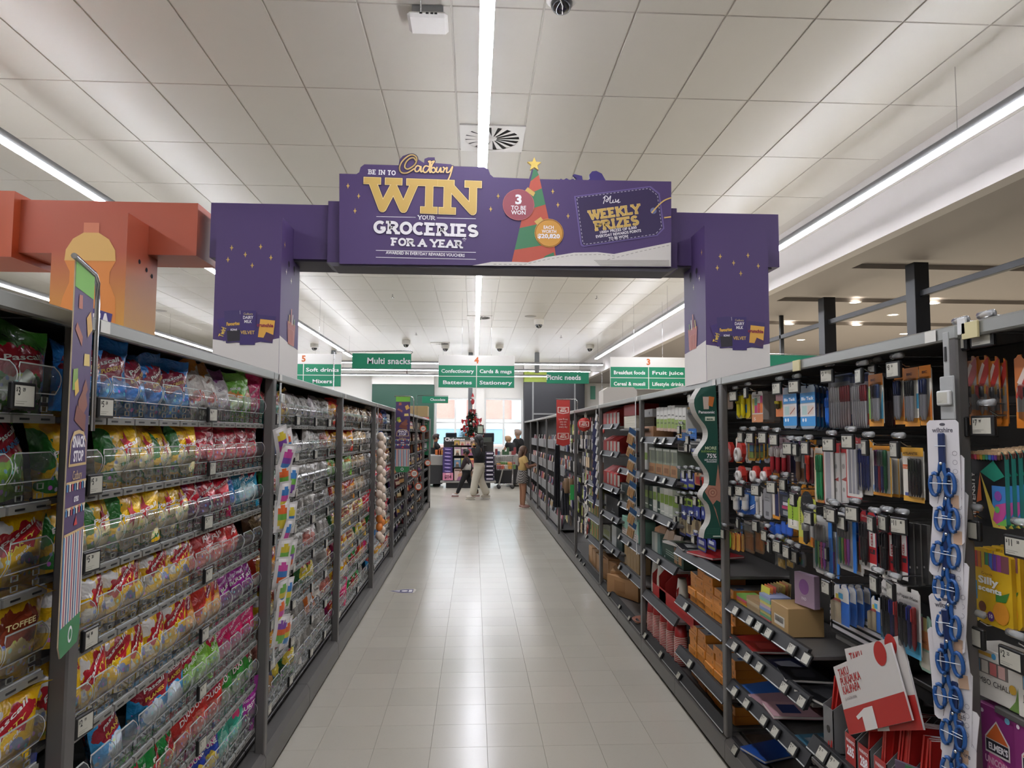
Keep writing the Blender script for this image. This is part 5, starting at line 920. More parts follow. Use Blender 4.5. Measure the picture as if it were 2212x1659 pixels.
 'vivid': dict(card='#b3b84c', rects=[(0, 0, 1, .14, '#cf9a2c'), (.3, .14, 1, .5, '#a9a8a4'), (.32, .5, .8, .98, '#16181a'), (.7, .03, 1, .2, '#d07a2c')], discs=[(.55, .85, .38, '#15171a')], text=[('Vivid', .55, .84, .07, '#d8d8d4', .5, 'r'), ('Vivid', .52, .2, .07, '#1a1a1a', .45, 'r', 1.5), ('INTENSE', .18, .6, .06, '#1a1a1a', .5, 'b', 1.57)], pens=[(.62, .04, .5, .012, '#2c2c2e', '#8d8c88')]),
 'vividlime': dict(card='#8fb02c', rects=[(0, 0, 1, .3, '#c9c4ac'), (.2, .1, .8, .3, '#dcd8cc')], text=[('INTENSE', .5, .5, .1, '#1a1a1a', .9, 'b', 1.57)]),
 'orangecard': dict(card='#c9831f', rects=[(.1, .1, .9, .6, '#a8641c')], text=[('BIC', .5, .7, .2, '#4a2810', .6)]),
 'stickylime': dict(card='#7fae3a', rects=[(0, 0, .06, 1, '#d8903c')]),
 'stickyorange': dict(card='#c98a3c', rects=[(.1, 0, .3, 1, '#c4604c'), (.55, 0, .7, 1, '#c9a84c')]),
 'rubberbands': dict(card='#8a6a48', rects=[(0, .68, 1, 1, '#8d8880'), (.1, .08, .9, .62, '#a86a34')], blister=(0, 0, 1, .95), bd=.02),
 'bluepeg': dict(card='#234a9c', rects=[(.1, .1, .4, .9, '#2c5cb8'), (.55, .1, .9, .9, '#2c5cb8')]),
 'pins': dict(card='#77746e', rects=[(.1, .04, .9, .4, '#b8923c'), (.1, .5, .9, .95, '#8d8a84')], discs=[(.3, .15, .12, '#d8b45c'), (.6, .2, .12, '#c9a044'), (.45, .3, .1, '#e0c47c')], blister=(0, 0, 1, .95), bd=.012),
 'pinscol': dict(card='#5c5650', rects=[(.1, .05, .9, .5, '#4a5a6c')], discs=[(.2, .3, .1, '#b03a3c'), (.45, .22, .1, '#2c6a9c'), (.7, .32, .1, '#2f8a6c'), (.55, .42, .1, '#c9a03c')], blister=(0, 0, 1, .95), bd=.012),
 'hilighterset': dict(card='#c4c2bc', side='#2a6ab4', rects=[(0, .85, 1, 1, '#cfcdc8'), (.82, 0, 1, 1, '#2f72c0'), (.2, .06, .75, .1, '#8d8c8c')], pens=[(.2, .1, .85, .006, '#2f8a6c', '#8a8884'), (.36, .1, .85, .006, '#7aae4c', '#8a8884'), (.52, .1, .85, .006, '#c9487c', '#8a8884'), (.66, .1, .85, .006, '#8a4a9c', '#8a8884')], blister=(.08, .05, .8, .9)),
 'pencilblue': dict(card='#c9c6be', rects=[(.2, .62, 1, 1, '#2a6ab4'), (.35, .06, .75, .6, '#c49a6a'), (0, 0, 1, .06, '#d4d0c8')], text=[('HB', .6, .74, .06, '#dde4ec', .4)]),
 'sgel': dict(card='#a82428', side='#16386c', rects=[(0, 0, 1, .14, '#d4d0ca'), (.56, .42, .95, .78, '#d6d2cc'), (.6, .3, .9, .38, '#2a2a30')], text=[('S-GEL', .8, .5, .08, '#a82428', .34*2.2, 'b', 1.57), ('Sharpie', .5, .9, .05, '#e0d4d0', .8, 'r')], pens=[(.26, .12, .82, .008, '#1a1a1c', '#222226'), (.44, .08, .82, .008, '#1a1a1c', '#222226')], blister=(.08, .05, .56, .86)),
 'blackpen': dict(card='#211f1e', side='#6a6864', th=.012, rects=[(.15, .05, .85, .9, '#181716')], discs=[(.5, .28, .1, '#8d8a86')]),
 'eraser': dict(card='#c9c6c0', side='#2a62b0', rects=[(0, .0, .45, .55, '#b9a888'), (.0, .55, .45, .62, '#b03a3c'), (.45, 0, 1, .6, '#2a62b4'), (.1, .62, .4, .75, '#c9b43c'), (.3, .66, .6, .8, '#3f9ac4')], blister=(.02, .02, .5, .6), bd=.02),
 'papermate': dict(card='#d0ccc6', rects=[(0, 0, 1, .26, '#3f9cc4'), (0, .0, .12, .6, '#3f9cc4')], text=[('Paper Mate', .5, .84, .07, '#1c1a1c', .9, 'r')], pens=[(.2, .12, .76, .007, '#222226', '#1a1a1c'), (.4, .12, .76, .007, '#222226', '#1a1a1c'), (.6, .12, .76, .007, '#2a2c6c', '#2c3484'), (.82, .12, .76, .007, '#9c2c30', '#b83a38')], blister=(.08, .08, .95, .8)),
 'bicpastel': dict(card='#8fae9c', rects=[(0, .4, 1, .72, '#d08a5c'), (.1, .72, .4, .96, '#c97a9c'), (.4, .72, .7, .96, '#c9b87a'), (.15, .05, .85, .36, '#c9c4b4')], text=[('BIC', .5, .5, .06, '#7a4a2c', .4)]),
 'mechpencil': dict(card='#c0702a', rects=[(.05, .2, .95, .72, '#9b948c'), (0, 0, 1, .22, '#cf7a24'), (.55, .45, .8, .58, '#b8862c')], polys=[([(0, .42), (.3, .38), (1, .74), (1, .98), (.55, .86)], '#a83028'), ([(0, .5), (.55, .9), (.3, 1), (0, .95)], '#b0642c'), ([(.1, .62), (.3, .58), (.75, .86), (.6, .9)], '#c9b8ac')], pens=[(.6, .15, .56, .005, '#6a5a50', '#2c2a2a')], blister=(.3, .1, .95, .6)),
 'intensity': dict(card='#121213', side='#2f7f74', th=.018, rects=[(.1, .9, .95, .98, '#b9706c'), (.62, .04, 1, .55, '#3f7ab8'), (.02, .16, .22, .2, '#c9702c')], polys=[([(.3, .72), (.62, .3), (1, .0), (.62, .0)], '#c9b04a'), ([(.3, .72), (.7, .6), (1, .68), (.7, .88)], '#1f7a64'), ([(.3, .72), (.16, .3), (.32, .34)], '#c9602c'), ([(.62, .1), (.8, .02), (1, .2), (1, .34), (.72, .3)], '#b84a8a'), ([(.7, .04), (1, .04), (1, .14)], '#6fae4c')], discs=[(.8, .42, .1, '#8a4a9c'), (.76, .24, .07, '#5aa85c')], text=[('INTENSITY', .14, .42, .1, '#d8d4cc', .9, 'b', 1.57), ('BIC', .12, .2, .07, '#d88a2c', .2), ('12', .08, .1, .1, '#c9702c', .13)], pens=[(.15+i*.085, .88, 1.0, .0045, c, '#d8b48c') for i, c in enumerate(('#b03a4a', '#c94a6c', '#d0703c', '#c9a03c', '#5a9a4c', '#3f8a7c', '#3f7ac0', '#4a4ab0', '#7a3f94', '#5a3a2c'))]),
 'sillyscents': dict(card='#cfa61f', side='#b8901c', th=.016, rects=[(.05, .74, .95, .96, '#7a4a50'), (.05, .74, .14, .96, '#b83a34'), (.16, .74, .24, .96, '#c9702c'), (.26, .74, .34, .96, '#c9b03c'), (.36, .74, .44, .96, '#3f8a5c'), (.46, .74, .54, .96, '#3f6ab0'), (.56, .74, .64, .96, '#5a3f94'), (.66, .74, .76, .96, '#8a3f84'), (.0, .3, .12, .55, '#3f8ab8')], discs=[(.4, .68, .16, '#d0a028'), (.72, .2, .2, '#d8902c'), (.25, .22, .1, '#6a3a24'), (.46, .12, .09, '#5a2f74')], polys=[([(.6, .34), (.85, .36), (.95, .5), (.75, .44), (.6, .5)], '#3f7a34')], text=[('Crayola', .4, .66, .05, '#4a3a10', .28, 'r'), ('Silly', .42, .54, .13, '#ecebe4', .5, 'x'), ('scents', .46, .44, .1, '#ecebe4', .6, 'x'), ('10', .46, .1, .07, '#e8e4e4', .1)]),
}
PRT = ['3.00', '2.99', '1.80', '4.50', '5.99', '8.50', '2.25', '7.99']
# --- nearest bay: pencils, markers, chalk, slime kits
t0, s0 = bay(1, RY[0]-1.82, RY[0]-.012, 'nearest right shelving bay with coloured pencils, chalk and slime kits', [], .36)
pack('mechpencil', (2077, 770, 2112, 918), 'orange and red mechanical pencil pack, leftmost under the 9.50 tag', 1, 1.37); pack('mechpencil', (2106, 768, 2138, 919), 'orange and red mechanical pencil pack, second from the left, top row', 1, 1.375); pack('mechpencil', (2130, 770, 2160, 920), 'orange and red mechanical pencil pack, third from the left, top row', 1, 1.38); pack('mechpencil', (2150, 774, 2176, 921), 'orange and red mechanical pencil pack, fourth from the left, top row', 1, 1.39)
pack('mechpencil', (2194, 764, 2240, 925), 'orange pencil pack cut by the right edge of the picture', 1, 1.37)
for k in range(8): pack('intensity', (2098+k*15-(k > 0)*0, 975-k*1.6, 2172+k*15, 1137-k*1), 'black coloured pencil pack with a bright triangle print, %s from the left' % ORD[k+1], 1, 1.365+k*.012)
for k in range(5): pack('sillyscents', (2102+k*19, 1190-k*2, 2186+k*19, 1352-k*3), 'yellow scented marker pack, %s from the left' % ORD[k+1], 1, 1.365+k*.012)
for (px, py, pr_) in ((2082, 752, '9.50'), (2138, 742, '11.99'), (2083, 936, '7.99'), (2140, 934, '7.99'), (2110, 1158, '9.80'), (2215, 1197, '11.00'), (2118, 1388, '4.00'), (2203, 1440, '2.25')):
    p = at(px, py, X=1.345); hook(t0, p.y, p.z+.045, pr_, 1.345, 1.64, -.075, 0, .085)
# chalk boxes
def ibox(name, label, cat, box, Xf, dep, col, draw=None, group=None, rz=0.0, z=None, top=None, ch=.002):
    """boxed goods: front face measured on the photo, own depth"""
    yc, z0, w_, h = rc(*box, Xf); z0 = z if z is not None else z0
    t = thing(name, label, cat, (Xf, yc, z0), 0, group); t.rotation_euler = (0, 0, FACE_R+rz)
    MB().cbox(-w_/2, w_/2, 0, dep, 0, h, P(col), ch).obj('carton', t)
    q = MB(); F = Flat(q, (0, 0, 0), (1, 0, 0), (0, 0, 1), .0006); F.W, F.H = w_, h
    if top: q.add([(-w_/2+.002, .002, h+.0006), (w_/2-.002, .002, h+.0006), (w_/2-.002, dep-.002, h+.0006), (-w_/2+.002, dep-.002, h+.0006)], [(0, 1, 2, 3)], P(top))
    if draw: draw(F)
    if q.v: q.obj('print', t)
    return t
def d_chalk(F):
    w_, h = F.W, F.H; F.text('JUMBO CHALK', 0, h*.3, h*.16, P('#33302c'), 2, 'r', 'c', 1, 0, w_*.75); F.rect(-w_*.38, h*.5, w_*.3, h*.78, P('#77706a'), 1)
    for i, c in enumerate(('#6fa0c4', '#d9d2c6', '#c9706c', '#d0a8a0')): F.rect(-w_*.36+i*w_*.16, h*.52, -w_*.36+(i+.8)*w_*.16, h*.76, P(c), 2)
    F.poly([(w_*.3, 0), (w_*.5, 0), (w_*.5, h*.6), (w_*.42, h*.2)], P('#6a8a44'), 2); F.disc(w_*.38, h*.4, h*.09, P('#c9a03c'), 3); F.rect(-w_*.45, h*.86, 0, h*.93, P('#c99a3c'), 2); F.disc(w_*.05, h*.9, h*.06, P('#4f9ac4'), 3)
yc, z0, w_, h = rc(2097, 1405, 2212, 1520, 1.36)
chz = z0; sh0 = shelf_at(t0, RY[0]-1.8, RY[0]-.05, chz-.002, .05, .34)
ibox('chalk_box', 'white jumbo chalk box with pastel sticks, nearest the grey upright', 'chalk', (2095, 1412, 2198, 1520), 1.36, .1, '#d3cec4', d_chalk, 'chalk boxes', .06, chz); ibox('chalk_box', 'white jumbo chalk box half cut by the right edge', 'chalk', (2200, 1400, 2300, 1525), 1.36, .1, '#d3cec4', d_chalk, 'chalk boxes', .05, chz)
def d_slime(F):
    w_, h = F.W, F.H; F.poly([(-w_*.45, h*.1), (w_*.5, h*.0), (w_*.5, h*.45), (-w_*.2, h*.6)], P('#c4508c'), 1); F.poly([(-w_*.32, h*.55), (w_*.34, h*.55), (w_*.34, h*.7), (0, h*.88), (-w_*.32, h*.7)], P('#d8d0cc'), 2); F.poly([(-w_*.29, h*.57), (w_*.31, h*.57), (w_*.31, h*.68), (-w_*.29, h*.68)], P('#23202a'), 3); F.poly([(-w_*.29, h*.69), (w_*.31, h*.69), (0, h*.86)], P('#c8602c'), 3)
    F.text("ELMER'S", .005, h*.595, h*.085, m_wprint, 5, 'x', 'c', 1, 0, w_*.52); F.text('UNICORN', 0, h*.45, h*.09, P('#e0b0c8'), 4, 'x', 'c', 1, -.05, w_*.66); F.text('MAGIC', 0, h*.36, h*.08, P('#e0b8c4'), 4, 'x', 'c', 1, -.05, w_*.5); F.text('SLIME KIT', 0, h*.29, h*.05, m_wprint, 4, 'b', 'c', 1, -.05, w_*.5)
    F.disc(-w_*.38, h*.93, h*.02, P('#d8c8d4'), 2); F.disc(w_*.3, h*.93, h*.03, P('#6aa8c4'), 2); F.disc(0, h*.12, h*.07, P('#d8d0dc'), 3); F.poly([(w_*.2, 0), (w_*.34, 0), (w_*.3, h*.2)], P('#cf8a4c'), 3)
yc, z0, w_, h = rc(2122, 1527, 2195, 1760, 1.36); slz = z0; shelf_at(t0, RY[0]-1.8, RY[0]-.05, slz-.002, .05, .34)
ibox('slime_kit', 'magenta slime kit box with an orange and black badge beside the scissors', 'craft kit', (2122, 1535, 2192, 1760), 1.36, .08, '#7d2a68', d_slime, 'slime kits', .1, slz, '#8a3a74'); ibox('slime_kit', 'magenta slime kit box cut by the right edge', 'craft kit', (2194, 1545, 2290, 1790), 1.36, .08, '#7d2a68', d_slime, 'slime kits', .02, slz, '#8a3a74')
for k, (c, a) in enumerate((('#4a5a3c', 1500), ('#8a2a2c', 1550), ('#cfc8bc', 1585))):
    y_, z_, w_, h = rc(2100, a, 2125, a+70, 1.5); o = MB().cbox(-.06, .06, 0, .02, 0, .16, P(c), .003).obj('craft_book', None, (1.52, y_-.02, slz)); o.rotation_euler = (0, 0, FACE_R+.3); o.location = (1.45+.04*k, RY[0]-.12-.03*k, slz); tag(o, '%s craft book stacked behind the slime kits' % ['green', 'red', 'white'][k], 'book', 'craft books')
for (tt_, px, py, w_) in ((t0, 2098, 713, .06), (t0, 2080, 705, .03)): p = at(px, py, X=1.303); MB().cbox(1.297, 1.304, p.y-w_/2, p.y+w_/2, p.z-.022, p.z+.022, P('#c4b98c' if w_ > .05 else '#c9c9c6'), .001).obj('rail_ticket', tt_, -Vector(tt_.location))
# --- pen bay
t1, s1 = bay(1, RY[0], RY[1], 'right shelving bay of hanging pens with notebooks and red exercise books', [], .36)
p = at(1722, 790, X=1.303); MB().cbox(1.297, 1.304, p.y-.03, p.y+.03, p.z-.022, p.z+.022, P('#c4b98c'), .001).obj('rail_ticket', t1, -Vector(t1.location))
ROWS1 = [
 ('tape', (1568, 845, 1583, 884), 'brown parcel tape roll card, leftmost in the top row', 1, 1.45, '#'), ('highlighter', (1595, 853, 1620, 903), 'yellow highlighter pair on a yellow card, top row', 1, 1.40, '3.00'),
 ('sharpie5', (1624, 846, 1648, 912), 'five colour marker box at the left of the top row', 3, 1.385, '12.00'), ('sharpie1', (1676, 838, 1694, 900), 'pink and yellow single marker card in the top row', 1, 1.40, None),
 ('blutack', (1692, 836, 1721, 925), 'blue and white sticky putty card, front one of the left file', 4, 1.375, '3.00'), ('blutack', (1729, 832, 1761, 926), 'blue and white sticky putty card, front one of the right file', 7, 1.375, '3.00'),
 ('bluepens', (1786, 843, 1798, 920), 'narrow blue pen card left of the clear pen bags', 1, 1.41, None), ('clearpens', (1796, 808, 1843, 926), 'clear bag of red and white pens, left one in the top row', 1, 1.385, '3.00'), ('clearpensb', (1843, 806, 1878, 925), 'clear bag of red and white pens, right one in the top row', 1, 1.385, None),
 ('bic4', (1877, 808, 1908, 921), 'orange topped card of four pens in mixed colours', 1, 1.375, '3.99'), ('darkpens', (1908, 800, 1935, 924), 'dark pen card hanging between the orange topped cards', 1, 1.44, '3.99'), ('bic3n', (1933, 796, 1955, 917), 'orange topped card with two navy pens, narrow', 1, 1.39, None), ('bic3k', (1954, 794, 1986, 921), 'orange topped card with three black pens', 1, 1.375, '8.50'), ('bic3n', (1987, 789, 2013, 919), 'orange topped card with navy pens beside the scissors', 1, 1.375, None),
 ('yellowpack', (1616, 942, 1632, 995), 'yellow flag marker pack, first from the left', 1, 1.385, '2.99'), ('yellowpack', (1631, 943, 1641, 995), 'yellow flag marker pack, second from the left', 1, 1.395, None), ('yellowpack', (1640, 943, 1650, 994), 'yellow flag marker pack, third from the left', 1, 1.405, '2.99'), ('yellowpack', (1650, 942, 1658, 991), 'yellow flag marker pack, fourth from the left', 1, 1.42, None), ('yellowpack', (1658, 940, 1666, 990), 'yellow flag marker pack, fifth from the left', 1, 1.43, None),
 ('sharpiem', (1667, 943, 1681, 1022), 'red marker card, first of three in the second row', 1, 1.385, '2.00'), ('sharpiem', (1680, 945, 1692, 1023), 'red marker card, second of three in the second row', 1, 1.39, None), ('sharpiem', (1692, 947, 1706, 1024), 'red marker card, third of three in the second row', 1, 1.395, '5.00'),
 ('navycard', (1706, 950, 1722, 1022), 'plain navy card in the second row', 1, 1.42, None), ('greyglue', (1722, 966, 1739, 1044), 'grey glue stick card in the second row', 1, 1.375, '4.00'), ('redpens', (1739, 968, 1757, 1044), 'grey and red pen card in the second row', 1, 1.38, '4.00'), ('greenpencil', (1760, 965, 1782, 1085), 'orange card of green pencils left of the rulers', 1, 1.38, '5.00'),
 ('rulerb', (1779, 955, 1800, 1090), 'steel ruler card with a red header', 1, 1.375, None), ('rulerset', (1799, 957, 1815, 1090), 'red headed geometry set card, left one', 1, 1.385, None), ('rulerset', (1814, 957, 1832, 1090), 'red headed geometry set card, right one', 1, 1.39, '6.00'), ('ruler', (1828, 945, 1861, 1077), 'white card of three steel rulers edged in red', 1, 1.375, None),
 ('atlb', (1846, 950, 1887, 1068), 'orange and white card of four blue pens', 1, 1.385, '6.00'), ('atlc', (1886, 963, 1926, 1071), 'card of four pens in mixed colours, front one of the file', 3, 1.375, '6.00'), ('atlk', (1951, 967, 1996, 1084), 'orange and white card of four black pens beside the scissors', 1, 1.375, '5.00'),
 ('gluebottle', (1592, 1058, 1611, 1110), 'blue card with a white glue bottle, left one', 1, 1.385, '2.00'), ('gluebottle', (1611, 1058, 1631, 1110), 'blue card with a white glue bottle, right one', 1, 1.385, '2.00'), ('whitepen', (1634, 1062, 1646, 1116), 'white correction pen card in the third row', 1, 1.385, None), ('silver', (1649, 1056, 1666, 1121), 'silver eraser box in the third row', 1, 1.385, '2.00'), ('bicblue', (1669, 1054, 1684, 1121), 'tan and navy marker card in the third row', 1, 1.39, None), ('expo', (1683, 1050, 1704, 1116), 'dark whiteboard marker card with colour bars', 1, 1.38, '5.00'),
 ('vividlime', (1702, 1078, 1726, 1142), 'lime marker card left of the black round headed one', 1, 1.37, None), ('vivid', (1725, 1076, 1762, 1178), 'lime marker card with a black round head', 1, 1.36, '5.00'), ('orangecard', (1731, 1048, 1757, 1082), 'orange pen card hanging behind the lime cards, left', 1, 1.42, None), ('orangecard', (1756, 1050, 1778, 1085), 'orange pen card hanging behind the lime cards, right', 1, 1.42, None),
 ('stickylime', (1561, 1147, 1578, 1181), 'lime sticky note pack, leftmost in the fourth row', 1, 1.34, '2.00'), ('stickyorange', (1577, 1150, 1587, 1187), 'orange sticky note pack, first of three', 1, 1.35, '2.00'), ('stickyorange', (1587, 1152, 1598, 1190), 'orange sticky note pack, second of three', 1, 1.36, None), ('stickyorange', (1598, 1153, 1608, 1191), 'orange sticky note pack, third of three', 1, 1.37, None), ('rubberbands', (1608, 1128, 1630, 1192), 'clear bag of brown rubber bands, left one', 1, 1.375, '2.00'), ('rubberbands', (1630, 1126, 1650, 1194), 'clear bag of brown rubber bands, right one', 1, 1.38, None), ('bluepeg', (1662, 1130, 1687, 1155), 'blue clip card in the fourth row, left one', 1, 1.40, None), ('bluepeg', (1687, 1128, 1712, 1156), 'blue clip card in the fourth row, right one', 1, 1.40, None),
 ('pins', (1679, 1178, 1698, 1227), 'clear pack of brass pins, left one', 1, 1.375, '2.00'), ('pins', (1697, 1178, 1715, 1226), 'clear pack of brass pins, right one', 1, 1.38, '2.00'), ('pinscol', (1715, 1190, 1740, 1222), 'clear pack of coloured push pins', 1, 1.385, '2.00'),
 ('hilighterset', (1760, 1116, 1797, 1241), 'grey and blue fineliner card, first of three', 1, 1.365, '2.00'), ('hilighterset', (1788, 1148, 1812, 1246), 'grey and blue fineliner card, second of three', 1, 1.38, None), ('hilighterset', (1812, 1110, 1849, 1232), 'grey and blue fineliner card, third of three', 1, 1.365, '2.00'), ('pencilblue', (1843, 1126, 1864, 1241), 'blue and white pencil card left of the red gel pens', 1, 1.385, '9.00'), ('sgel', (1860, 1106, 1893, 1232), 'red and white gel pen card, first from the left', 2, 1.37, '9.00'), ('sgel', (1905, 1128, 1936, 1252), 'red and white gel pen card, second from the left', 1, 1.37, '17.00'), ('sgel', (1934, 1126, 1960, 1251), 'red and white gel pen card, third from the left', 1, 1.38, '11.00'), ('blackpen', (1958, 1130, 1974, 1262), 'black pen card, first of three beside the scissors', 1, 1.385, None), ('blackpen', (1974, 1132, 1989, 1262), 'black pen card, second of three beside the scissors', 1, 1.39, '11.00'), ('blackpen', (1989, 1134, 2004, 1260), 'black pen card, third of three beside the scissors', 1, 1.395, None),
 ('eraser', (1803, 1266, 1834, 1348), 'blue and white eraser card, front one of the file', 4, 1.36, '2.00'), ('eraser', (1883, 1290, 1905, 1365), 'blue and white eraser card beside the ballpoint cards', 1, 1.39, None), ('papermate', (1906, 1258, 1950, 1398), 'white card of four ballpoints, left one', 1, 1.365, '11.00'), ('papermate', (1944, 1272, 1988, 1416), 'white card of four ballpoints, right one', 1, 1.35, '11.00'), ('bicpastel', (1985, 1330, 2012, 1450), 'pastel pen card half hidden behind the scissors', 1, 1.375, None)]
for (sp_, bx, lb, n_, Xp, pr_) in ROWS1:
    pack(sp_, bx, lb, n_, Xp, .022 if n_ > 4 else .03, dy=.012 if n_ > 4 else .006)
    yc, z0, w_, h = rc(*bx, Xp)
    if pr_ is not None: hook(t1, yc+.004, z0+h+.006, None if pr_ == '#' else pr_, Xp-.035, 1.66, -.06, random.Random(int(bx[0])).uniform(-.3, .25))
for k, (px, py) in enumerate(((1790, 1186), (1700, 1040), (1640, 1130), (1660, 1150), (1800, 1100), (1725, 1195))): p = at(px, py, X=1.38); hook(t1, p.y, p.z, PRT[k], 1.38)
fill = ['expo', 'silver', 'bicblue', 'yellowpack', 'sharpiem', 'whitepen', 'orangecard', 'redpens', 'hilighterset', 'bluepk0']; SPEC['bluepk0'] = dict(card='#2a4a8c', rects=[(.1, .1, .9, .5, '#c9c4bc')])
for r_, (pa, pb) in enumerate(((850, 905), (945, 1000), (1010, 1048), (1060, 1112), (1128, 1178))):
    for k in range(9):
        px = 1590+k*20; sp_ = fill[(k*3+r_*2) % 10]; pack(sp_, (px, pa, px+13, pb), 'small stationery card hanging further back, %s from the left, %s row' % (ORD[k+1], ORD[r_+1]), 1, 1.48, group='cards hanging further back')
# red tape dispensers
def tape_disp(box, label):
    yc, z0, w_, h = rc(*box, 1.4); t = thing('tape_dispenser', label, 'tape', (1.4, yc, z0), FACE_R, 'red tape dispensers'); s = h/.075
    pr_ = [(-.03, .02), (-.022, .0), (.015, 0), (.04, .03), (.036, .06), (.012, .075), (-.014, .07), (-.03, .045)]
    MB().prism([(a*s*.85, b_*s) for a, b_ in pr_], (Vector((0, -.01, 0)), Vector((1, 0, 0)), Vector((0, 0, 1)), Vector((0, -1, 0))), .022, m_red).obj('body', t)
    o = MB().lathe([(.012*s, -.011), (.026*s, -.011), (.026*s, .011), (.012*s, .011), (.012*s, -.011)], P('#c9c4bc', .3), n=16).obj('tape_roll', t); o.rotation_euler = (PI/2, 0, 0); o.location = (.002, -.014, .026*s)
for k, bx in enumerate(((1567, 955, 1586, 998), (1587, 953, 1613, 998), (1592, 1006, 1611, 1040), (1622, 1006, 1644, 1040), (1648, 1008, 1664, 1040))): tape_disp(bx, 'red tape dispenser, %s from the left in the %s row' % ((ORD[k+1], 'upper') if k < 2 else (ORD[k-1], 'lower')))
# far half of the pen bay: sloping shelves with notebooks
yn, yf = (RY[0]+RY[1])/2+.02, RY[1]-.035
def zr(px, py): return at(px, py, X=1.32).z
zA, zB, zC, zD = zr(1600, 1322), zr(1600, 1402), zr(1600, 1500), zr(1592, 1618)
for k, (z, tg) in enumerate(((zA, ((1594, '2.00'), (1625, '3.00'), (1644, '2.00'), (1666, '2.00'), (1716, '3.00'), (1748, ''))), (zB, ((1592, '5.00'), (1620, '3.00'), (1646, '4.00'), (1700, '3.00'), (1738, '6.00'))), (zC, ((1592, '5.00'), (1618, '4.00'), (1655, '5.00'), (1680, '3.00'), (1718, '2.00'))), (zD, ((1592, '2.00'),)))):
    s = shelf_at(t1, yn, yf, z, .04, .35); s2 = s
    q = [(at(px, 1300+90*k+(px-1590)*.65, X=1.32).y-t1.location.y*0, pr_) for px, pr_ in tg]
    hold = s; off = Vector(t1.location)
    rail(s, yn, yf, z-.0, .0, q, .5, .066, .048)
def book(label, y, z, w_, dep, th, col, rz, Xc=1.47, edge='#d8d4cc', rx=0.0, group='notebooks on the sloping shelves', cov=None):
    t = thing('notebook', label, 'notebook', (Xc, y, z), 0, group); t.rotation_euler = (0, rx, rz)
    MB().cbox(-dep/2, dep/2, -w_/2, w_/2, .002, th-.002, P(edge), .001).obj('pages', t); MB().box(-dep/2-.002, dep/2+.002, -w_/2-.002, w_/2+.002, th-.002, th, P(col, .35)).box(-dep/2-.002, dep/2+.002, -w_/2-.002, w_/2+.002, 0, .002, P(col, .35)).obj('cover', t)
    if cov:
        q = MB(); F = Flat(q, (0, 0, th), (0, -1, 0), (1, 0, 0), .0006); F.rect(-w_*.3, -dep*.3, w_*.3, dep*.05, P(cov), 1); q.obj('print', t)
for k, (lb, px, z, col, rz, cov) in enumerate((('red plastic notebook under the second ticket rail, left end', 1600, zB, '#a8282a', .2, None), ('dark red notebook lying on the second sloping shelf', 1625, zB+.012, '#8a2426', -.1, '#a83a34'), ('navy notebook with a small label on the second sloping shelf', 1668, zB, '#1f2440', .15, '#8d8f98'), ('black spiral notebook on the second sloping shelf, middle', 1700, zB+.01, '#1c1c1e', -.2, '#2c2c30'), ('black spiral notebook at the near end of the second shelf', 1745, zB, '#222224', .25, '#3a3a3c'),
    ('blue ring notebook on the third sloping shelf, left end', 1610, zC, '#2a5aa0', .3, None), ('dusty pink notebook on the third sloping shelf', 1640, zC+.012, '#9c7a80', .1, None), ('pink notebook with a blue label on the third sloping shelf', 1668, zC+.024, '#b08a8e', -.1, '#24305c'), ('slate blue notebook on the third sloping shelf', 1730, zC, '#3a6478', .1, '#7a8488'),
    ('bright blue folder on the lowest sloping shelf', 1620, zD+.02, '#1f4a94', .35, None), ('grey and blue exercise book on the lowest sloping shelf', 1680, zD+.01, '#8d949c', .15, '#1f4a94'), ('white exercise book stack on the lowest sloping shelf', 1660, zD, '#c9c4bc', .2, None), ('pink exercise book at the near end of the lowest shelf', 1720, zD, '#b08a84', .05, None))):
    p = at(px, 1400, X=1.36); book(lb, p.y, z, .17, .24, .014, col, rz, 1.46, cov=cov)
for k, (lb, px0, px1, cols, h) in enumerate((('small stack of bright sticky notes at the upright', 1590, 1612, ('#c9b83c', '#c9702c', '#c4506c', '#7aa84c'), .05), ('pile of tan envelopes beside the sticky notes', 1612, 1640, ('#b09a78', '#a88e68', '#b8a484', '#a08460'), .07), ('pastel memo cube, blue green yellow pink', 1640, 1664, ('#b8605c', '#6fa078', '#b8b06c', '#7a90b0', '#b8a0a8', '#c9c06c', '#7fae94', '#8a94b4'), .12))):
    y1_, y0_ = at(px0, 1310, X=1.37).y, at(px1, 1310, X=1.37).y; t = thing('paper_stack', lb, 'paper', (1.37, (y0_+y1_)/2, zA), FACE_R, 'paper stacks on the top sloping shelf'); w_ = y1_-y0_-.006; r = random.Random(k)
    for j, c in enumerate(cols): MB().box(-w_/2+r.uniform(-.003, .003), w_/2+r.uniform(-.003, .003), r.uniform(0, .004), .1, h*j/len(cols)+.0005, h*(j+1)/len(cols), P(c)).obj('sheet_block', t)
def d_bar(F): F.rect(-F.W*.3, F.H*.25, F.W*.3, F.H*.6, P('#d0cabd'), 1); [F.rect(-F.W*.25+i*F.W*.045, F.H*.36, -F.W*.25+(i+.5)*F.W*.045, F.H*.56, P('#3a352c'), 2) for i in range(11)]
ibox('cardboard_box', 'brown open cardboard box of cards with a barcode label', 'box', (1666, 1302, 1702, 1362), 1.36, .16, '#a98a5c', d_bar, None, 0, zA)
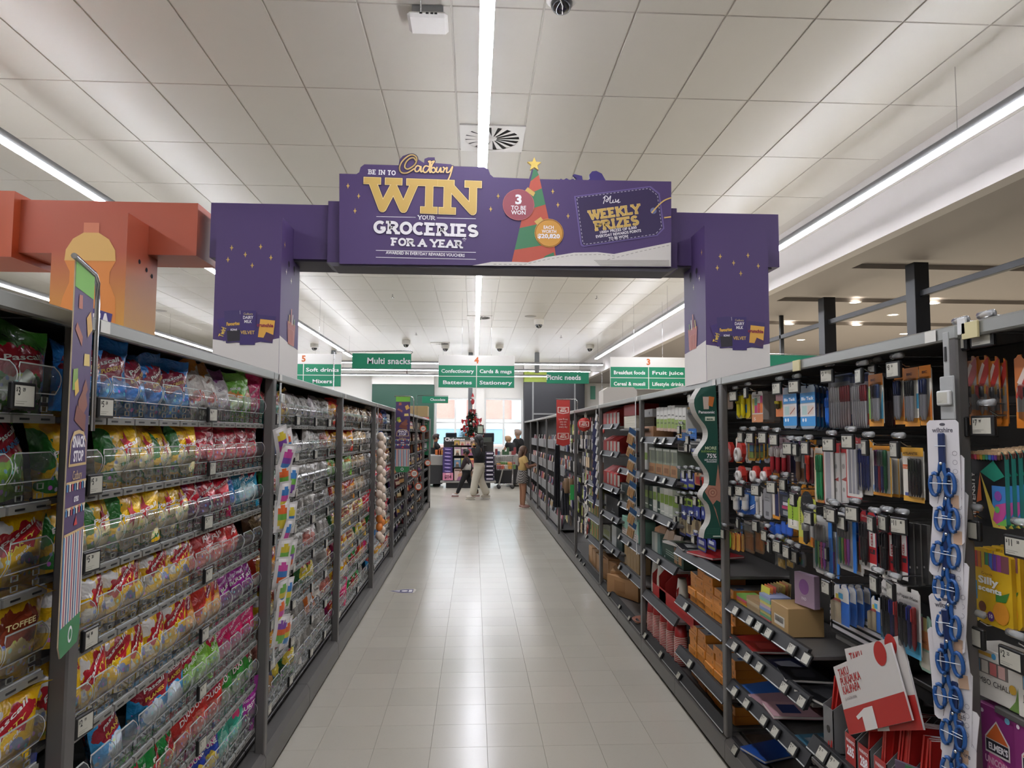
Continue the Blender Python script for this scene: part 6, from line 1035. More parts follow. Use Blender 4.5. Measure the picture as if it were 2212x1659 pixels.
for k in range(8):
    o = MB().box(-.05, .05, 0, .002, 0, .08, P(['#c9c44c', '#cf7a3c', '#c4584c', '#8d7a4c', '#a88a54', '#c9b45c', '#b8784c', '#a8905c'][k])).obj('index_card', None, (1.39+.02*k, at(1650, 1300, X=1.4).y-.03+.012*k, zA+.07)); o.rotation_euler = (-.1, 0, FACE_R); tag(o, 'coloured index card, %s from the front in the brown box' % ORD[k+1], 'card', 'index cards in the brown box')
ibox('greeting_pad', 'purple flower patterned pad standing behind the brown box', 'pad', (1722, 1240, 1752, 1310), 1.44, .03, '#a890a4', lambda F: (F.disc(0, F.H*.6, F.W*.25, P('#8a5a94'), 1), F.text('PAD', 0, F.H*.2, F.H*.12, P('#e4dce4'), 2)), None, .2)
# black cardboard stand with the white edged black books
bx_ = thing('display_tray', 'black cardboard display tray holding black books', 'tray', (1.43, at(1830, 1330, X=1.36).y, zr(1800, 1400)), FACE_R)
yy0, yy1 = at(1900, 1330, X=1.36).y, at(1745, 1330, X=1.36).y; wb_ = (yy1-yy0)
MB().box(-wb_/2, wb_/2, 0, .21, 0, .01, m_black).box(-wb_/2, -wb_/2+.004, 0, .21, 0, .14, m_black).box(wb_/2-.004, wb_/2, 0, .21, 0, .1, m_black).box(-wb_/2, wb_/2, .206, .21, 0, .17, m_black).obj('tray', bx_)
for k in range(4): book('black hardcover book with white page edges, %s from the top of the pile' % ORD[4-k], (yy0+yy1)/2-.02, zr(1800, 1400)+.012+k*.024, wb_-.03, .19, .02, '#131314', 0, 1.53, '#b4b2b4', 0, 'black hardcover pile')
# near half: magazine files with red exercise books
zE = at(1800, 1640, X=1.33).z; ynn = RY[0]+.04; sE = shelf_at(t1, ynn, yn-.02, zE, .02, .36); zE2 = zE
rail(sE, ynn, yn-.02, zE, .0, [(at(1775, 1560, X=1.31).y, '9.00'), (at(1800, 1590, X=1.31).y, '9.79'), (at(1870, 1650, X=1.31).y, '9.00')], .5, .075, .055)
shelf_at(t1, RY[0]+.04, yn-.02, zr(1800, 1400)-.002, .13, .34); shelf_at(t1, ynn, yn-.02, .45, .02, .36); shelf_at(t1, yn, yf, .40, .03, .36)
m_file = M('file_grey', '#6f6d6c', .5)
def mfile(label, px, name='magazine_file', txt=None, fh=.16, zz=None, col=None):
    y = at(px, 1560, X=1.36).y; t = thing(name, label, 'file', (1.35, y, zE), FACE_R, 'exercise book files'); w_ = .072; th = .003
    sd = [(0, 0), (.24, 0), (.24, .26), (.16, .27), (0, fh)]; mb = MB()
    for x in (-w_/2, w_/2): mb.prism(sd, (Vector((x, 0, 0)), Vector((0, 1, 0)), Vector((0, 0, 1)), Vector((1, 0, 0))), th, m_file)
    mb.box(-w_/2, w_/2, 0, th, 0, fh, col or m_file).box(-w_/2, w_/2, .237, .24, 0, .26, m_file).box(-w_/2, w_/2, 0, .24, 0, .003, m_file); mb.obj('body', t); q = MB(); F = Flat(q, (0, 0, 0), (1, 0, 0), (0, 0, 1), .0008)
    if txt: F.text('WARWICK', 0, fh*.78, .016, m_wprint, 1, 'b', 'c', 1, 0, w_*.8); F.text(txt, 0, fh*.42, .044, m_wprint, 1, 'x', 'c', 1, 0, w_*.66)
    else: F.disc(0, fh*.5, .014, m_black, 1, 16)
    q.obj('print', t); return t, y
m_rf = M('red_file', '#a3332f', .5); fx = []
mfile('grey magazine file with a round finger hole and one red book', 1795)
for k, (px, tx) in enumerate(((1842, '2B5'), (1870, '2B8'), (1905, '1B4'), (1943, '1B5'), (1985, '1L5'))): mfile('red fronted book file, %s from the left' % ORD[k+1], px, txt=tx, fh=.12, col=m_rf)
RB = 0
for (px, n_) in ((1795, 3), (1870, 2), (1905, 4), (1943, 5), (1985, 4)):
    y = at(px, 1560, X=1.36).y
    for j in range(n_):
        RB += 1; r = random.Random(RB); o = thing('exercise_book', 'red covered exercise book, %s from the left in the files' % ORD[RB], 'book', (1.42+r.uniform(0, .02), y-.026+j*.011+.004, zE+.006), 0, 'red exercise books'); o.rotation_euler = (0, .12+r.uniform(-.05, .05), 0)
        MB().box(-.075, .1, -.0035, .0035, 0, .262, P('#d4d0cc')).obj('pages', o); MB().box(-.077, .1, -.0045, -.0035, -.001, .262, P('#b02420', .35)).box(-.077, .1, .0035, .0045, -.001, .262, P('#b02420', .35)).box(-.078, -.0755, -.0045, .0045, -.001, .262, P('#b02420', .35)).obj('cover', o)
# the white and red workbook leaning out in front
def workbook(label, corner, front):
    a, b_, c = [at(*q[:2], X=q[2]) for q in corner]   # top-left, top-right, bottom-left
    ux = (b_-a); W = ux.length; ux.normalize(); uy = (a-c); uy = (uy-ux*uy.dot(ux)); H = uy.length; uy.normalize(); nn = ux.cross(uy); o = a-uy*H
    t = thing('workbook', label, 'book', o, 0, 'leaning workbooks'); mb = MB(); mb.prism([(0, 0), (W, 0), (W, H), (0, H)], (Vector((0, 0, 0)), ux, uy, nn), .006, P('#c3beb8'), P('#d4d0cc')); mb.obj('pages', t)
    q = MB(); F = Flat(q, (0, 0, 0), ux, uy, .0006); rd = P('#a5231f')
    F.rect(0, 0, W, H*.36, rd, 1)
    for i, s in enumerate(('TAKU', 'PUKAPUKA', 'KAUPAPA')): F.text(s, W*.07, H*(.82-i*.13), H*.165, rd, 2, 'b', 'l', .8)
    F.text('(E WATEA ANA)', W*.08, H*.47, H*.06, P('#8a7a78'), 2, 'r', 'l', .9); F.disc(W*.82, H*.92, W*.09, rd, 2); F.poly([(W*.3, 0), (W*.5, 0), (W*.5, H*.3), (W*.36, H*.3), (W*.2, H*.22), (W*.22, H*.17), (W*.3, H*.2)], P('#cfcac4'), 3); q.obj('print', t)
workbook('white and red workbook leaning at the back, mostly hidden', ((1824, 1402, 1.345), (1945, 1372, 1.345), (1880, 1580, 1.345)), 0); workbook('white and red workbook with large red lettering leaning in front', ((1800, 1441, 1.33), (1923, 1388, 1.33), (1868, 1580, 1.33)), 1)
for k, (c, c2) in enumerate((('#5a4a5c', '#3f7a4c'), ('#2f5f3c', '#c9b03c'), ('#3a3f6c', '#6a4a3c'))):
    y = at(1992+k*16, 1600, X=1.40).y; o = thing('activity_book', '%s activity book beside the scissors' % ['purple', 'green', 'blue'][k], 'book', (1.36+.01*k, y, zE-.03), FACE_R+.5, 'activity books'); MB().cbox(-.05, .05, 0, .006, 0, .2, P(c), .001).obj('pages', o); q = MB(); F = Flat(q, (0, 0, 0), (1, 0, 0), (0, 0, 1), .0006); F.disc(-.01, .14, .025, P(c2), 1); F.disc(.02, .07, .02, P('#b8a03c'), 1); F.poly([(-.04, .02), (.03, .03), (.0, .06)], P('#8a5a94'), 1); q.obj('print', o)
# scissors strip in front of the nearest right upright
st = thing('hanging_strip', 'grey plastic hanging strip carrying scissors on the nearest right upright', 'strip', (1.285, 1.885, .5)); MB().cbox(0, .003, -.012, .012, 0, 1.48, M('strip_grey', '#9a9b98', .4), .001).cbox(-.002, .004, -.03, .03, 1.24, 1.36, MATS['strip_grey'], .003).box(-.003, -.001, -.004, .004, 1.40, 1.44, m_black).obj('strip', st); put(price_mesh('', P('#c9c9c6'), .052, .04), 'price_tag', st, (-.003, 0, 1.28), FACE_R)
m_sc = M('scissor_blue', '#1f4f8c', .35); m_scd = M('scissor_navy', '#1b2a52', .35)
def scissor_meshes():
    c = MB(); w_, h = .085, .235; c.prism([(-w_/2+.008, 0), (w_/2-.008, 0), (w_/2, .008), (w_/2, h-.008), (w_/2-.008, h), (-w_/2+.008, h), (-w_/2, h-.008), (-w_/2, .008)], (Vector((0, 0, 0)), Vector((1, 0, 0)), Vector((0, 0, 1)), Vector((0, -1, 0))), .002, P('#c9c5c6'))
    F = Flat(c, (0, 0, 0), (1, 0, 0), (0, 0, 1), .0006); F.text('wiltshire', 0, h*.86, .018, P('#55525a'), 1, 'b', 'c', 1, 0, .055); F.disc(0, h*.95, .008, P('#55525a'), 1, 12, .004); F.line([(-.02, .01), (-.012, .05), (-.02, .07)], .0015, P('#6a6468'), 1); F.line([(-.015, .03), (-.004, .05)], .0015, P('#6a6468'), 1); F.poly([(.012, .0), (.036, .0), (.036, .035), (.018, .035), (.01, .02)], P('#b99a80'), 1)
    for i in range(4): F.ring(.03, h*.62-i*.024, .006, .001, P('#77747a'), 1, 12)
    b_ = MB().cbox(-.009, .009, -.012, -.002, .115, .2, m_scd, .003); g = MB()
    for s in (-1, 1):
        pts = [(s*.004, -.009, .12), (s*.006, -.01, .1)]+[(s*(.02+.013*math.cos(a)), -.01, .062+.03*math.sin(a)) for a in [PI*.75-i*PI/8*1 for i in range(17)]]; g.tube(pts, .0052, m_sc, 7)
    g.ball((0, -.013, .118), .005, m_chrome, 8, 5); tz = MB().tube([(-.03, -.017, .065), (.03, -.017, .065)], .0012, P('#c9d0d8'), 5).tube([(-.014, -.014, .165), (.014, -.014, .165)], .0012, P('#c9d0d8'), 5)
    return c.mesh('card'), b_.mesh('sheath'), g.mesh('handles'), tz.mesh('tie')
SM = scissor_meshes()
for k in range(13):
    r = random.Random(k+3); t = thing('scissors', 'blue handled scissors on a white card, %s from the top of the strip' % ORD[k+1], 'scissors', (1.262+.004*(k % 2), 1.882+r.uniform(-.012, .012)-.006*(k % 2), 1.505-k*.093), 0, 'scissors on the hanging strip'); t.rotation_euler = (r.uniform(-.06, .02), r.uniform(-.1, .14), FACE_R+r.uniform(.25, .6))
    for me in SM: put(me, me.name, t)
# --- second right bay: party ware, batteries, envelopes, cups
def hb(k): return (RY[k]+RY[k+1])/2
t2, _ = bay(1, RY[1], RY[2], 'right shelving bay with red cups and orange envelope boxes', [], .46)
F2, N2 = (hb(1)+.01, RY[2]-.035), (RY[1]+.035, hb(1)-.01)
def zc(px, py, Xp=1.33): return at(px, py, X=Xp).z
def yq(px, py=1000, Xp=1.33): return at(px, py, X=Xp).y
z2 = [zc(1425, q) for q in (950, 1033, 1118, 1208, 1308)]
for k, z in enumerate(z2): rail(shelf_at(t2, *F2, z, .03, .44), *F2, z, 0, [(yq(px), '2.00') for px in ((1394, 1424, 1442) if k < 2 else (1394, 1418, 1452) if k == 2 else (1397, 1428) if k == 3 else ())], .4, .06, .045)
rail(shelf_at(t2, RY[1]+.03, RY[2]-.03, .17, .03, .44), RY[1]+.03, RY[2]-.03, .172, 0, [(yq(px, 1420), '4.00') for px in (1400, 1434, 1473)], .5, .066, .05)
z2n = [zc(1515, q) for q in (1215, 1332, 1452)]
for k, z in enumerate(z2n): rail(shelf_at(t2, *N2, z, .03, .44), *N2, z, 0, [(yq(1480+8*k, 1300), '6.00')] if k else [], .5, .07, .05)
def lines(F, c, a=.3, b_=.7):
    for i in range(3): F.rect(-F.W*.3, F.H*(a+i*.12), F.W*.3, F.H*(a+i*.12+.05), P(c), 1)
wd = (1482-1418)/8
for k in range(8):
    ibox('spice_carton', 'white carton with a lime lower half, %s from the left on the top shelf' % ORD[k+1], 'carton', (1418+k*wd, 880-(k in (3, 4))*4, 1418+(k+1)*wd-.6, 930+k*.6), 1.37, .14, '#c3c1b8', lambda F: (F.rect(-F.W*.48, F.H*.12, F.W*.48, F.H*.5, P('#7d9438'), 1), F.rect(-F.W*.48, F.H*.0, F.W*.48, F.H*.12, P('#b09080'), 1), F.rect(-F.W*.3, F.H*.62, F.W*.3, F.H*.66, P('#5a5850'), 2), F.rect(-F.W*.3, F.H*.3, F.W*.3, F.H*.36, P('#4a5a24'), 2)), 'white and lime cartons')
ibox('carton', 'small white carton on a brown box at the end upright', 'box', (1389, 884, 1409, 901), 1.40, .14, '#b9b8b6', lambda F: F.disc(F.W*.2, F.H*.5, F.H*.2, P('#3a3a3a'), 1)); ibox('carton', 'brown cardboard box below the small white carton', 'box', (1389, 902, 1411, 930), 1.39, .16, '#9a6e48', lambda F: lines(F, '#7a5434'), None, 0, z2[0]-.002)
for k in range(4): ibox('sleeved_box', 'grey green sleeved box in a brown tray, %s from the left' % ORD[k+1], 'box', (1400+k*16, 966+k*1.6, 1415+k*16, 1024+k*3), 1.38, .16, '#7a8272', lambda F: (F.rect(-F.W*.49, 0, F.W*.49, F.H*.42, P('#9a7048'), 1), F.rect(-F.W*.45, F.H*.9, F.W*.45, F.H*.97, P('#c4c6ba'), 1), F.rect(-F.W*.2, F.H*.45, -F.W*.1, F.H*.88, P('#a9b08c'), 1), F.rect(-F.W*.3, F.H*.12, F.W*.3, F.H*.3, P('#7a5230'), 2)), 'sleeved boxes')
ibox('carton', 'tall white and lime carton standing against the third right upright', 'box', (1390, 955, 1399, 1014), 1.37, .1, '#c3c1b8', lambda F: F.rect(-F.W*.48, F.H*.36, F.W*.48, F.H*.62, P('#7f9c34'), 1))
GP = ['#56604c', '#1d3a30', '#b9bab0', '#20382e', '#a8aca0', '#c2c3b8', '#b4b6aa', '#8d9480']
for k in range(8): ibox('straw_packet', 'green or white straw packet, %s from the left on the third shelf' % ORD[k+1], 'packet', (1393+k*9, 1048+k*1.5, 1400+k*9, 1098+k*5.2), 1.38+.01*(k % 2), .1, GP[k], lambda F: (F.rect(-F.W*.4, F.H*.5, F.W*.4, F.H*.8, P('#7f9c44'), 1), F.rect(-F.W*.3, F.H*.2, F.W*.3, F.H*.25, P('#d0d0c4'), 1)), 'straw packets', .3 if k > 3 else .05)
ibox('cutlery_box', 'dark green box with a wooden cutlery picture', 'box', (1430, 1165, 1476, 1204), 1.38, .16, '#1f3a2e', lambda F: (F.rect(F.W*.1, F.H*.1, F.W*.24, F.H*.95, P('#9a7450'), 1), F.rect(F.W*.28, F.H*.15, F.W*.42, F.H*.95, P('#a98058'), 1), lines(F, '#8fa090'), F.disc(-F.W*.35, F.H*.12, F.H*.06, m_wprint, 2, 10)), None, 0, z2[3]-.001)
for k, (c, px) in enumerate((('#8a8d86', 1408), ('#a5a79c', 1414), ('#55706a', 1420))): ibox('slim_box', '%s slim box beside the dark green cutlery box' % ['grey', 'pale', 'teal'][k], 'box', (px, 1150, px+6, 1190+k*2), 1.38, .14, c, None, 'slim boxes', 0, z2[3]-.001)
for k, c in enumerate(('#a8764a', '#8d6a48', '#b09a84', '#a58a70', '#b8a898')):
    y_, zz, w_, h = rc(1410+k*10, 1118+k*3, 1424+k*10, 1150+k*3, 1.40); o = MB().cbox(-.05, .05, 0, .02, 0, .09, P(c), .002).obj('paper_pack', None, (1.40, y_, z2[3]+.10+.02*(k % 2))); o.rotation_euler = (-.3, .3*(k % 3-1), FACE_R+.2); tag(o, 'crumpled brown paper pack, %s from the left over the green cutlery box' % ORD[k+1], 'packet', 'brown paper packs')
# red sleeved cup packs and red cup stacks
m_cupw = M('cup_white', '#c9c4b4', .4); m_cupr = M('cup_red', '#a32424', .35)
def cups(label, y, z, Xc, n_, r0, white, group, hcup=.1):
    t = thing('cup_stack', label, 'cups', (Xc, y, z), 0, group); pf = []; m_ = m_cupw if white else m_cupr; st_ = .0115
    for i in range(n_):
        zz = i*st_; MB().lathe([(r0*.985, zz), (r0, zz+.001), (r0*1.0, zz+.006), (r0*.96, zz+.0065), (r0*.955, zz+st_)], m_ if white or i % 2 else m_cupr, n=14).obj('cup_rim', t)
        if not white: MB().lathe([(r0*.99, zz+.0066), (r0*1.005, zz+.0072), (r0*1.005, zz+.0095), (r0*.97, zz+.0105)], m_cupw, n=14).obj('rim_edge', t)
    zt = n_*st_; MB().lathe([(r0*.96, zt), (r0*.72, zt+hcup), (r0*.66, zt+hcup), (0, zt+hcup-.004)], m_, n=16).obj('cup_body', t); return t
for k, (px, py, n_, wht) in enumerate(((1412, 1375, 12, 0), (1425, 1390, 14, 0), (1440, 1410, 14, 0), (1455, 1425, 13, 0), (1473, 1440, 14, 0))): cups('red plastic cup stack with white rims, %s from the left on the base shelf' % ORD[k+1], yq(px, py, 1.39), .172, 1.385, n_+2, .045, 0, 'red cup stacks', .11)
for k, px in enumerate((1416, 1428, 1471)): cups('white paper cup stack, %s from the left behind the red sleeves' % ORD[k+1], yq(px, 1260, 1.42), z2[4]-.002, 1.43, 12, .042, 1, 'white cup stacks', .1)
def sleeve(label, px0, px1, py0, py1):
    y_, zz, w_, h = rc(px0, py0, px1, py1, 1.385); t = thing('cup_sleeve_box', label, 'box', (1.385, y_, z2[4]-.002), FACE_R, 'red cup sleeve boxes'); rd = P('#a52522')
    MB().prism([(0, 0), (.17, 0), (.17, h), (.12, h), (0, h*.55)], (Vector((w_/2, 0, 0)), Vector((0, 1, 0)), Vector((0, 0, 1)), Vector((1, 0, 0))), .003, rd).prism([(0, 0), (.17, 0), (.17, h), (.12, h), (0, h*.55)], (Vector((-w_/2, 0, 0)), Vector((0, 1, 0)), Vector((0, 0, 1)), Vector((1, 0, 0))), .003, rd).box(-w_/2, w_/2, 0, .004, 0, h*.3, rd).box(-w_/2, w_/2, .166, .17, 0, h, P('#8d8884')).obj('carton', t)
sleeve('red cardboard sleeve with white cups, left one', 1410, 1438, 1240, 1318); sleeve('red cardboard sleeve with a slanted grey side, middle one', 1424, 1462, 1230, 1322); sleeve('red cardboard sleeve behind the ticket rail, right one', 1462, 1498, 1262, 1344)
# orange envelope boxes
def d_env(F): F.disc(F.W*.28, F.H*.5, F.H*.2, P('#8a5a24'), 1); F.rect(-F.W*.4, F.H*.7, F.W*.1, F.H*.8, P('#b0742c'), 1)
on = 0
for (z, rows) in ((z2n[1], ((3, 5, 0), (1, 5, 0))), (z2n[2], ((4, 4, 0),)), (.172, ((2, 4, 0),))):
    y = N2[0]+.09; i = 0
    while y < N2[1]-.06:
        nst = {0: (5, 4, 5, 5, 4), 1: (4, 4, 3, 4, 4), 2: (2, 3, 2, 2, 3)}[0 if z == z2n[1] else 1 if z == z2n[2] else 2][i % 5]
        for j in range(nst):
            on += 1; o = thing('envelope_box', 'orange envelope box, %s stack from the near end, %s up, %s shelf' % (ORD[i+1], ORD[j+1], 'upper' if z == z2n[1] else 'middle' if z == z2n[2] else 'base'), 'box', (1.372+random.Random(on).uniform(0, .02), y, z+j*.046), FACE_R+random.Random(on+9).uniform(-.05, .05), 'orange envelope boxes')
            MB().cbox(-.075, .075, 0, .2, .0005, .0455, M('envelope_orange', '#c27a2a', .45, rnd=.06), .002).obj('carton', o); q = MB(); F = Flat(q, (0, 0, 0), (1, 0, 0), (0, 0, 1), .0006); F.W, F.H = .15, .045; d_env(F)
            if j == nst-1: q.add([(-.07, .005, .0462), (.07, .005, .0462), (.07, .195, .0462), (-.07, .195, .0462)], [(0, 1, 2, 3)], P('#9a9794')); q.add([(.02, .03, .0468), (.05, .03, .0468), (.05, .07, .0468), (.02, .07, .0468)], [(0, 1, 2, 3)], P('#2c4a7c'))
            q.obj('print', o)
        y += .162; i += 1
# hanging goods in the near half
SPEC.update({'battery': dict(card='#26262a', rects=[(.05, .05, .95, .5, '#8d8d90'), (.1, .55, .9, .8, '#b0b0b0')], pens=[(.3, .08, .5, .007, '#2a2a2e', '#b08a44'), (.5, .08, .5, .007, '#2a2a2e', '#b08a44'), (.7, .08, .5, .007, '#2a2a2e', '#b08a44')], blister=(.05, .04, .95, .55)),
 'blueyellow': dict(card='#1f5fa8', rects=[(0, .2, .25, 1, '#cfa62c'), (.3, .55, .9, .8, '#2f86c4')], text=[('PHILIPS', .6, .62, .2, '#dfe6ee', .5)]), 'gloves': dict(card='#22307a', rects=[(0, .66, 1, 1, '#8fae34'), (.2, .72, .8, .9, '#22302c'), (.3, .1, .7, .5, '#2c3f94')], discs=[(.5, .32, .12, '#c9d0dc')]), 'bluepk': dict(card='#1f2a80', rects=[(.1, .1, .9, .3, '#8a8f3c'), (.2, .5, .8, .8, '#c9d0dc')]), 'whiteblk': dict(card='#a8a6a2', rects=[(.1, .1, .9, .45, '#2c2c2e'), (.1, .6, .9, .75, '#4a4a4c')]), 'candy': dict(card='#b08050', rects=[(.2, .1, .9, .7, '#a83030')]), 'twine': dict(card='#9a8a68', rects=[(0, 0, 1, .15, '#22307a'), (.2, .3, .8, .8, '#b09c74')], discs=[(.5, .55, .25, '#5a4a34')])})
for k, (sp_, bx, lb) in enumerate((('battery', (1487, 862, 1500, 896), 'silver and black battery card, left one'), ('battery', (1500, 858, 1514, 896), 'silver and black battery card, right one'), ('blueyellow', (1463, 926, 1504, 952), 'blue and yellow light bulb box on a hook'), ('whiteblk', (1464, 955, 1490, 976), 'white and black charger pack on a hook, left'), ('whiteblk', (1490, 948, 1514, 970), 'white and black charger pack on a hook, right'), ('bluepk', (1493, 965, 1506, 982), 'small blue battery pack under the chargers'), ('bluepk', (1470, 1022, 1486, 1056), 'navy battery pack, left one'), ('bluepk', (1486, 1022, 1500, 1056), 'navy battery pack, right one'), ('candy', (1500, 1022, 1515, 1048), 'tan and red pack beside the green wavy board, left'), ('redpens', (1512, 1026, 1530, 1052), 'red and white pack beside the green wavy board, right'), ('gloves', (1472, 1076, 1484, 1122), 'navy and lime glove pack, first of four'), ('gloves', (1483, 1078, 1496, 1124), 'navy and lime glove pack, second of four'), ('gloves', (1498, 1078, 1514, 1124), 'navy and lime glove pack, third of four'), ('gloves', (1512, 1080, 1526, 1122), 'navy and lime glove pack, fourth of four'), ('twine', (1468, 1120, 1480, 1156), 'tan packing tape roll pack, first of three'), ('twine', (1482, 1122, 1498, 1160), 'tan packing tape roll pack, second of three'), ('twine', (1498, 1120, 1514, 1158), 'tan packing tape roll pack, third of three'), ('bluepk', (1506, 1162, 1525, 1190), 'navy pack hanging above the pads, left'), ('bluepk', (1528, 1164, 1546, 1188), 'navy pack hanging above the pads, right'))):
    pack(sp_, bx, lb, 1, 1.385); yc, z0, w_, h = rc(*bx, 1.385); hook(t2, yc, z0+h+.006, PRT[k % 8] if k % 3 else None, 1.355, 1.74)
for k, (c, c2) in enumerate((('#b8b4ac', '#6a7a5c'), ('#1f1f22', '#8a8a88'), ('#a3262a', None))): book('%s pad lying on the shelf above the orange boxes' % ['white patterned', 'black', 'red'][k], yq((1470, 1490, 1530)[k], 1200, 1.40), z2n[0]+.012*k, .26, .22, .012, c, (.2, -.1, .3)[k], 1.44, '#c9c4bc', 0, 'pads above the orange boxes', c2)
# green wavy battery board on the second right upright
gb = thing('wavy_board', 'dark green wavy battery board standing out from the second right upright', 'board', (1.29, RY[1]-.02, 0)); gy = RY[1]-.03
lft = [(1514, 838), (1500, 862), (1502, 885), (1511, 903), (1524, 920), (1529, 935), (1526, 952), (1512, 972), (1507, 985), (1518, 1002), (1530, 1022), (1531, 1045), (1520, 1062), (1518, 1075), (1530, 1090), (1535, 1112), (1532, 1130), (1523, 1145), (1520, 1163)]
pl = [(p.x, p.z) for p in [at(px, py, Y=gy) for px, py in spline(lft, 3)]]; rgt = [at(px, py, Y=gy) for px, py in ((1559, 1163), (1553, 1000), (1546, 832))]; pl += [(p.x, p.z) for p in rgt]
m_bg = P('#16463a'); go = Vector((-1.29, -gb.location.y, 0))
MB().prism(pl, (Vector((0, gy, 0)), Vector((1, 0, 0)), Vector((0, 0, 1)), Vector((0, -1, 0))), .004, m_bg).obj('panel', gb, go)
lip = MB(); pts = [at(px, py, Y=gy) for px, py in spline(lft, 3)]
for a, c in zip(pts, pts[1:]): lip.add([a, c, c+Vector((-.012, .05, 0)), a+Vector((-.012, .05, 0))], [(0, 1, 2, 3)], P('#a9a59c'), True)
lip.obj('lip', gb, go); q = MB(); F = Flat(q, (0, gy, 0), (1, 0, 0), (0, 0, 1), .0008); G_ = lambda px, py: (lambda p: (p.x, p.z))(at(px, py, Y=gy)); k_ = gy/FPX
def GT(s, px, py, hpx, fit, mat=m_wprint, wt='b'): F.text(s, *G_(px, py), hpx*k_/.7, mat, 3, wt, 'c', 1, 0, fit*k_)
GT('Panasonic', 1526, 893, 6, 36); F.poly([G_(1523, 900), G_(1544, 900), G_(1544, 909), G_(1523, 909)], P('#c9ccb8'), 1); GT('eco', 1533, 907, 5, 14, m_bg); F.poly([G_(1518, 857), G_(1532, 857), G_(1531, 884), G_(1520, 884)], P('#b9a89c'), 1); F.poly([G_(1531, 856), G_(1543, 858), G_(1539, 879), G_(1530, 876)], P('#b8682c'), 2)
GT('MORE', 1535, 971, 6.5, 26, P('#c9d4b0')); GT('SUSTAINABLE,', 1531, 977, 4, 34, P('#8fae5a')); GT('75%', 1537, 989, 9, 22); GT('LESS PLASTIC', 1535, 995, 3.5, 28); GT('PACKAGING', 1537, 999, 3, 22)
sk = P('#a87460'); F.poly([G_(*p_) for p_ in ((1551, 1002), (1556, 1050), (1556, 1085), (1544, 1078), (1546, 1045))], sk, 1); F.poly([G_(*p_) for p_ in ((1522, 1062), (1530, 1048), (1550, 1050), (1556, 1066), (1548, 1080), (1540, 1090), (1556, 1140), (1546, 1100), (1532, 1078))], sk, 2)
for r_, c in ((11, '#94604e'), (8, '#b08068'), (5, '#8a5848'), (2.5, '#b08870')): F.disc(*G_(1539, 1064), r_*k_, P(c), 3+int(11-r_)//3, 14)
F.poly([G_(1540, 1157), G_(1556, 1157), G_(1556, 1160), G_(1540, 1160)], P('#b9c4b8'), 1)
for z_ in range(4): F.line([G_(1526, 1142+z_*3.4), G_(1554, 1142+z_*3.4)], .003, P('#2f5f50'), 1, False)
q.obj('print', gb, go)
# --- third right bay: red cutlery boxes, black boxes, kraft goods
t3, _ = bay(1, RY[2], RY[3], 'right shelving bay with red cutlery boxes and kraft packs', [], .46); F3, N3 = (hb(2)+.01, RY[3]-.035), (RY[2]+.035, hb(2)-.01)
z3 = [zc(1325, q) for q in (920, 980, 1056, 1118, 1186)]; z3n = [zc(1362, q) for q in (925, 1020, 1096, 1172, 1240)]
for k, z in enumerate(z3): rail(shelf_at(t3, *F3, z, .03, .44), *F3, z, 0, [(F3[1]-.12, '2.00'), (F3[0]+.2, '2.00')], .4, .06, .045)
for k, z in enumerate(z3n[1:]): rail(shelf_at(t3, *N3, z, .03, .44), *N3, z, 0, [(N3[1]-.1, '2.00'), (N3[0]+.4, '2.00')], .4, .06, .045)
rail(shelf_at(t3, RY[2]+.03, RY[3]-.03, .165, .03, .44), RY[2]+.03, RY[3]-.03, .167, 0, [(hb(2)-.1, ''), (hb(2)+.4, ''), (hb(2)-.5, '')], .5, .06, .045)
for r_, (z, h) in enumerate(((z3[0], .17), (z3[1], .15), (z3[2], .17))):
    for k in range(4):
        y = F3[1]-.1-k*.18; t = thing('cutlery_box', 'red fronted cutlery box with a grey window, %s from the left, %s row of boxes' % (ORD[k+1], ORD[r_+1]), 'box', (1.375, y, z), FACE_R, 'red cutlery boxes'); w_ = .165; rd = P('#a82622')
        MB().prism([(0, 0), (.2, 0), (.2, h*1.1), (.1, h*1.15), (0, h*.8)], (Vector((-w_/2, 0, 0)), Vector((0, 1, 0)), Vector((0, 0, 1)), Vector((-1, 0, 0))), -w_, rd).obj('carton', t); q = MB(); F = Flat(q, (0, 0, 0), (1, 0, 0), (0, 0, 1), .001); F.rect(-w_*.3, h*.12, w_*.36, h*.76, P('#8d887e'), 1); F.line([(-w_*.05, h*.2), (w_*.05, h*.7)], .012, P('#b9b2a4'), 2, False); F.disc(-w_*.06, h*.22, .014, P('#b9b2a4'), 2, 10); q.obj('print', t)
for k in range(5): ibox('napkin_pack', 'cream napkin pack stacked on the top shelf of the red box bay, %s up' % ORD[k+1], 'napkins', (1348, 912, 1374, 917.5), 1.38, .16, '#bdb7a4', None, 'cream napkin packs', 0, z3n[0]+k*.022); 
shelf_at(t3, *N3, z3n[0], .03, .44)
ibox('cutlery_box', 'large plain red box above the cream napkins', 'box', (1348, 882, 1374, 907), 1.385, .2, '#98211f', None, None, 0, z3n[0]+.112)
bl_ = lambda F: (F.text('10', F.W*.1, F.H*.2, F.H*.22, P('#b9c0bc'), 1, 'r'), F.rect(-F.W*.5, 0, -F.W*.36, F.H*.9, P('#a9aaa4'), 1), F.rect(0, F.H*.12, F.W*.25, F.H*.15, P('#b9c0bc'), 1))
ibox('plate_box', 'black box marked ten, left one', 'box', (1306, 1080, 1336, 1116), 1.385, .18, '#16181a', bl_, 'black boxes', 0, z3[3]-.001); ibox('plate_box', 'black green box marked ten, right one', 'box', (1340, 1094, 1370, 1134), 1.385, .18, '#14241f', bl_, 'black boxes', 0, z3n[2]-.001)
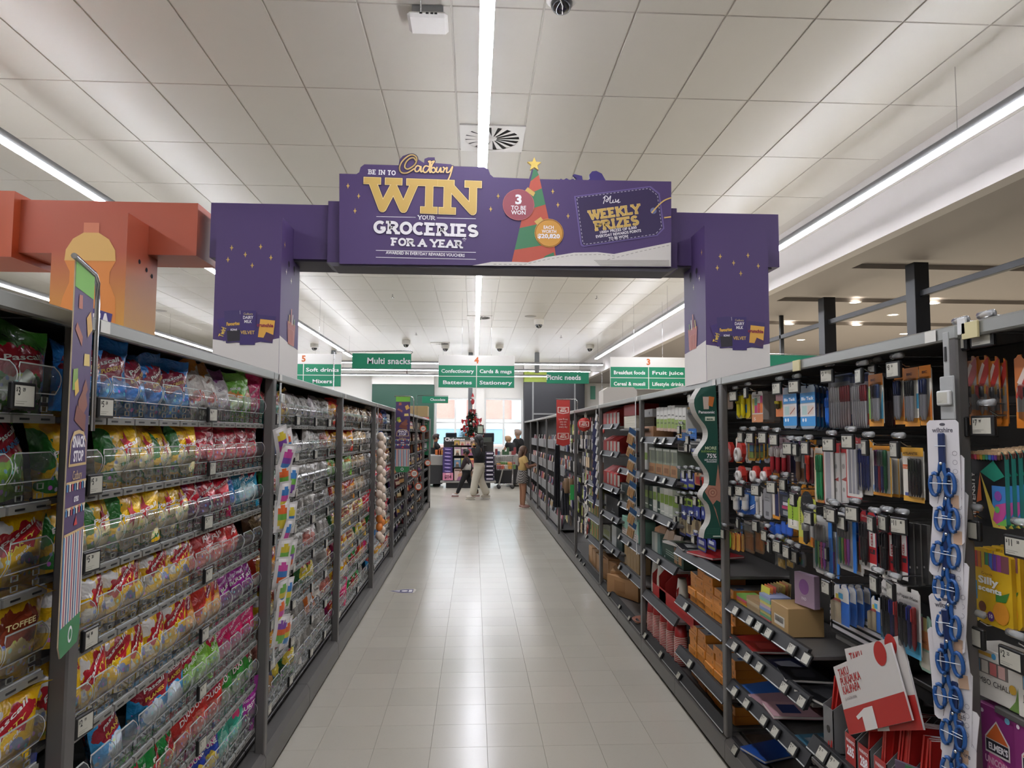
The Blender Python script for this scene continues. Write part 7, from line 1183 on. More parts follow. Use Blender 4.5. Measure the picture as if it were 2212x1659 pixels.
ibox('plate_box', 'tall dark green box with a pale side', 'box', (1322, 1142, 1344, 1186), 1.38, .18, '#182a24', lambda F: F.rect(-F.W*.5, 0, -F.W*.05, F.H, P('#9a9c98'), 1), None, 0, z3[4]-.001); ibox('plate_box', 'small lime and white box beside the tall dark green one', 'box', (1303, 1148, 1318, 1178), 1.40, .14, '#8d8f80', lambda F: F.rect(-F.W*.4, F.H*.2, F.W*.4, F.H*.6, P('#6f7a3c'), 1), None, 0, z3[4]-.001)
for k, c in enumerate(('#7fae98', '#b9b0a4', '#86b49e')): ibox('mint_box', '%s carton at the middle of the third right bay' % ['left mint green', 'cream', 'right mint green'][k], 'carton', (1344+k*12, 1128+k*3, 1355+k*12, 1168+k*6), 1.38, .15, c, lambda F: (F.rect(-F.W*.48, 0, F.W*.48, F.H*.4, P('#c2b6ac'), 1), lines(F, '#8a7a70', .1)), 'mint cartons', 0, z3n[3]-.001)
for k in range(5): ibox('skewer_pack', 'tall kraft skewer pack, %s from the left' % ORD[k+1], 'packet', (1349+k*6.4, 1190+k*4, 1355+k*6.4, 1236+k*6), 1.39, .1, '#9a7f56', lambda F: F.text('S', 0, F.H*.6, F.H*.12, P('#4a3a24'), 1), 'kraft skewer packs', 0, z3n[4]-.001)
for k, (px0, py0, px1, py1, rz) in enumerate(((1304, 1225, 1322, 1270, .2), (1316, 1236, 1334, 1280, -.3), (1332, 1250, 1356, 1290, .4), (1300, 1215, 1314, 1262, 0))): ibox('kraft_box', 'kraft pack on the base shelf of the red box bay, %s' % ['second from the left', 'third from the left, tilted', 'rightmost with a window', 'leftmost'][k], 'box', (px0, py0, px1, py1), 1.40, .12, '#9a7248', lambda F: F.rect(-F.W*.25, F.H*.2, F.W*.1, F.H*.8, P('#8a6238'), 1), 'kraft packs', rz, .168)
t = thing('wooden_bowl', 'terracotta coloured plate on the base shelf near the red cups', 'plate', (1.40, RY[2]+.25, .168)); MB().lathe([(.02, 0), (.09, .008), (.11, .03), (.108, .034), (.085, .014), (0, .01)], P('#94604e'), n=20).obj('plate', t)
# strip of wooden peg packs
st = thing('hanging_strip', 'white hanging strip with wooden peg packs on the third right upright', 'strip', (1.285, RY[2]+.05, .75)); MB().box(0, .003, -.012, .012, 0, 1.25, P('#b9bab6')).obj('strip', st)
for k in range(8):
    t = thing('peg_pack', 'wooden peg pack, %s from the top of the white strip' % ORD[k+1], 'pegs', (1.25, RY[2]+.09+.02*(k % 2), 1.62-k*.105), 0, 'peg packs on the strip'); t.rotation_euler = (.2, .45, FACE_R+.6); MB().box(-.04, .04, 0, .002, -.01, .13, P('#b9b6b0')).box(-.04, .04, -.001, 0, .085, .13, P('#244a70')).obj('card', t)
    for j in range(5): MB().cbox(-.032+j*.014, -.021+j*.014, -.016, -.002, 0, .075, P('#b08a60'), .002).obj('peg', t)
# --- fourth right bay: kitchen tools, boxes; low price signs
t4, _ = bay(1, RY[3], RY[4], 'right shelving bay of kitchen tools behind the round red sign', [], .46); F4, N4 = (hb(3)+.01, RY[4]-.035), (RY[3]+.035, hb(3)-.01)
z4 = [zc(1283, q) for q in (1045, 1080, 1118, 1168)]
for k, z in enumerate(z4): rail(shelf_at(t4, *N4, z, .03, .44), *N4, z, 0, [(N4[1]-.08, '')], .4, .06, .045)
rail(shelf_at(t4, RY[3]+.03, RY[4]-.03, .165, .03, .44), RY[3]+.03, RY[4]-.03, .167, 0, [(F4[0]+.1, ''), (F4[0]+.4, ''), (F4[0]+.7, '')], .5, .06, .045)
for r_, z in enumerate(z4[1:]):
    for k in range(3): ibox('cup_carton', 'green and tan cup carton, %s from the left on the %s low shelf' % (ORD[k+1], ORD[r_+1]), 'carton', (1276+k*5.5, 1000, 1281+k*5.5, 1034), 1.38, .14, '#8a8a5c', lambda F: (F.rect(-F.W*.4, F.H*.1, -F.W*.05, F.H*.8, P('#5f8a3c'), 1), F.rect(F.W*.02, F.H*.1, F.W*.4, F.H*.7, P('#b0703c'), 1)), 'green cup cartons', 0, z-.001)
for k in range(3): ibox('kraft_box', 'kraft paper bag on the base shelf of the kitchen tool bay, %s' % ['left', 'middle', 'right'][k], 'box', (1272+k*8, 1192+k*6, 1279+k*8, 1228+k*6), 1.39, .12, '#a07a50', None, 'kraft bags', 0, .168)
HC = ['#8d8a86', '#b0aca6', '#5a5856', '#c4bfb8', '#77736e', '#a33a34', '#c9b08c', '#3c3a3a', '#9aa844', '#2c2c54', '#b8b4ae', '#6a5a4c']
def small_hang(label, y, z, Xp, w_, h, c, c2, shape):
    o = thing('kitchen_tool', label, 'utensil', (Xp, y, z), FACE_R, 'hanging kitchen tools'); m1, m2 = P(c), P(c2)
    MB().box(-w_/2, w_/2, 0, .003, h*.7, h, m2).obj('card', o); q = MB()
    if shape == 0: q.tube([(0, -.004, h*.75), (0, -.006, h*.3)], .006, m1, 6).ball((0, -.008, h*.14), (w_*.4, .01, h*.16), m1, 8, 5)
    elif shape == 1: q.cbox(-w_*.4, w_*.4, -.014, -.002, 0, h*.72, m1, .003)
    else: q.tube([(-w_*.2, -.004, h*.75), (-w_*.2, -.006, 0)], .005, m1, 6).tube([(w_*.2, -.004, h*.75), (w_*.2, -.006, h*.05)], .005, m1, 6)
    q.obj('tool', o)
for r_ in range(7):
    for k in range(7):
        y = F4[1]-.07-k*.13 if r_ < 7 else 0; r = random.Random(r_*31+k); small_hang('small kitchen tool, %s from the left, %s row down, beside the round sign' % (ORD[k+1], ORD[r_+1]), y, 1.72-r_*.215, 1.38+r.uniform(0, .03), .085, .17, HC[r.randrange(12)], HC[r.randrange(12)], r.randrange(3))
for r_ in range(3):
    for k in range(5): r = random.Random(r_*17+k+5); small_hang('small kitchen tool, %s from the left, %s row down, right of the round sign' % (ORD[k+1], ORD[r_+1]), N4[1]-.1-k*.15, 1.70-r_*.22, 1.39+r.uniform(0, .03), .1, .18, HC[r.randrange(12)], HC[r.randrange(12)], r.randrange(3))
st = thing('hanging_strip', 'hanging strip of navy knife packs on the fourth right upright', 'strip', (1.285, RY[3]+.05, .95)); MB().box(0, .003, -.012, .012, 0, 1.0, P('#b9bab6')).obj('strip', st)
for k in range(10):
    o = MB().cbox(-.016, .016, -.006, 0, 0, .24, P('#1c2044'), .002).box(-.017, .017, -.008, .001, .17, .24, P('#bdbcb8')).obj('knife_pack', None, (1.262-.003*(k % 2), RY[3]+.10-.02*(k % 2), 1.68-k*.085)); o.rotation_euler = (.05, .45, FACE_R+.4); tag(o, 'navy and white knife pack, %s from the top of the strip' % ORD[k+1], 'knife pack', 'knife packs on the strip')
m_lp = M('lowprice_red', '#b3322a', .5)
def lp_badge(F, x, y, w_):
    h = w_*.62; F.poly([(x-w_/2, y+h*.45), (x+w_/2, y+h*.45), (x+w_/2, y-h*.4), (x, y-h*.55), (x-w_/2, y-h*.4)], P('#e3d8c8'), 1); i = .86; F.poly([(x-w_/2*i, y+h*.37), (x+w_/2*i, y+h*.37), (x+w_/2*i, y-h*.33), (x, y-h*.45), (x-w_/2*i, y-h*.33)], m_lp, 2); F.text('LOW', x, y+h*.05, h*.34, P('#e8e0d4'), 4, 'x', 'c', 1, 0, w_*.42); F.text('PRICE', x, y-h*.26, h*.34, P('#e8e0d4'), 4, 'x', 'c', 1, 0, w_*.6)
p = at(1262, 917, Y=RY[3]+.4); t = thing('price_flag', 'round red low price sign among the kitchen tools', 'flag', (p.x, RY[3]+.4, p.z), -.15); o = MB().lathe([(0, 0), (.075, 0), (.075, .003), (0, .003)], m_lp, n=24).obj('disc', t); o.rotation_euler = (PI/2, 0, 0); q = MB(); F = Flat(q, (0, -.003, 0), (1, 0, 0), (0, 0, 1), .0012); lp_badge(F, 0, .004, .105); q.obj('print', t); MB().box(-.002, .25, .003, .006, -.006, .006, m_edge).obj('clip', t)
ly = RY[4]+.15; a, c = at(1202, 964, Y=ly), at(1231, 864, Y=ly); t = thing('price_banner', 'long red low price banner hanging over the right shelves', 'banner', (a.x, ly, a.z)); W, H = c.x-a.x, c.z-a.z
MB().prism([(0, .03), (W*.5, 0), (W, .03), (W, H), (0, H)], (Vector((0, 0, 0)), Vector((1, 0, 0)), Vector((0, 0, 1)), Vector((0, -1, 0))), .004, m_lp).obj('panel', t); q = MB(); F = Flat(q, (0, 0, 0), (1, 0, 0), (0, 0, 1), .0012); lp_badge(F, W/2, H*.78, W*.82); lp_badge(F, W/2, H*.22, W*.82)
for i, s in enumerate(('Low Prices', 'you can', 'rely on', 'every day')): F.text(s, W/2, H*(.565-i*.055), .035, P('#e8dcd0'), 2, 'r', 'c', 1, 0, W*(.68, .5, .44, .62)[i])
q.obj('print', t); MB().tube([(-.01, 0, H+.012), (W+.08, 0, H+.012), (W+.1, 0, H-.02), (W+.1, 0, 2.0-a.z)], .006, m_chrome, 6).obj('arm', t)
# --- fifth right bay: cloths, aprons, gloves
t5, _ = bay(1, RY[4], RY[5], 'right shelving bay of aprons and cloths behind the red banner', [], .46)
for r_ in range(6):
    for k in range(8): r = random.Random(r_*13+k+70); small_hang('kitchen cloth or tool, %s from the left, %s row down, apron bay' % (ORD[k+1], ORD[r_+1]), RY[5]-.15-k*.2, 1.68-r_*.26, 1.39+r.uniform(0, .04), .13, .2, HC[r.randrange(12)], HC[r.randrange(12)], r.randrange(3))
def apron(label, px, py0, py1, y, col, wpx):
    a, c = at(px-wpx/2, py1, Y=y), at(px+wpx/2, py0, Y=y); W, H = c.x-a.x, c.z-a.z; o = thing('apron', label, 'apron', ((a.x+c.x)/2, y, a.z), 0, 'hanging aprons'); mb = MB(); NU, NV = 10, 8
    vs = [((i/NU-.5)*W*(1 if j < 5 else 1-.09*(j-4)), .03*math.sin(i*1.9+j*.4)*(1-j/NV*.5), H*j/NV) for j in range(NV+1) for i in range(NU+1)]
    m_ = M('apron_'+col, col, .85, bump=.3, bscale=120); fs = [(j*(NU+1)+i, j*(NU+1)+i+1, (j+1)*(NU+1)+i+1, (j+1)*(NU+1)+i) for j in range(NV) for i in range(NU)]
    mb.add(vs, fs, m_, True); mb.add([(x, y_+.012, z) for x, y_, z in vs], fs, m_, True); mb.obj('cloth', o); MB().tube([(-W*.3, 0, H), (0, 0, H+.06), (W*.3, 0, H)], .006, m_, 5).obj('neck_strap', o); MB().tube([(0, 0, H+.055), (1.78-(a.x+c.x)/2, .05, H+.06)], .004, m_chrome, 5).obj('hook', o)
apron('long black apron hanging out from the shelves', 1204, 962, 1096, RY[4]+.55, '#17171a', 14); apron('dark grey apron with a hem seam below the black one', 1221, 1056, 1113, RY[4]+.42, '#2e2e33', 18)
for k, (px, lb) in enumerate(((1224, 'left'), (1233, 'right'))):
    p = at(px, 1066, Y=RY[4]+.3); o = thing('oven_glove', 'tan leather oven glove, %s one of two' % lb, 'glove', p, 0, 'tan oven gloves'); MB().lathe([(.0, 0), (.03, .005), (.04, .06), (.042, .14), (.036, .2), (.0, .205)], P('#7d6248'), n=10, sy=.5).obj('glove', o); MB().ball((-.045, 0, .12), (.014, .012, .05), P('#7d6248'), 8, 5).obj('thumb', o)
MB(); p = at(1238, 1080, Y=RY[4]+.2); o = MB().cbox(-.04, .04, -.008, 0, 0, .2, P('#2f9a4c'), .003).obj('sponge_pack', None, p); tag(o, 'bright green cloth pack beside the fourth right upright', 'cloth')
# --- card racks to the end of the right run
rk = random.Random(5); ci = 0
for bi in range(5, 9):
    t6, _ = bay(1, RY[bi], RY[bi+1], '%s card rack of four at the far end of the right side' % ORD[bi-4], [], .40)
    o6 = -Vector(t6.location)
    for r_, z in enumerate((.2, .62, 1.02, 1.42)):
        sbox(MB(), 1, .06+.03*r_, .07+.03*r_, RY[bi]+.06, RY[bi+1]-.06, z, z+.16, m_grey).obj('pocket_front', t6, o6); sbox(MB(), 1, .06+.03*r_, .4, RY[bi]+.06, RY[bi+1]-.06, z-.01, z, m_grey).obj('pocket_floor', t6, o6)
        for k in range(7):
            if rk.random() < .12: continue
            c = rk.choice(['#9c4a5c', '#8d8a86', '#c9c2b8', '#6a7a94', '#a8787c', '#5a5a60', '#c99a9c', '#b8a890', '#d0ccc8', '#7a4a54']); c2 = rk.choice(['#d8d2c8', '#a83a4c', '#3a5a7c', '#c9a04c', '#2c2c30'])
            o = MB().cbox(-.075, .075, -.003, .003, 0, .25, P(c), .001).box(-.055, .055, -.0038, -.003, .14, .22, P(c2)).obj('greeting_card', None, (X(1, .1+.03*r_+rk.uniform(0, .04)), RY[bi]+.2+k*.22, z+.002)); o.rotation_euler = (-.15, rk.uniform(-.05, .05), FACE_R); ci += 1
            tag(o, 'greeting card, %s along, %s tier up, %s card rack' % (ORD[k+1], ORD[r_+1], ORD[bi-4]), 'card', 'greeting cards in the far racks')
struct(sbox(MB(), 1, -.01, .66, RY[9]-.03, RY[9]+.02, 0, 2.02, m_dark).obj('wall_rack_end'))
# tall grey partition behind the far end, and cartons stored on top of the right shelves
tb = thing('storage_carton', 'white cartons stored on top of the right shelves', 'carton', (1.6, 8.4, 2.0))
p0, p1 = at(1300, 872, Y=8.4), at(1378, 825, Y=8.4)
MB().prism([(0, 0), (.40, 0), (.40, .2), (.36, .24), (.06, .24), (0, .2)], (Vector((p0.x-1.6, -.1, .0)), Vector((1, 0, 0)), Vector((0, 0, 1)), Vector((0, -1, 0))), .3, P('#c2bbb0')).obj('carton', tb)
for k, (px, py, lb) in enumerate(((943, 884, 'brown cardboard box on top of the far left shelves'),)):
    p = at(882, 905, Y=13.6); o = MB().cbox(-.02, .36, 0, .4, 0, .2, P('#a68c60'), .004).obj('cardboard_box', None, (p.x, 13.6, 2.0)); tag(o, lb, 'box')
# ------------------------------------------------------------------ checkouts
CYc = 22.3
def cx_(px, Y=CYc): return at(px, 1000, Y=Y).x
def cz_(py, Y=CYc): return at(1024, py, Y=Y).z
ct = M('counter_grey', '#8d8a86', .4); cb = M('counter_dark', '#232325', .5)
for k, (a, b_, y, lb) in enumerate(((880, 956, 22.6, 'grey checkout counter at the left of the display stand'), (1068, 1128, 22.8, 'grey checkout counter behind the trolley'))):
    t = thing('checkout_counter', lb, 'counter', (cx_(a, y), y, 0), 0, 'checkout counters'); W = cx_(b_, y)-cx_(a, y); MB().cbox(0, W, 0, .9, .1, .68, cb, .01).obj('base', t); MB().cbox(-.02, W+.02, -.03, .95, .68, 1.0, ct, .02).obj('top', t)
t = thing('display_stand', 'dark low display stand with magazines in front of the checkouts', 'stand', (cx_(955), CYc, 0)); W = cx_(1068)-cx_(955)
MB().cbox(.12, W-.12, .05, .5, 0, .16, cb, .01).obj('base', t); MB().cbox(-.05, W+.05, -.05, .55, .16, .22, ct, .01).obj('deck', t); MB().cbox(.02, W-.02, .4, .45, .22, 1.42, m_dark, .01).obj('back', t)
for z in (.62, .98, 1.3): MB().cbox(.3, W-.25, .02, .4, z, z+.02, m_dark, .004).obj('shelf', t)
mcol = ['#c9b49a', '#a8524c', '#d0a04c', '#5a7a94', '#8a5a7c', '#c4a8a0', '#3f6a80', '#b8923c', '#7a8a54', '#a83a44', '#5a4a3c', '#c9c2b4']
mi = 0
for r_, (z, n_, h) in enumerate(((.23, 2, .36), (.64, 4, .28), (1.0, 4, .26), (1.31, 5, .16))):
    for k in range(n_):
        w_ = (W-.75)/n_; mi += 1; o = thing('magazine', 'magazine, %s from the left on the %s row of the display stand' % (ORD[k+1], ['bottom', 'third', 'second', 'top'][r_]), 'magazine', (cx_(955)+.36+(k+.5)*w_, CYc-.0, z), 0, 'magazines on the display stand'); o.rotation_euler = (-.12, 0, 0); c = mcol[(mi*5) % 12]
        MB().cbox(-w_*.46, w_*.46, 0, .02, 0, h, P(c), .002).obj('pages', o); q = MB(); F = Flat(q, (0, 0, 0), (1, 0, 0), (0, 0, 1), .001); F.rect(-w_*.42, h*.8, w_*.42, h*.95, P(mcol[(mi*7+3) % 12]), 1); F.disc(0, h*.42, w_*.2, P('#b88a70'), 1, 12); F.poly([(-w_*.3, 0), (w_*.3, 0), (w_*.16, h*.34), (-w_*.16, h*.34)], P(mcol[(mi*3+1) % 12]), 2); q.obj('print', o)
for k in range(8):
    o = thing('chocolate_box', 'purple chocolate box, %s up in the left stack on the display stand' % ORD[k+1], 'box', (cx_(967), CYc+.0, .23+.12+k*.112), 0, 'purple chocolate boxes left'); MB().cbox(-.15, .15, 0, .2, 0, .108, P('#3a2a64'), .006).obj('carton', o); q = MB(); F = Flat(q, (0, 0, 0), (1, 0, 0), (0, 0, 1), .001); F.disc(0, .05, .06, P('#5a4a9a'), 1, 14, .03); F.line([(-.09, .06), (.09, .045)], .02, P('#c4b4d8'), 2, False); q.obj('print', o)
for k in range(7):
    o = thing('chocolate_box', 'purple and white chocolate box, %s up in the right stack' % ORD[k+1], 'box', (cx_(1058), CYc+.0, .23+k*.13), 0, 'purple chocolate boxes right'); MB().cbox(-.14, .14, 0, .2, 0, .1, P('#2c2440'), .006).obj('carton', o); q = MB(); F = Flat(q, (0, 0, 0), (1, 0, 0), (0, 0, 1), .001); F.rect(-.1, .03, .1, .07, P('#c9c4cc'), 1); q.obj('print', o)
o = MB().cbox(-.16, .16, -.06, -.05, .02, .25, P('#c47a94'), .003).obj('price_card', None, (cx_(968), CYc-.02, .22)); tag(o, 'pink price card reading 14 on the display stand', 'price card'); q = MB(); F = Flat(q, (0, -.06, 0), (1, 0, 0), (0, 0, 1), .0015); F.text('$14', 0, .08, .14, P('#4a1c34'), 1, 'x'); F.rect(-.06, .2, .06, .23, P('#e0c4cc'), 1); q.obj('lettering', o)
q = MB(); F = Flat(q, (cx_(1010), CYc-.1, 0), (1, 0, 0), (0, 0, 1), .001)
ss = thing('message_sign', 'white festive letter sign on top of the display stand', 'sign', (cx_(1010), CYc+.15, 1.42)); q = MB(); F = Flat(q, (0, 0, 0), (1, 0, 0), (0, 0, 1), .002); q.cbox(-.75, .75, 0, .02, 0, .14, P('#3a4038'), .004); F.text('Christmas', -.4, .02, .15, m_wprint, 1, 'x'); F.text('Shop', .22, .02, .15, m_wprint, 1, 'x'); q.obj('panel', ss)
for k, (a, b_, lb) in enumerate(((962, 986, 'left'), (1045, 1067, 'right'))):
    y = 23.0; t = thing('checkout_monitor', 'black checkout screen, %s of the christmas tree' % lb, 'monitor', (cx_((a+b_)/2, y), y, 1.0), 0, 'checkout screens'); w_ = cx_(b_, y)-cx_(a, y); zz = cz_(955, y)-1.0; z1 = cz_(935, y)-1.0
    MB().cbox(-w_/2, w_/2, 0, .06, zz, z1, m_black, .02).obj('screen', t); MB().cbox(-w_*.4, w_*.4, -.003, 0, zz+.03, z1-.03, M('screen_glass', '#20242a', .1), .002).obj('panel', t); MB().tube([(0, .05, -1.0), (0, .05, zz+.1)], .025, m_black, 8).obj('stand', t)
# christmas tree tied to the middle post
ty = 23.9; tx = cx_(1019, ty); tz0 = cz_(948, ty); tz1 = cz_(884, ty); tt = thing('christmas_tree', 'small decorated christmas tree with red bows and baubles at the checkouts', 'tree', (tx, ty, tz0)); H = tz1-tz0; rr = random.Random(4); m_fir = M('fir_green', '#1c3322', .7); m_fir2 = M('fir_light', '#2f4a30', .7)
lf = MB()
for k in range(3600):
    f = rr.random()**1.5; z = H*f; R_ = (1-f)*.56+.04; a = rr.uniform(0, 2*PI); r0 = R_*rr.uniform(.2, .85); p = Vector((r0*math.cos(a), r0*math.sin(a), z)); d = Vector((math.cos(a), math.sin(a), rr.uniform(-.5, .25))).normalized(); s_ = d.cross(Vector((0, 0, 1))).normalized()*.024; L = rr.uniform(.08, .19)
    lf.add([p-s_, p+s_, p+d*L], [(0, 1, 2)], m_fir if rr.random() < .65 else m_fir2)
stuff(lf.obj('needles', tt)); MB().tube([(0, 0, -.1), (0, 0, H*.95)], .025, P('#4a3424'), 7).obj('trunk', tt); MB().lathe([(0, -.22), (.24, -.22), (.28, 0), (.2, .06), (0, .06)], P('#7a1f28'), n=14).obj('skirt', tt)
bmr, bmw, bmo = [MB().ball((0, 0, 0), .045, M('bauble_'+c, c, .2), 10, 6).mesh('bauble') for c in ('#a81f28', '#c9c4bc', '#b8502c')]
for k in range(26): f = rr.uniform(.04, .92); R_ = (1-f)*.46+.04; a = rr.uniform(PI, 2*PI); put((bmr, bmr, bmw, bmo)[k % 4], 'bauble', tt, (R_*math.cos(a), R_*math.sin(a), H*f))
bw = MB().add([(0, 0, 0), (-.1, -.02, .05), (-.1, -.02, -.05), (.1, -.02, .05), (.1, -.02, -.05), (-.05, -.02, -.14), (.05, -.02, -.14)], [(0, 1, 2), (0, 4, 3), (0, 2, 5), (0, 6, 4)], P('#9c1c26', .3)).ball((0, -.02, 0), .025, P('#9c1c26', .3), 8, 5).mesh('bow')
for k, (a, f) in enumerate(((-.25, .62), (-.2, .35), (.22, .66), (.02, .95), (.12, .5), (.0, .08), (.3, .3))): put(bw, 'bow', tt, (a, -.36*(1-f)-.1, H*f))
sn = thing('santa_ornament', 'small red and white santa ornament hanging on the grey post', 'ornament', (cx_(1020, 24.46), 24.46, cz_(874, 24.46))); MB().ball((0, 0, .1), (.06, .05, .1), P('#9c2026'), 10, 6).obj('body', sn); MB().ball((0, -.01, .24), .05, P('#d0c4bc'), 10, 6).obj('head', sn); MB().lathe([(.055, .26), (.03, .34), (0, .4)], P('#a8242a'), n=10).obj('hat', sn); MB().ball((-.06, 0, .16), .03, P('#d8d2cc'), 8, 5).ball((.06, 0, .16), .03, P('#d8d2cc'), 8, 5).obj('mitten', sn)
pf = thing('framed_notice', 'dark framed notice beside the christmas tree', 'frame', (cx_(1037, 23.4), 23.4, 1.0)); zz = cz_(938, 23.4)-1; z1 = cz_(918, 23.4)-1; MB().cbox(-.11, .11, 0, .02, zz, z1, P('#2a3028'), .005).obj('frame', pf); MB().box(-.08, .08, -.003, 0, zz+.04, z1-.04, P('#a8b09c')).obj('print', pf); MB().tube([(0, .01, -1.0), (0, .01, zz)], .012, m_black, 6).obj('stand', pf)
gd = random.Random(9)
for k in range(9):
    px = 1072+k*5; c = gd.choice(['#b8702c', '#c9b03c', '#5a7a94', '#8a3a3c', '#3a5a3c', '#b9b2a8']); o = MB().cbox(-.04, .04, -.03, .03, 0, gd.uniform(.1, .25), P(c), .008).obj('grocery_pack', None, (cx_(px, 22.9), 22.9, 1.0)); tag(o, 'grocery pack on the right checkout counter, %s from the left' % ORD[k+1], 'grocery', 'groceries on the counter')
for k in range(3): o = MB().cbox(-.06, .06, -.03, .03, 0, .16, P(['#c46a2c', '#b8542c', '#d08a3c'][k]), .008).obj('grocery_pack', None, (cx_(944+k*5, 22.7), 22.7, 1.0)); tag(o, 'orange snack pack on the left checkout counter, %s' % ['left', 'middle', 'right'][k], 'grocery', 'packs on the left counter')
# trolley
tx0, tx1 = cx_(1071, 21.9), cx_(1112, 21.9); tr = thing('shopping_trolley', 'chrome shopping trolley full of groceries at the checkout', 'trolley', (tx0, 21.9, 0)); W = tx1-tx0
bk = MB(); z0, z1 = .58, .98
for k in range(11):
    x = W*k/10; bk.tube([(x*.9+.03, 0, z0), (x, -.02, z1)], .004, m_chrome, 5).tube([(x*.9+.03, .5, z0), (x, .52, z1)], .004, m_chrome, 5)
for z in (z0, z0+.13, z0+.26, z1): g_ = (z-z0)/(z1-z0); a, b_ = .03*(1-g_), W*.93+.07*W*g_; bk.tube([(a, -.02*g_, z), (b_, -.02*g_, z), (b_, .5+.02*g_, z), (a, .5+.02*g_, z), (a, -.02*g_, z)], .006, m_chrome, 5)
bk.obj('basket', tr); fm = MB()
for y in (.03, .47): fm.tube([(.1, y, .1), (.22, y, .58)], .012, m_chrome, 7).tube([(.1, y, .1), (W-.05, y, .14)], .012, m_chrome, 7).tube([(W-.06, y, .12), (W-.05, y, .98), (W+.08, y, 1.05)], .012, m_chrome, 7)
fm.tube([(W+.08, .03, 1.05), (W+.08, .47, 1.05)], .016, m_black, 8); fm.obj('frame', tr)
for x in (.1, W-.06):
    for y in (.03, .47): o = MB().lathe([(0, -.015), (.055, -.015), (.06, 0), (.055, .015), (0, .015)], m_black, n=12).obj('wheel', tr, (x, y, .06)); o.rotation_euler = (PI/2, 0, 0)
for k in range(10): c = gd.choice(['#b84a2c', '#c9b49a', '#4f7a3c', '#8a3a3c', '#b9b2a8', '#5a7a94', '#c98a2c']); o = MB().cbox(-.06, .06, -.06, .06, 0, gd.uniform(.12, .22), P(c), .012).obj('grocery_pack', None, (tx0+.1+(k % 5)*.11, 22.02+(k//5)*.2, .60+.0*(k % 2))); o.rotation_euler = (0, 0, gd.uniform(0, 1)); tag(o, 'grocery pack in the trolley, %s from the left in the %s row' % (ORD[k % 5+1], 'front' if k < 5 else 'rear'), 'grocery', 'groceries in the trolley')
# little sale hangers and paper on the wall
tag(MB().box(wx(1275), wx(1286), WY-.03, WY-.01, wz(861), wz(832), P('#5a9a84')).obj('wall_poster'), 'small teal wall poster right of the charcoal panel', 'poster')
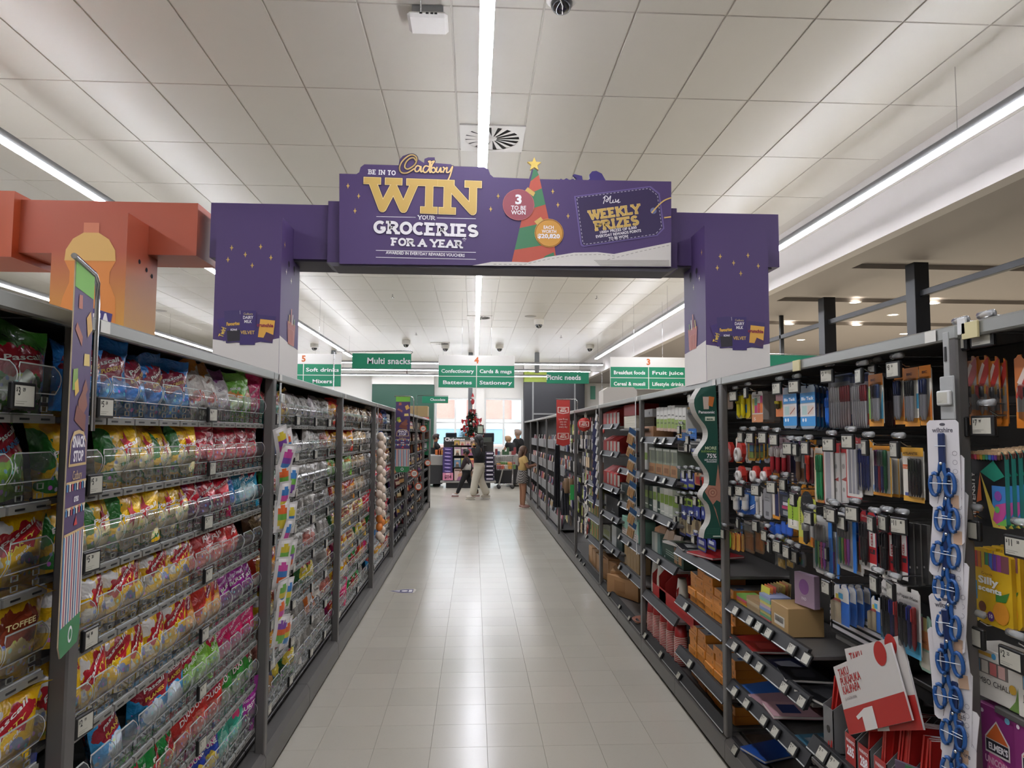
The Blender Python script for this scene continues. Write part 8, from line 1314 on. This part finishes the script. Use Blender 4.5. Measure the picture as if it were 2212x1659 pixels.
# ------------------------------------------------------------------ people
def skin(name, V, E, mat, sub=2):
    me = bpy.data.meshes.new(name); me.from_pydata([v[0] for v in V], E, []); o = bpy.data.objects.new(name, me); COL.objects.link(o)
    m_ = o.modifiers.new('s', 'SKIN'); m_.use_smooth_shade = True; m_.branch_smoothing = .6
    for i, v in enumerate(V):
        r = v[1]; me.skin_vertices[0].data[i].radius = (r, r) if not isinstance(r, tuple) else r; me.skin_vertices[0].data[i].use_root = (i == 0)
    s = o.modifiers.new('d', 'SUBSURF'); s.levels = sub; s.render_levels = sub; dg = bpy.context.evaluated_depsgraph_get(); dg.update()
    r = bpy.data.meshes.new_from_object(o.evaluated_get(dg)); bpy.data.objects.remove(o); r.materials.clear(); r.materials.append(mat); r.polygons.foreach_set('use_smooth', [True]*len(r.polygons)); r.name = name; return r
def person(label, loc, heading, h, J, skin_c, parts, hairf, shoes, face=True, up=1.0, legs=True):
    """J: joints in units of height as (forward, left, up); heading: angle of the forward direction"""
    t = thing('person', label, 'person', loc); t.rotation_euler = (0, 0, heading); ms = M('skin_'+skin_c, skin_c, .55)
    D = dict(pel=(0, 0, .52), spi=(0, 0, .63), che=(0, 0, .74), nec=(.005, 0, .835), hea=(.015, 0, .915), top=(.01, 0, .965), shL=(0, .105, .80), shR=(0, -.105, .80), elL=(-.01, .13, .63), elR=(-.01, -.13, .63), wrL=(.03, .13, .49), wrR=(.03, -.13, .49), hiL=(0, .05, .5), hiR=(0, -.05, .5), knL=(.01, .055, .28), knR=(.01, -.055, .28), anL=(0, .055, .045), anR=(0, -.055, .045), toL=(.085, .06, .015), toR=(.085, -.06, .015)); D.update(J)
    R_ = dict(pel=.078, spi=.062, che=.06, nec=.03, hea=.062, top=.05, shL=.026, shR=.026, elL=.027, elR=.027, wrL=.018, wrR=.018, hiL=.065, hiR=.065, knL=.038, knR=.038, anL=.026, anR=.026, toL=.02, toR=.02)
    P3 = {k: Vector(v)*h for k, v in D.items()}; names = list(D); V = [(P3[k], R_[k]*h) for k in names]; ix = {k: i for i, k in enumerate(names)}
    EE = [('pel', 'spi'), ('spi', 'che'), ('che', 'nec'), ('nec', 'hea'), ('hea', 'top'), ('che', 'shL'), ('shL', 'elL'), ('elL', 'wrL'), ('che', 'shR'), ('shR', 'elR'), ('elR', 'wrR')]
    if legs: EE += [('pel', 'hiL'), ('hiL', 'knL'), ('knL', 'anL'), ('anL', 'toL'), ('pel', 'hiR'), ('hiR', 'knR'), ('knR', 'anR'), ('anR', 'toR')]
    else: V = V[:12]
    E_ = [(ix[a], ix[b_]) for a, b_ in EE]
    for s in 'LR':      # palm, four fingers and a thumb
        w_, e_ = P3['wr'+s], P3['el'+s]; d = (w_-e_).normalized(); sd = d.cross(Vector((1, 0, .3))).normalized(); up_ = sd.cross(d); pa = w_+d*.035*h; V.append((pa, .017*h)); pi = len(V)-1; E_.append((ix['wr'+s], pi))
        for f in range(4):
            b0 = pa+sd*(f-1.5)*.009*h+d*.012*h; L = (.03, .034, .033, .025)[f]*h; V.append((b0+d*.012*h, .0052*h)); V.append((b0+d*L*.6+up_*.006*h, .005*h)); V.append((b0+d*L+up_*.014*h, .0042*h)); k = len(V); E_ += [(pi, k-3), (k-3, k-2), (k-2, k-1)]
        V.append((w_+d*.02*h+sd*-.018*h, .0058*h)); V.append((w_+d*.042*h+sd*-.026*h+up_*.008*h, .005*h)); k = len(V); E_ += [(ix['wr'+s], k-2), (k-2, k-1)]
    put(skin('body', V, E_, ms), 'body', t)
    for (nm_, mat, ks, grow, ext) in parts:
        VV = []; map_ = {}
        for k in ks: map_[k] = len(VV); VV.append((P3[k], (R_[k]+grow.get(k, grow.get('*', .01)))*h))
        ee = [(map_[a], map_[b_]) for a, b_ in EE if a in map_ and b_ in map_]
        for (a, f, b_, r) in ext: VV.append((P3[a].lerp(P3[b_], f), r*h)); ee.append((map_[a], len(VV)-1))
        put(skin(nm_, VV, ee, mat), nm_, t)
    hc = P3['hea']; r = .07*h
    if face:
        q = MB(); fd = (P3['hea']-P3['nec']); dk_ = P('#221814')
        for s in (-1, 1): q.ball(hc+Vector((.049*h, s*.02*h, .008*h)), (.006*h, .008*h, .005*h), dk_, 8, 5)
        q.obj('eye', t); MB().ball(hc+Vector((.054*h, 0, -.008*h)), (.012*h, .008*h, .013*h), ms, 8, 5).obj('nose', t); MB().ball(hc+Vector((.047*h, 0, -.03*h)), (.006*h, .016*h, .004*h), P('#8a4a44'), 8, 5).obj('mouth', t)
        q = MB()
        for s in (-1, 1): q.ball(hc+Vector((0, s*.062*h, -.002*h)), (.012*h, .006*h, .017*h), ms, 8, 5)
        q.obj('ear', t)
    q = MB(); hairf(q, hc, h); q.obj('hair', t)
    if shoes and legs:
        for s in 'LR':
            a, b_ = P3['an'+s], P3['to'+s]; d = (b_-a); d.z = 0; d.normalize(); q = MB(); c = a+d*.035*h; c.z = min(a.z, .06*h)-.012*h; ang = math.atan2(d.y, d.x); X_ = Matrix.Translation(c) @ Matrix.Rotation(ang, 4, 'Z'); k0 = len(q.v); q.ball((0, 0, 0), (.075*h, .031*h, .032*h), shoes[0], 12, 8); q.v = [tuple(X_ @ Vector((x, y, max(z, -.024*h)))) for x, y, z in q.v]; k1 = len(q.v); q.cbox(-.074*h, .076*h, -.03*h, .03*h, -.032*h, -.02*h, shoes[1], .004, X_); q.obj('shoe', t)
    return t
def hair_long(col, L, back=.0, dn=0):
    m_ = M('hair_'+col, col, .45, bump=.4, bscale=150)
    def f(q, c, h):
        q.ball(c+Vector((-.012*h, 0, .018*h)), (.072*h, .072*h, .074*h), m_, 14, 9)
        q.ball(c+Vector((-.05*h-back*.3*h, 0, -.05*h)), (.038*h, .068*h, .085*h), m_, 14, 9); q.ball(c+Vector((-.055*h-back*.6*h, 0, -.05*h-L*.42*h)), (.034*h, .06*h, L*.5*h), m_, 14, 9)
        for s in (-1, 1): q.tube([c+Vector((.02*h, s*.066*h, .04*h)), c+Vector((.0, s*.074*h, -.03*h)), c+Vector((-.015*h, s*.075*h, -L*.5*h))], [.014*h, .018*h, .008*h], m_, 8)
    return f
def hair_short(col):
    m_ = M('hair_'+col, col, .5, bump=.4, bscale=150)
    def f(q, c, h): q.ball(c+Vector((-.012*h, 0, .024*h)), (.07*h, .068*h, .066*h), m_, 14, 9); q.ball(c+Vector((.02*h, 0, .06*h)), (.045*h, .05*h, .03*h), m_, 10, 6)
    return f
mk = M('cloth_black', '#121214', .85); mwht = M('cloth_cream', '#c9c2b2', .85); myel = M('cloth_yellow', '#c9a86a', .85); mwt = M('cloth_white', '#cfcac4', .85); mmar = M('cloth_maroon', '#2a1c20', .85)
mchk = M('cloth_check', '#55504c', .85); n, l = nm(mchk); _ck = n.new('ShaderNodeTexChecker'); _ck.inputs['Scale'].default_value = 45; _ck.inputs[1].default_value = (*lin('#2a2628'), 1); _ck.inputs[2].default_value = (*lin('#a8a29a'), 1); _tc = n.new('ShaderNodeTexCoord'); l.new(_tc.outputs['Object'], _ck.inputs['Vector']); l.new(_ck.outputs[0], n['Principled BSDF'].inputs['Base Color'])
TOP = ['spi', 'che', 'shL', 'shR', 'elL', 'elR', 'pel', 'nec']; LEG = ['pel', 'hiL', 'hiR', 'knL', 'knR', 'anL', 'anR']
p = at(1032, 1079, Z=0)
person('woman in a black top and cream trousers walking with a phone at her ear', (p.x+.03, p.y, 0), PI*.98, 1.66, dict(elL=(.04, .14, .64), wrL=(.1, .075, .80), elR=(-.05, -.13, .62), wrR=(.02, -.14, .5), knL=(.06, .055, .28), anL=(.09, .055, .05), toL=(.17, .06, .02), knR=(-.02, -.055, .29), anR=(-.13, -.055, .06), toR=(-.05, -.06, .015), hea=(.02, 0, .91), top=(.01, 0, .962)), '#9a7058',
    [('top', mk, TOP+['wrR', 'wrL'], {'pel': .036, 'spi': .046, 'che': .052, 'shL': .042, 'shR': .042, 'elL': .02, 'elR': .02, 'wrR': .014, 'wrL': .014, 'nec': .024}, []), ('trousers', mwht, LEG, {'pel': .004, 'hiL': .016, 'hiR': .016, 'knL': .024, 'knR': .024, 'anL': .036, 'anR': .036}, [])], hair_long('#171314', .2), (M('shoe_cream', '#c4bcae', .6), M('shoe_sole', '#d8d2c8', .6)))
p = at(1012, 1075, Z=0)
person('child in a dark jacket and white shirt walking beside the woman', (p.x-.06, p.y+.15, 0), PI*.97, 1.27, dict(elL=(.06, .13, .66), wrL=(.1, .1, .58), elR=(-.07, -.13, .64), wrR=(-.08, -.14, .52), knL=(.1, .05, .29), anL=(.19, .05, .07), toL=(.27, .055, .06), knR=(-.08, -.05, .28), anR=(-.24, -.05, .1), toR=(-.19, -.05, .03), che=(.01, 0, .73)), '#7a543f',
    [('jacket', mmar, TOP+['wrL', 'wrR'], {'pel': .03, 'spi': .036, 'che': .046, 'shL': .042, 'shR': .042, 'elL': .016, 'elR': .016, 'wrL': .014, 'wrR': .014, 'nec': 0}, []), ('shirt', mwt, ['pel', 'spi', 'che'], {'pel': .024, 'spi': .046, 'che': .055}, []), ('trousers', mk, LEG, {'*': .012, 'pel': .006}, [])], hair_short('#15110f'), (M('shoe_white', '#c9c4c0', .5), M('shoe_red', '#7a2a2c', .5)))
p = at(1133, 1098, Z=0)
gl_ = person('girl in a yellow top and checked shorts reading a card by the right shelves', (p.x-.05, p.y, 0), .25, 1.42, dict(elL=(.05, .11, .65), wrL=(.17, .06, .68), elR=(.05, -.12, .65), wrR=(.17, -.05, .67), hea=(.025, 0, .905), top=(.018, 0, .955)), '#a8785c',
    [], hair_long('#5a3f2e', .26, .02), (M('shoe_pink', '#b08a80', .6), M('shoe_sole', '#d8d2c8', .6)))
q = MB(); hh = 1.42; q.lathe([(.07, .6), (.082, .61), (.085, .68), (.094, .76), (.09, .80), (.06, .825), (.034, .835)], myel, n=18, sx=hh*.8, sy=hh*1.12); q.v = [(x, y, z*hh) for x, y, z in q.v]
for s_ in (-1, 1): q.tube([(0, s_*.085*hh, .805*hh), (.0, s_*.11*hh, .79*hh), (.022*hh, s_*.12*hh, .725*hh)], [.04*hh, .046*hh, .042*hh], myel, 10)
q.obj('top', gl_); q = MB(); q.lathe([(.07, .61), (.078, .6), (.088, .54), (.1, .46), (.106, .40), (.1, .40), (.09, .46)], mchk, n=20, sx=hh*.95, sy=hh*1.08); q.v = [(x, y, z*hh) for x, y, z in q.v]; q.obj('shorts', gl_)
gc = MB().box(-.002, .002, -.09, .09, -.1, .12, P('#8d8a86')).obj('reading_card', None, (p.x+.29, p.y+.05, 1.0)); gc.rotation_euler = (0, .5, .25); tag(gc, 'patterned card held up by the girl in yellow', 'card')
q = MB(); F = Flat(q, (-.002, 0, 0), (0, -1, 0), (0, 0, 1), .001); [F.rect(-.08+i*.045, -.08+j*.05, -.05+i*.045, -.045+j*.05, P(['#c9c4bc', '#4a4a48', '#a8605c', '#6a7a5c'][(i+j) % 4]), 1) for i in range(4) for j in range(4)]; q.obj('print', gc)
st_ = [('top', mk, ['pel', 'spi', 'che', 'shL', 'shR', 'nec'], {'pel': .03, 'spi': .042, 'che': .054, 'shL': .046, 'shR': .046, 'nec': .024}, [('shL', .55, 'elL', .036), ('shR', .55, 'elR', .036)]), ('trousers', mk, LEG, {'*': .012}, [])]
sy = 23.9; sx = cx_(1108, sy)
person('checkout worker in a black shirt with tied blond hair leaning over the counter', (sx, sy, 0), PI*.75, 1.68, dict(che=(.06, 0, .73), nec=(.1, 0, .81), hea=(.14, 0, .87), top=(.15, 0, .92), shL=(.06, .105, .785), shR=(.06, -.105, .785), elL=(.13, .13, .66), wrL=(.22, .1, .62), elR=(.13, -.13, .66), wrR=(.22, -.1, .62)), '#b08a70', st_, hair_short('#a8845c'), (mk, mk))
person('man in black with sunglasses on his head behind the checkout worker', (cx_(1119, 24.7), 24.7, 0), PI*.8, 1.82, {}, '#a87c62', [('top', mk, TOP, {'*': .036, 'che': .054, 'shL': .046, 'shR': .046, 'nec': .022, 'elL': .014, 'elR': .014}, [])]+[st_[1]], hair_short('#8d7a6c'), (mk, mk))
person('person at the left checkout reaching right, partly hidden by the end panel', (cx_(940, 23.6), 23.6, 0), 0.0, 1.66, dict(elL=(.08, .1, .7), wrL=(.2, .06, .74), elR=(.08, -.11, .7), wrR=(.22, -.08, .74)), '#9a6a50', [('top', mk, TOP, {'*': .036, 'che': .054, 'shL': .046, 'shR': .046, 'nec': .022, 'elL': .014, 'elR': .014}, [])]+[st_[1]], hair_short('#2a1c18'), (mk, mk))
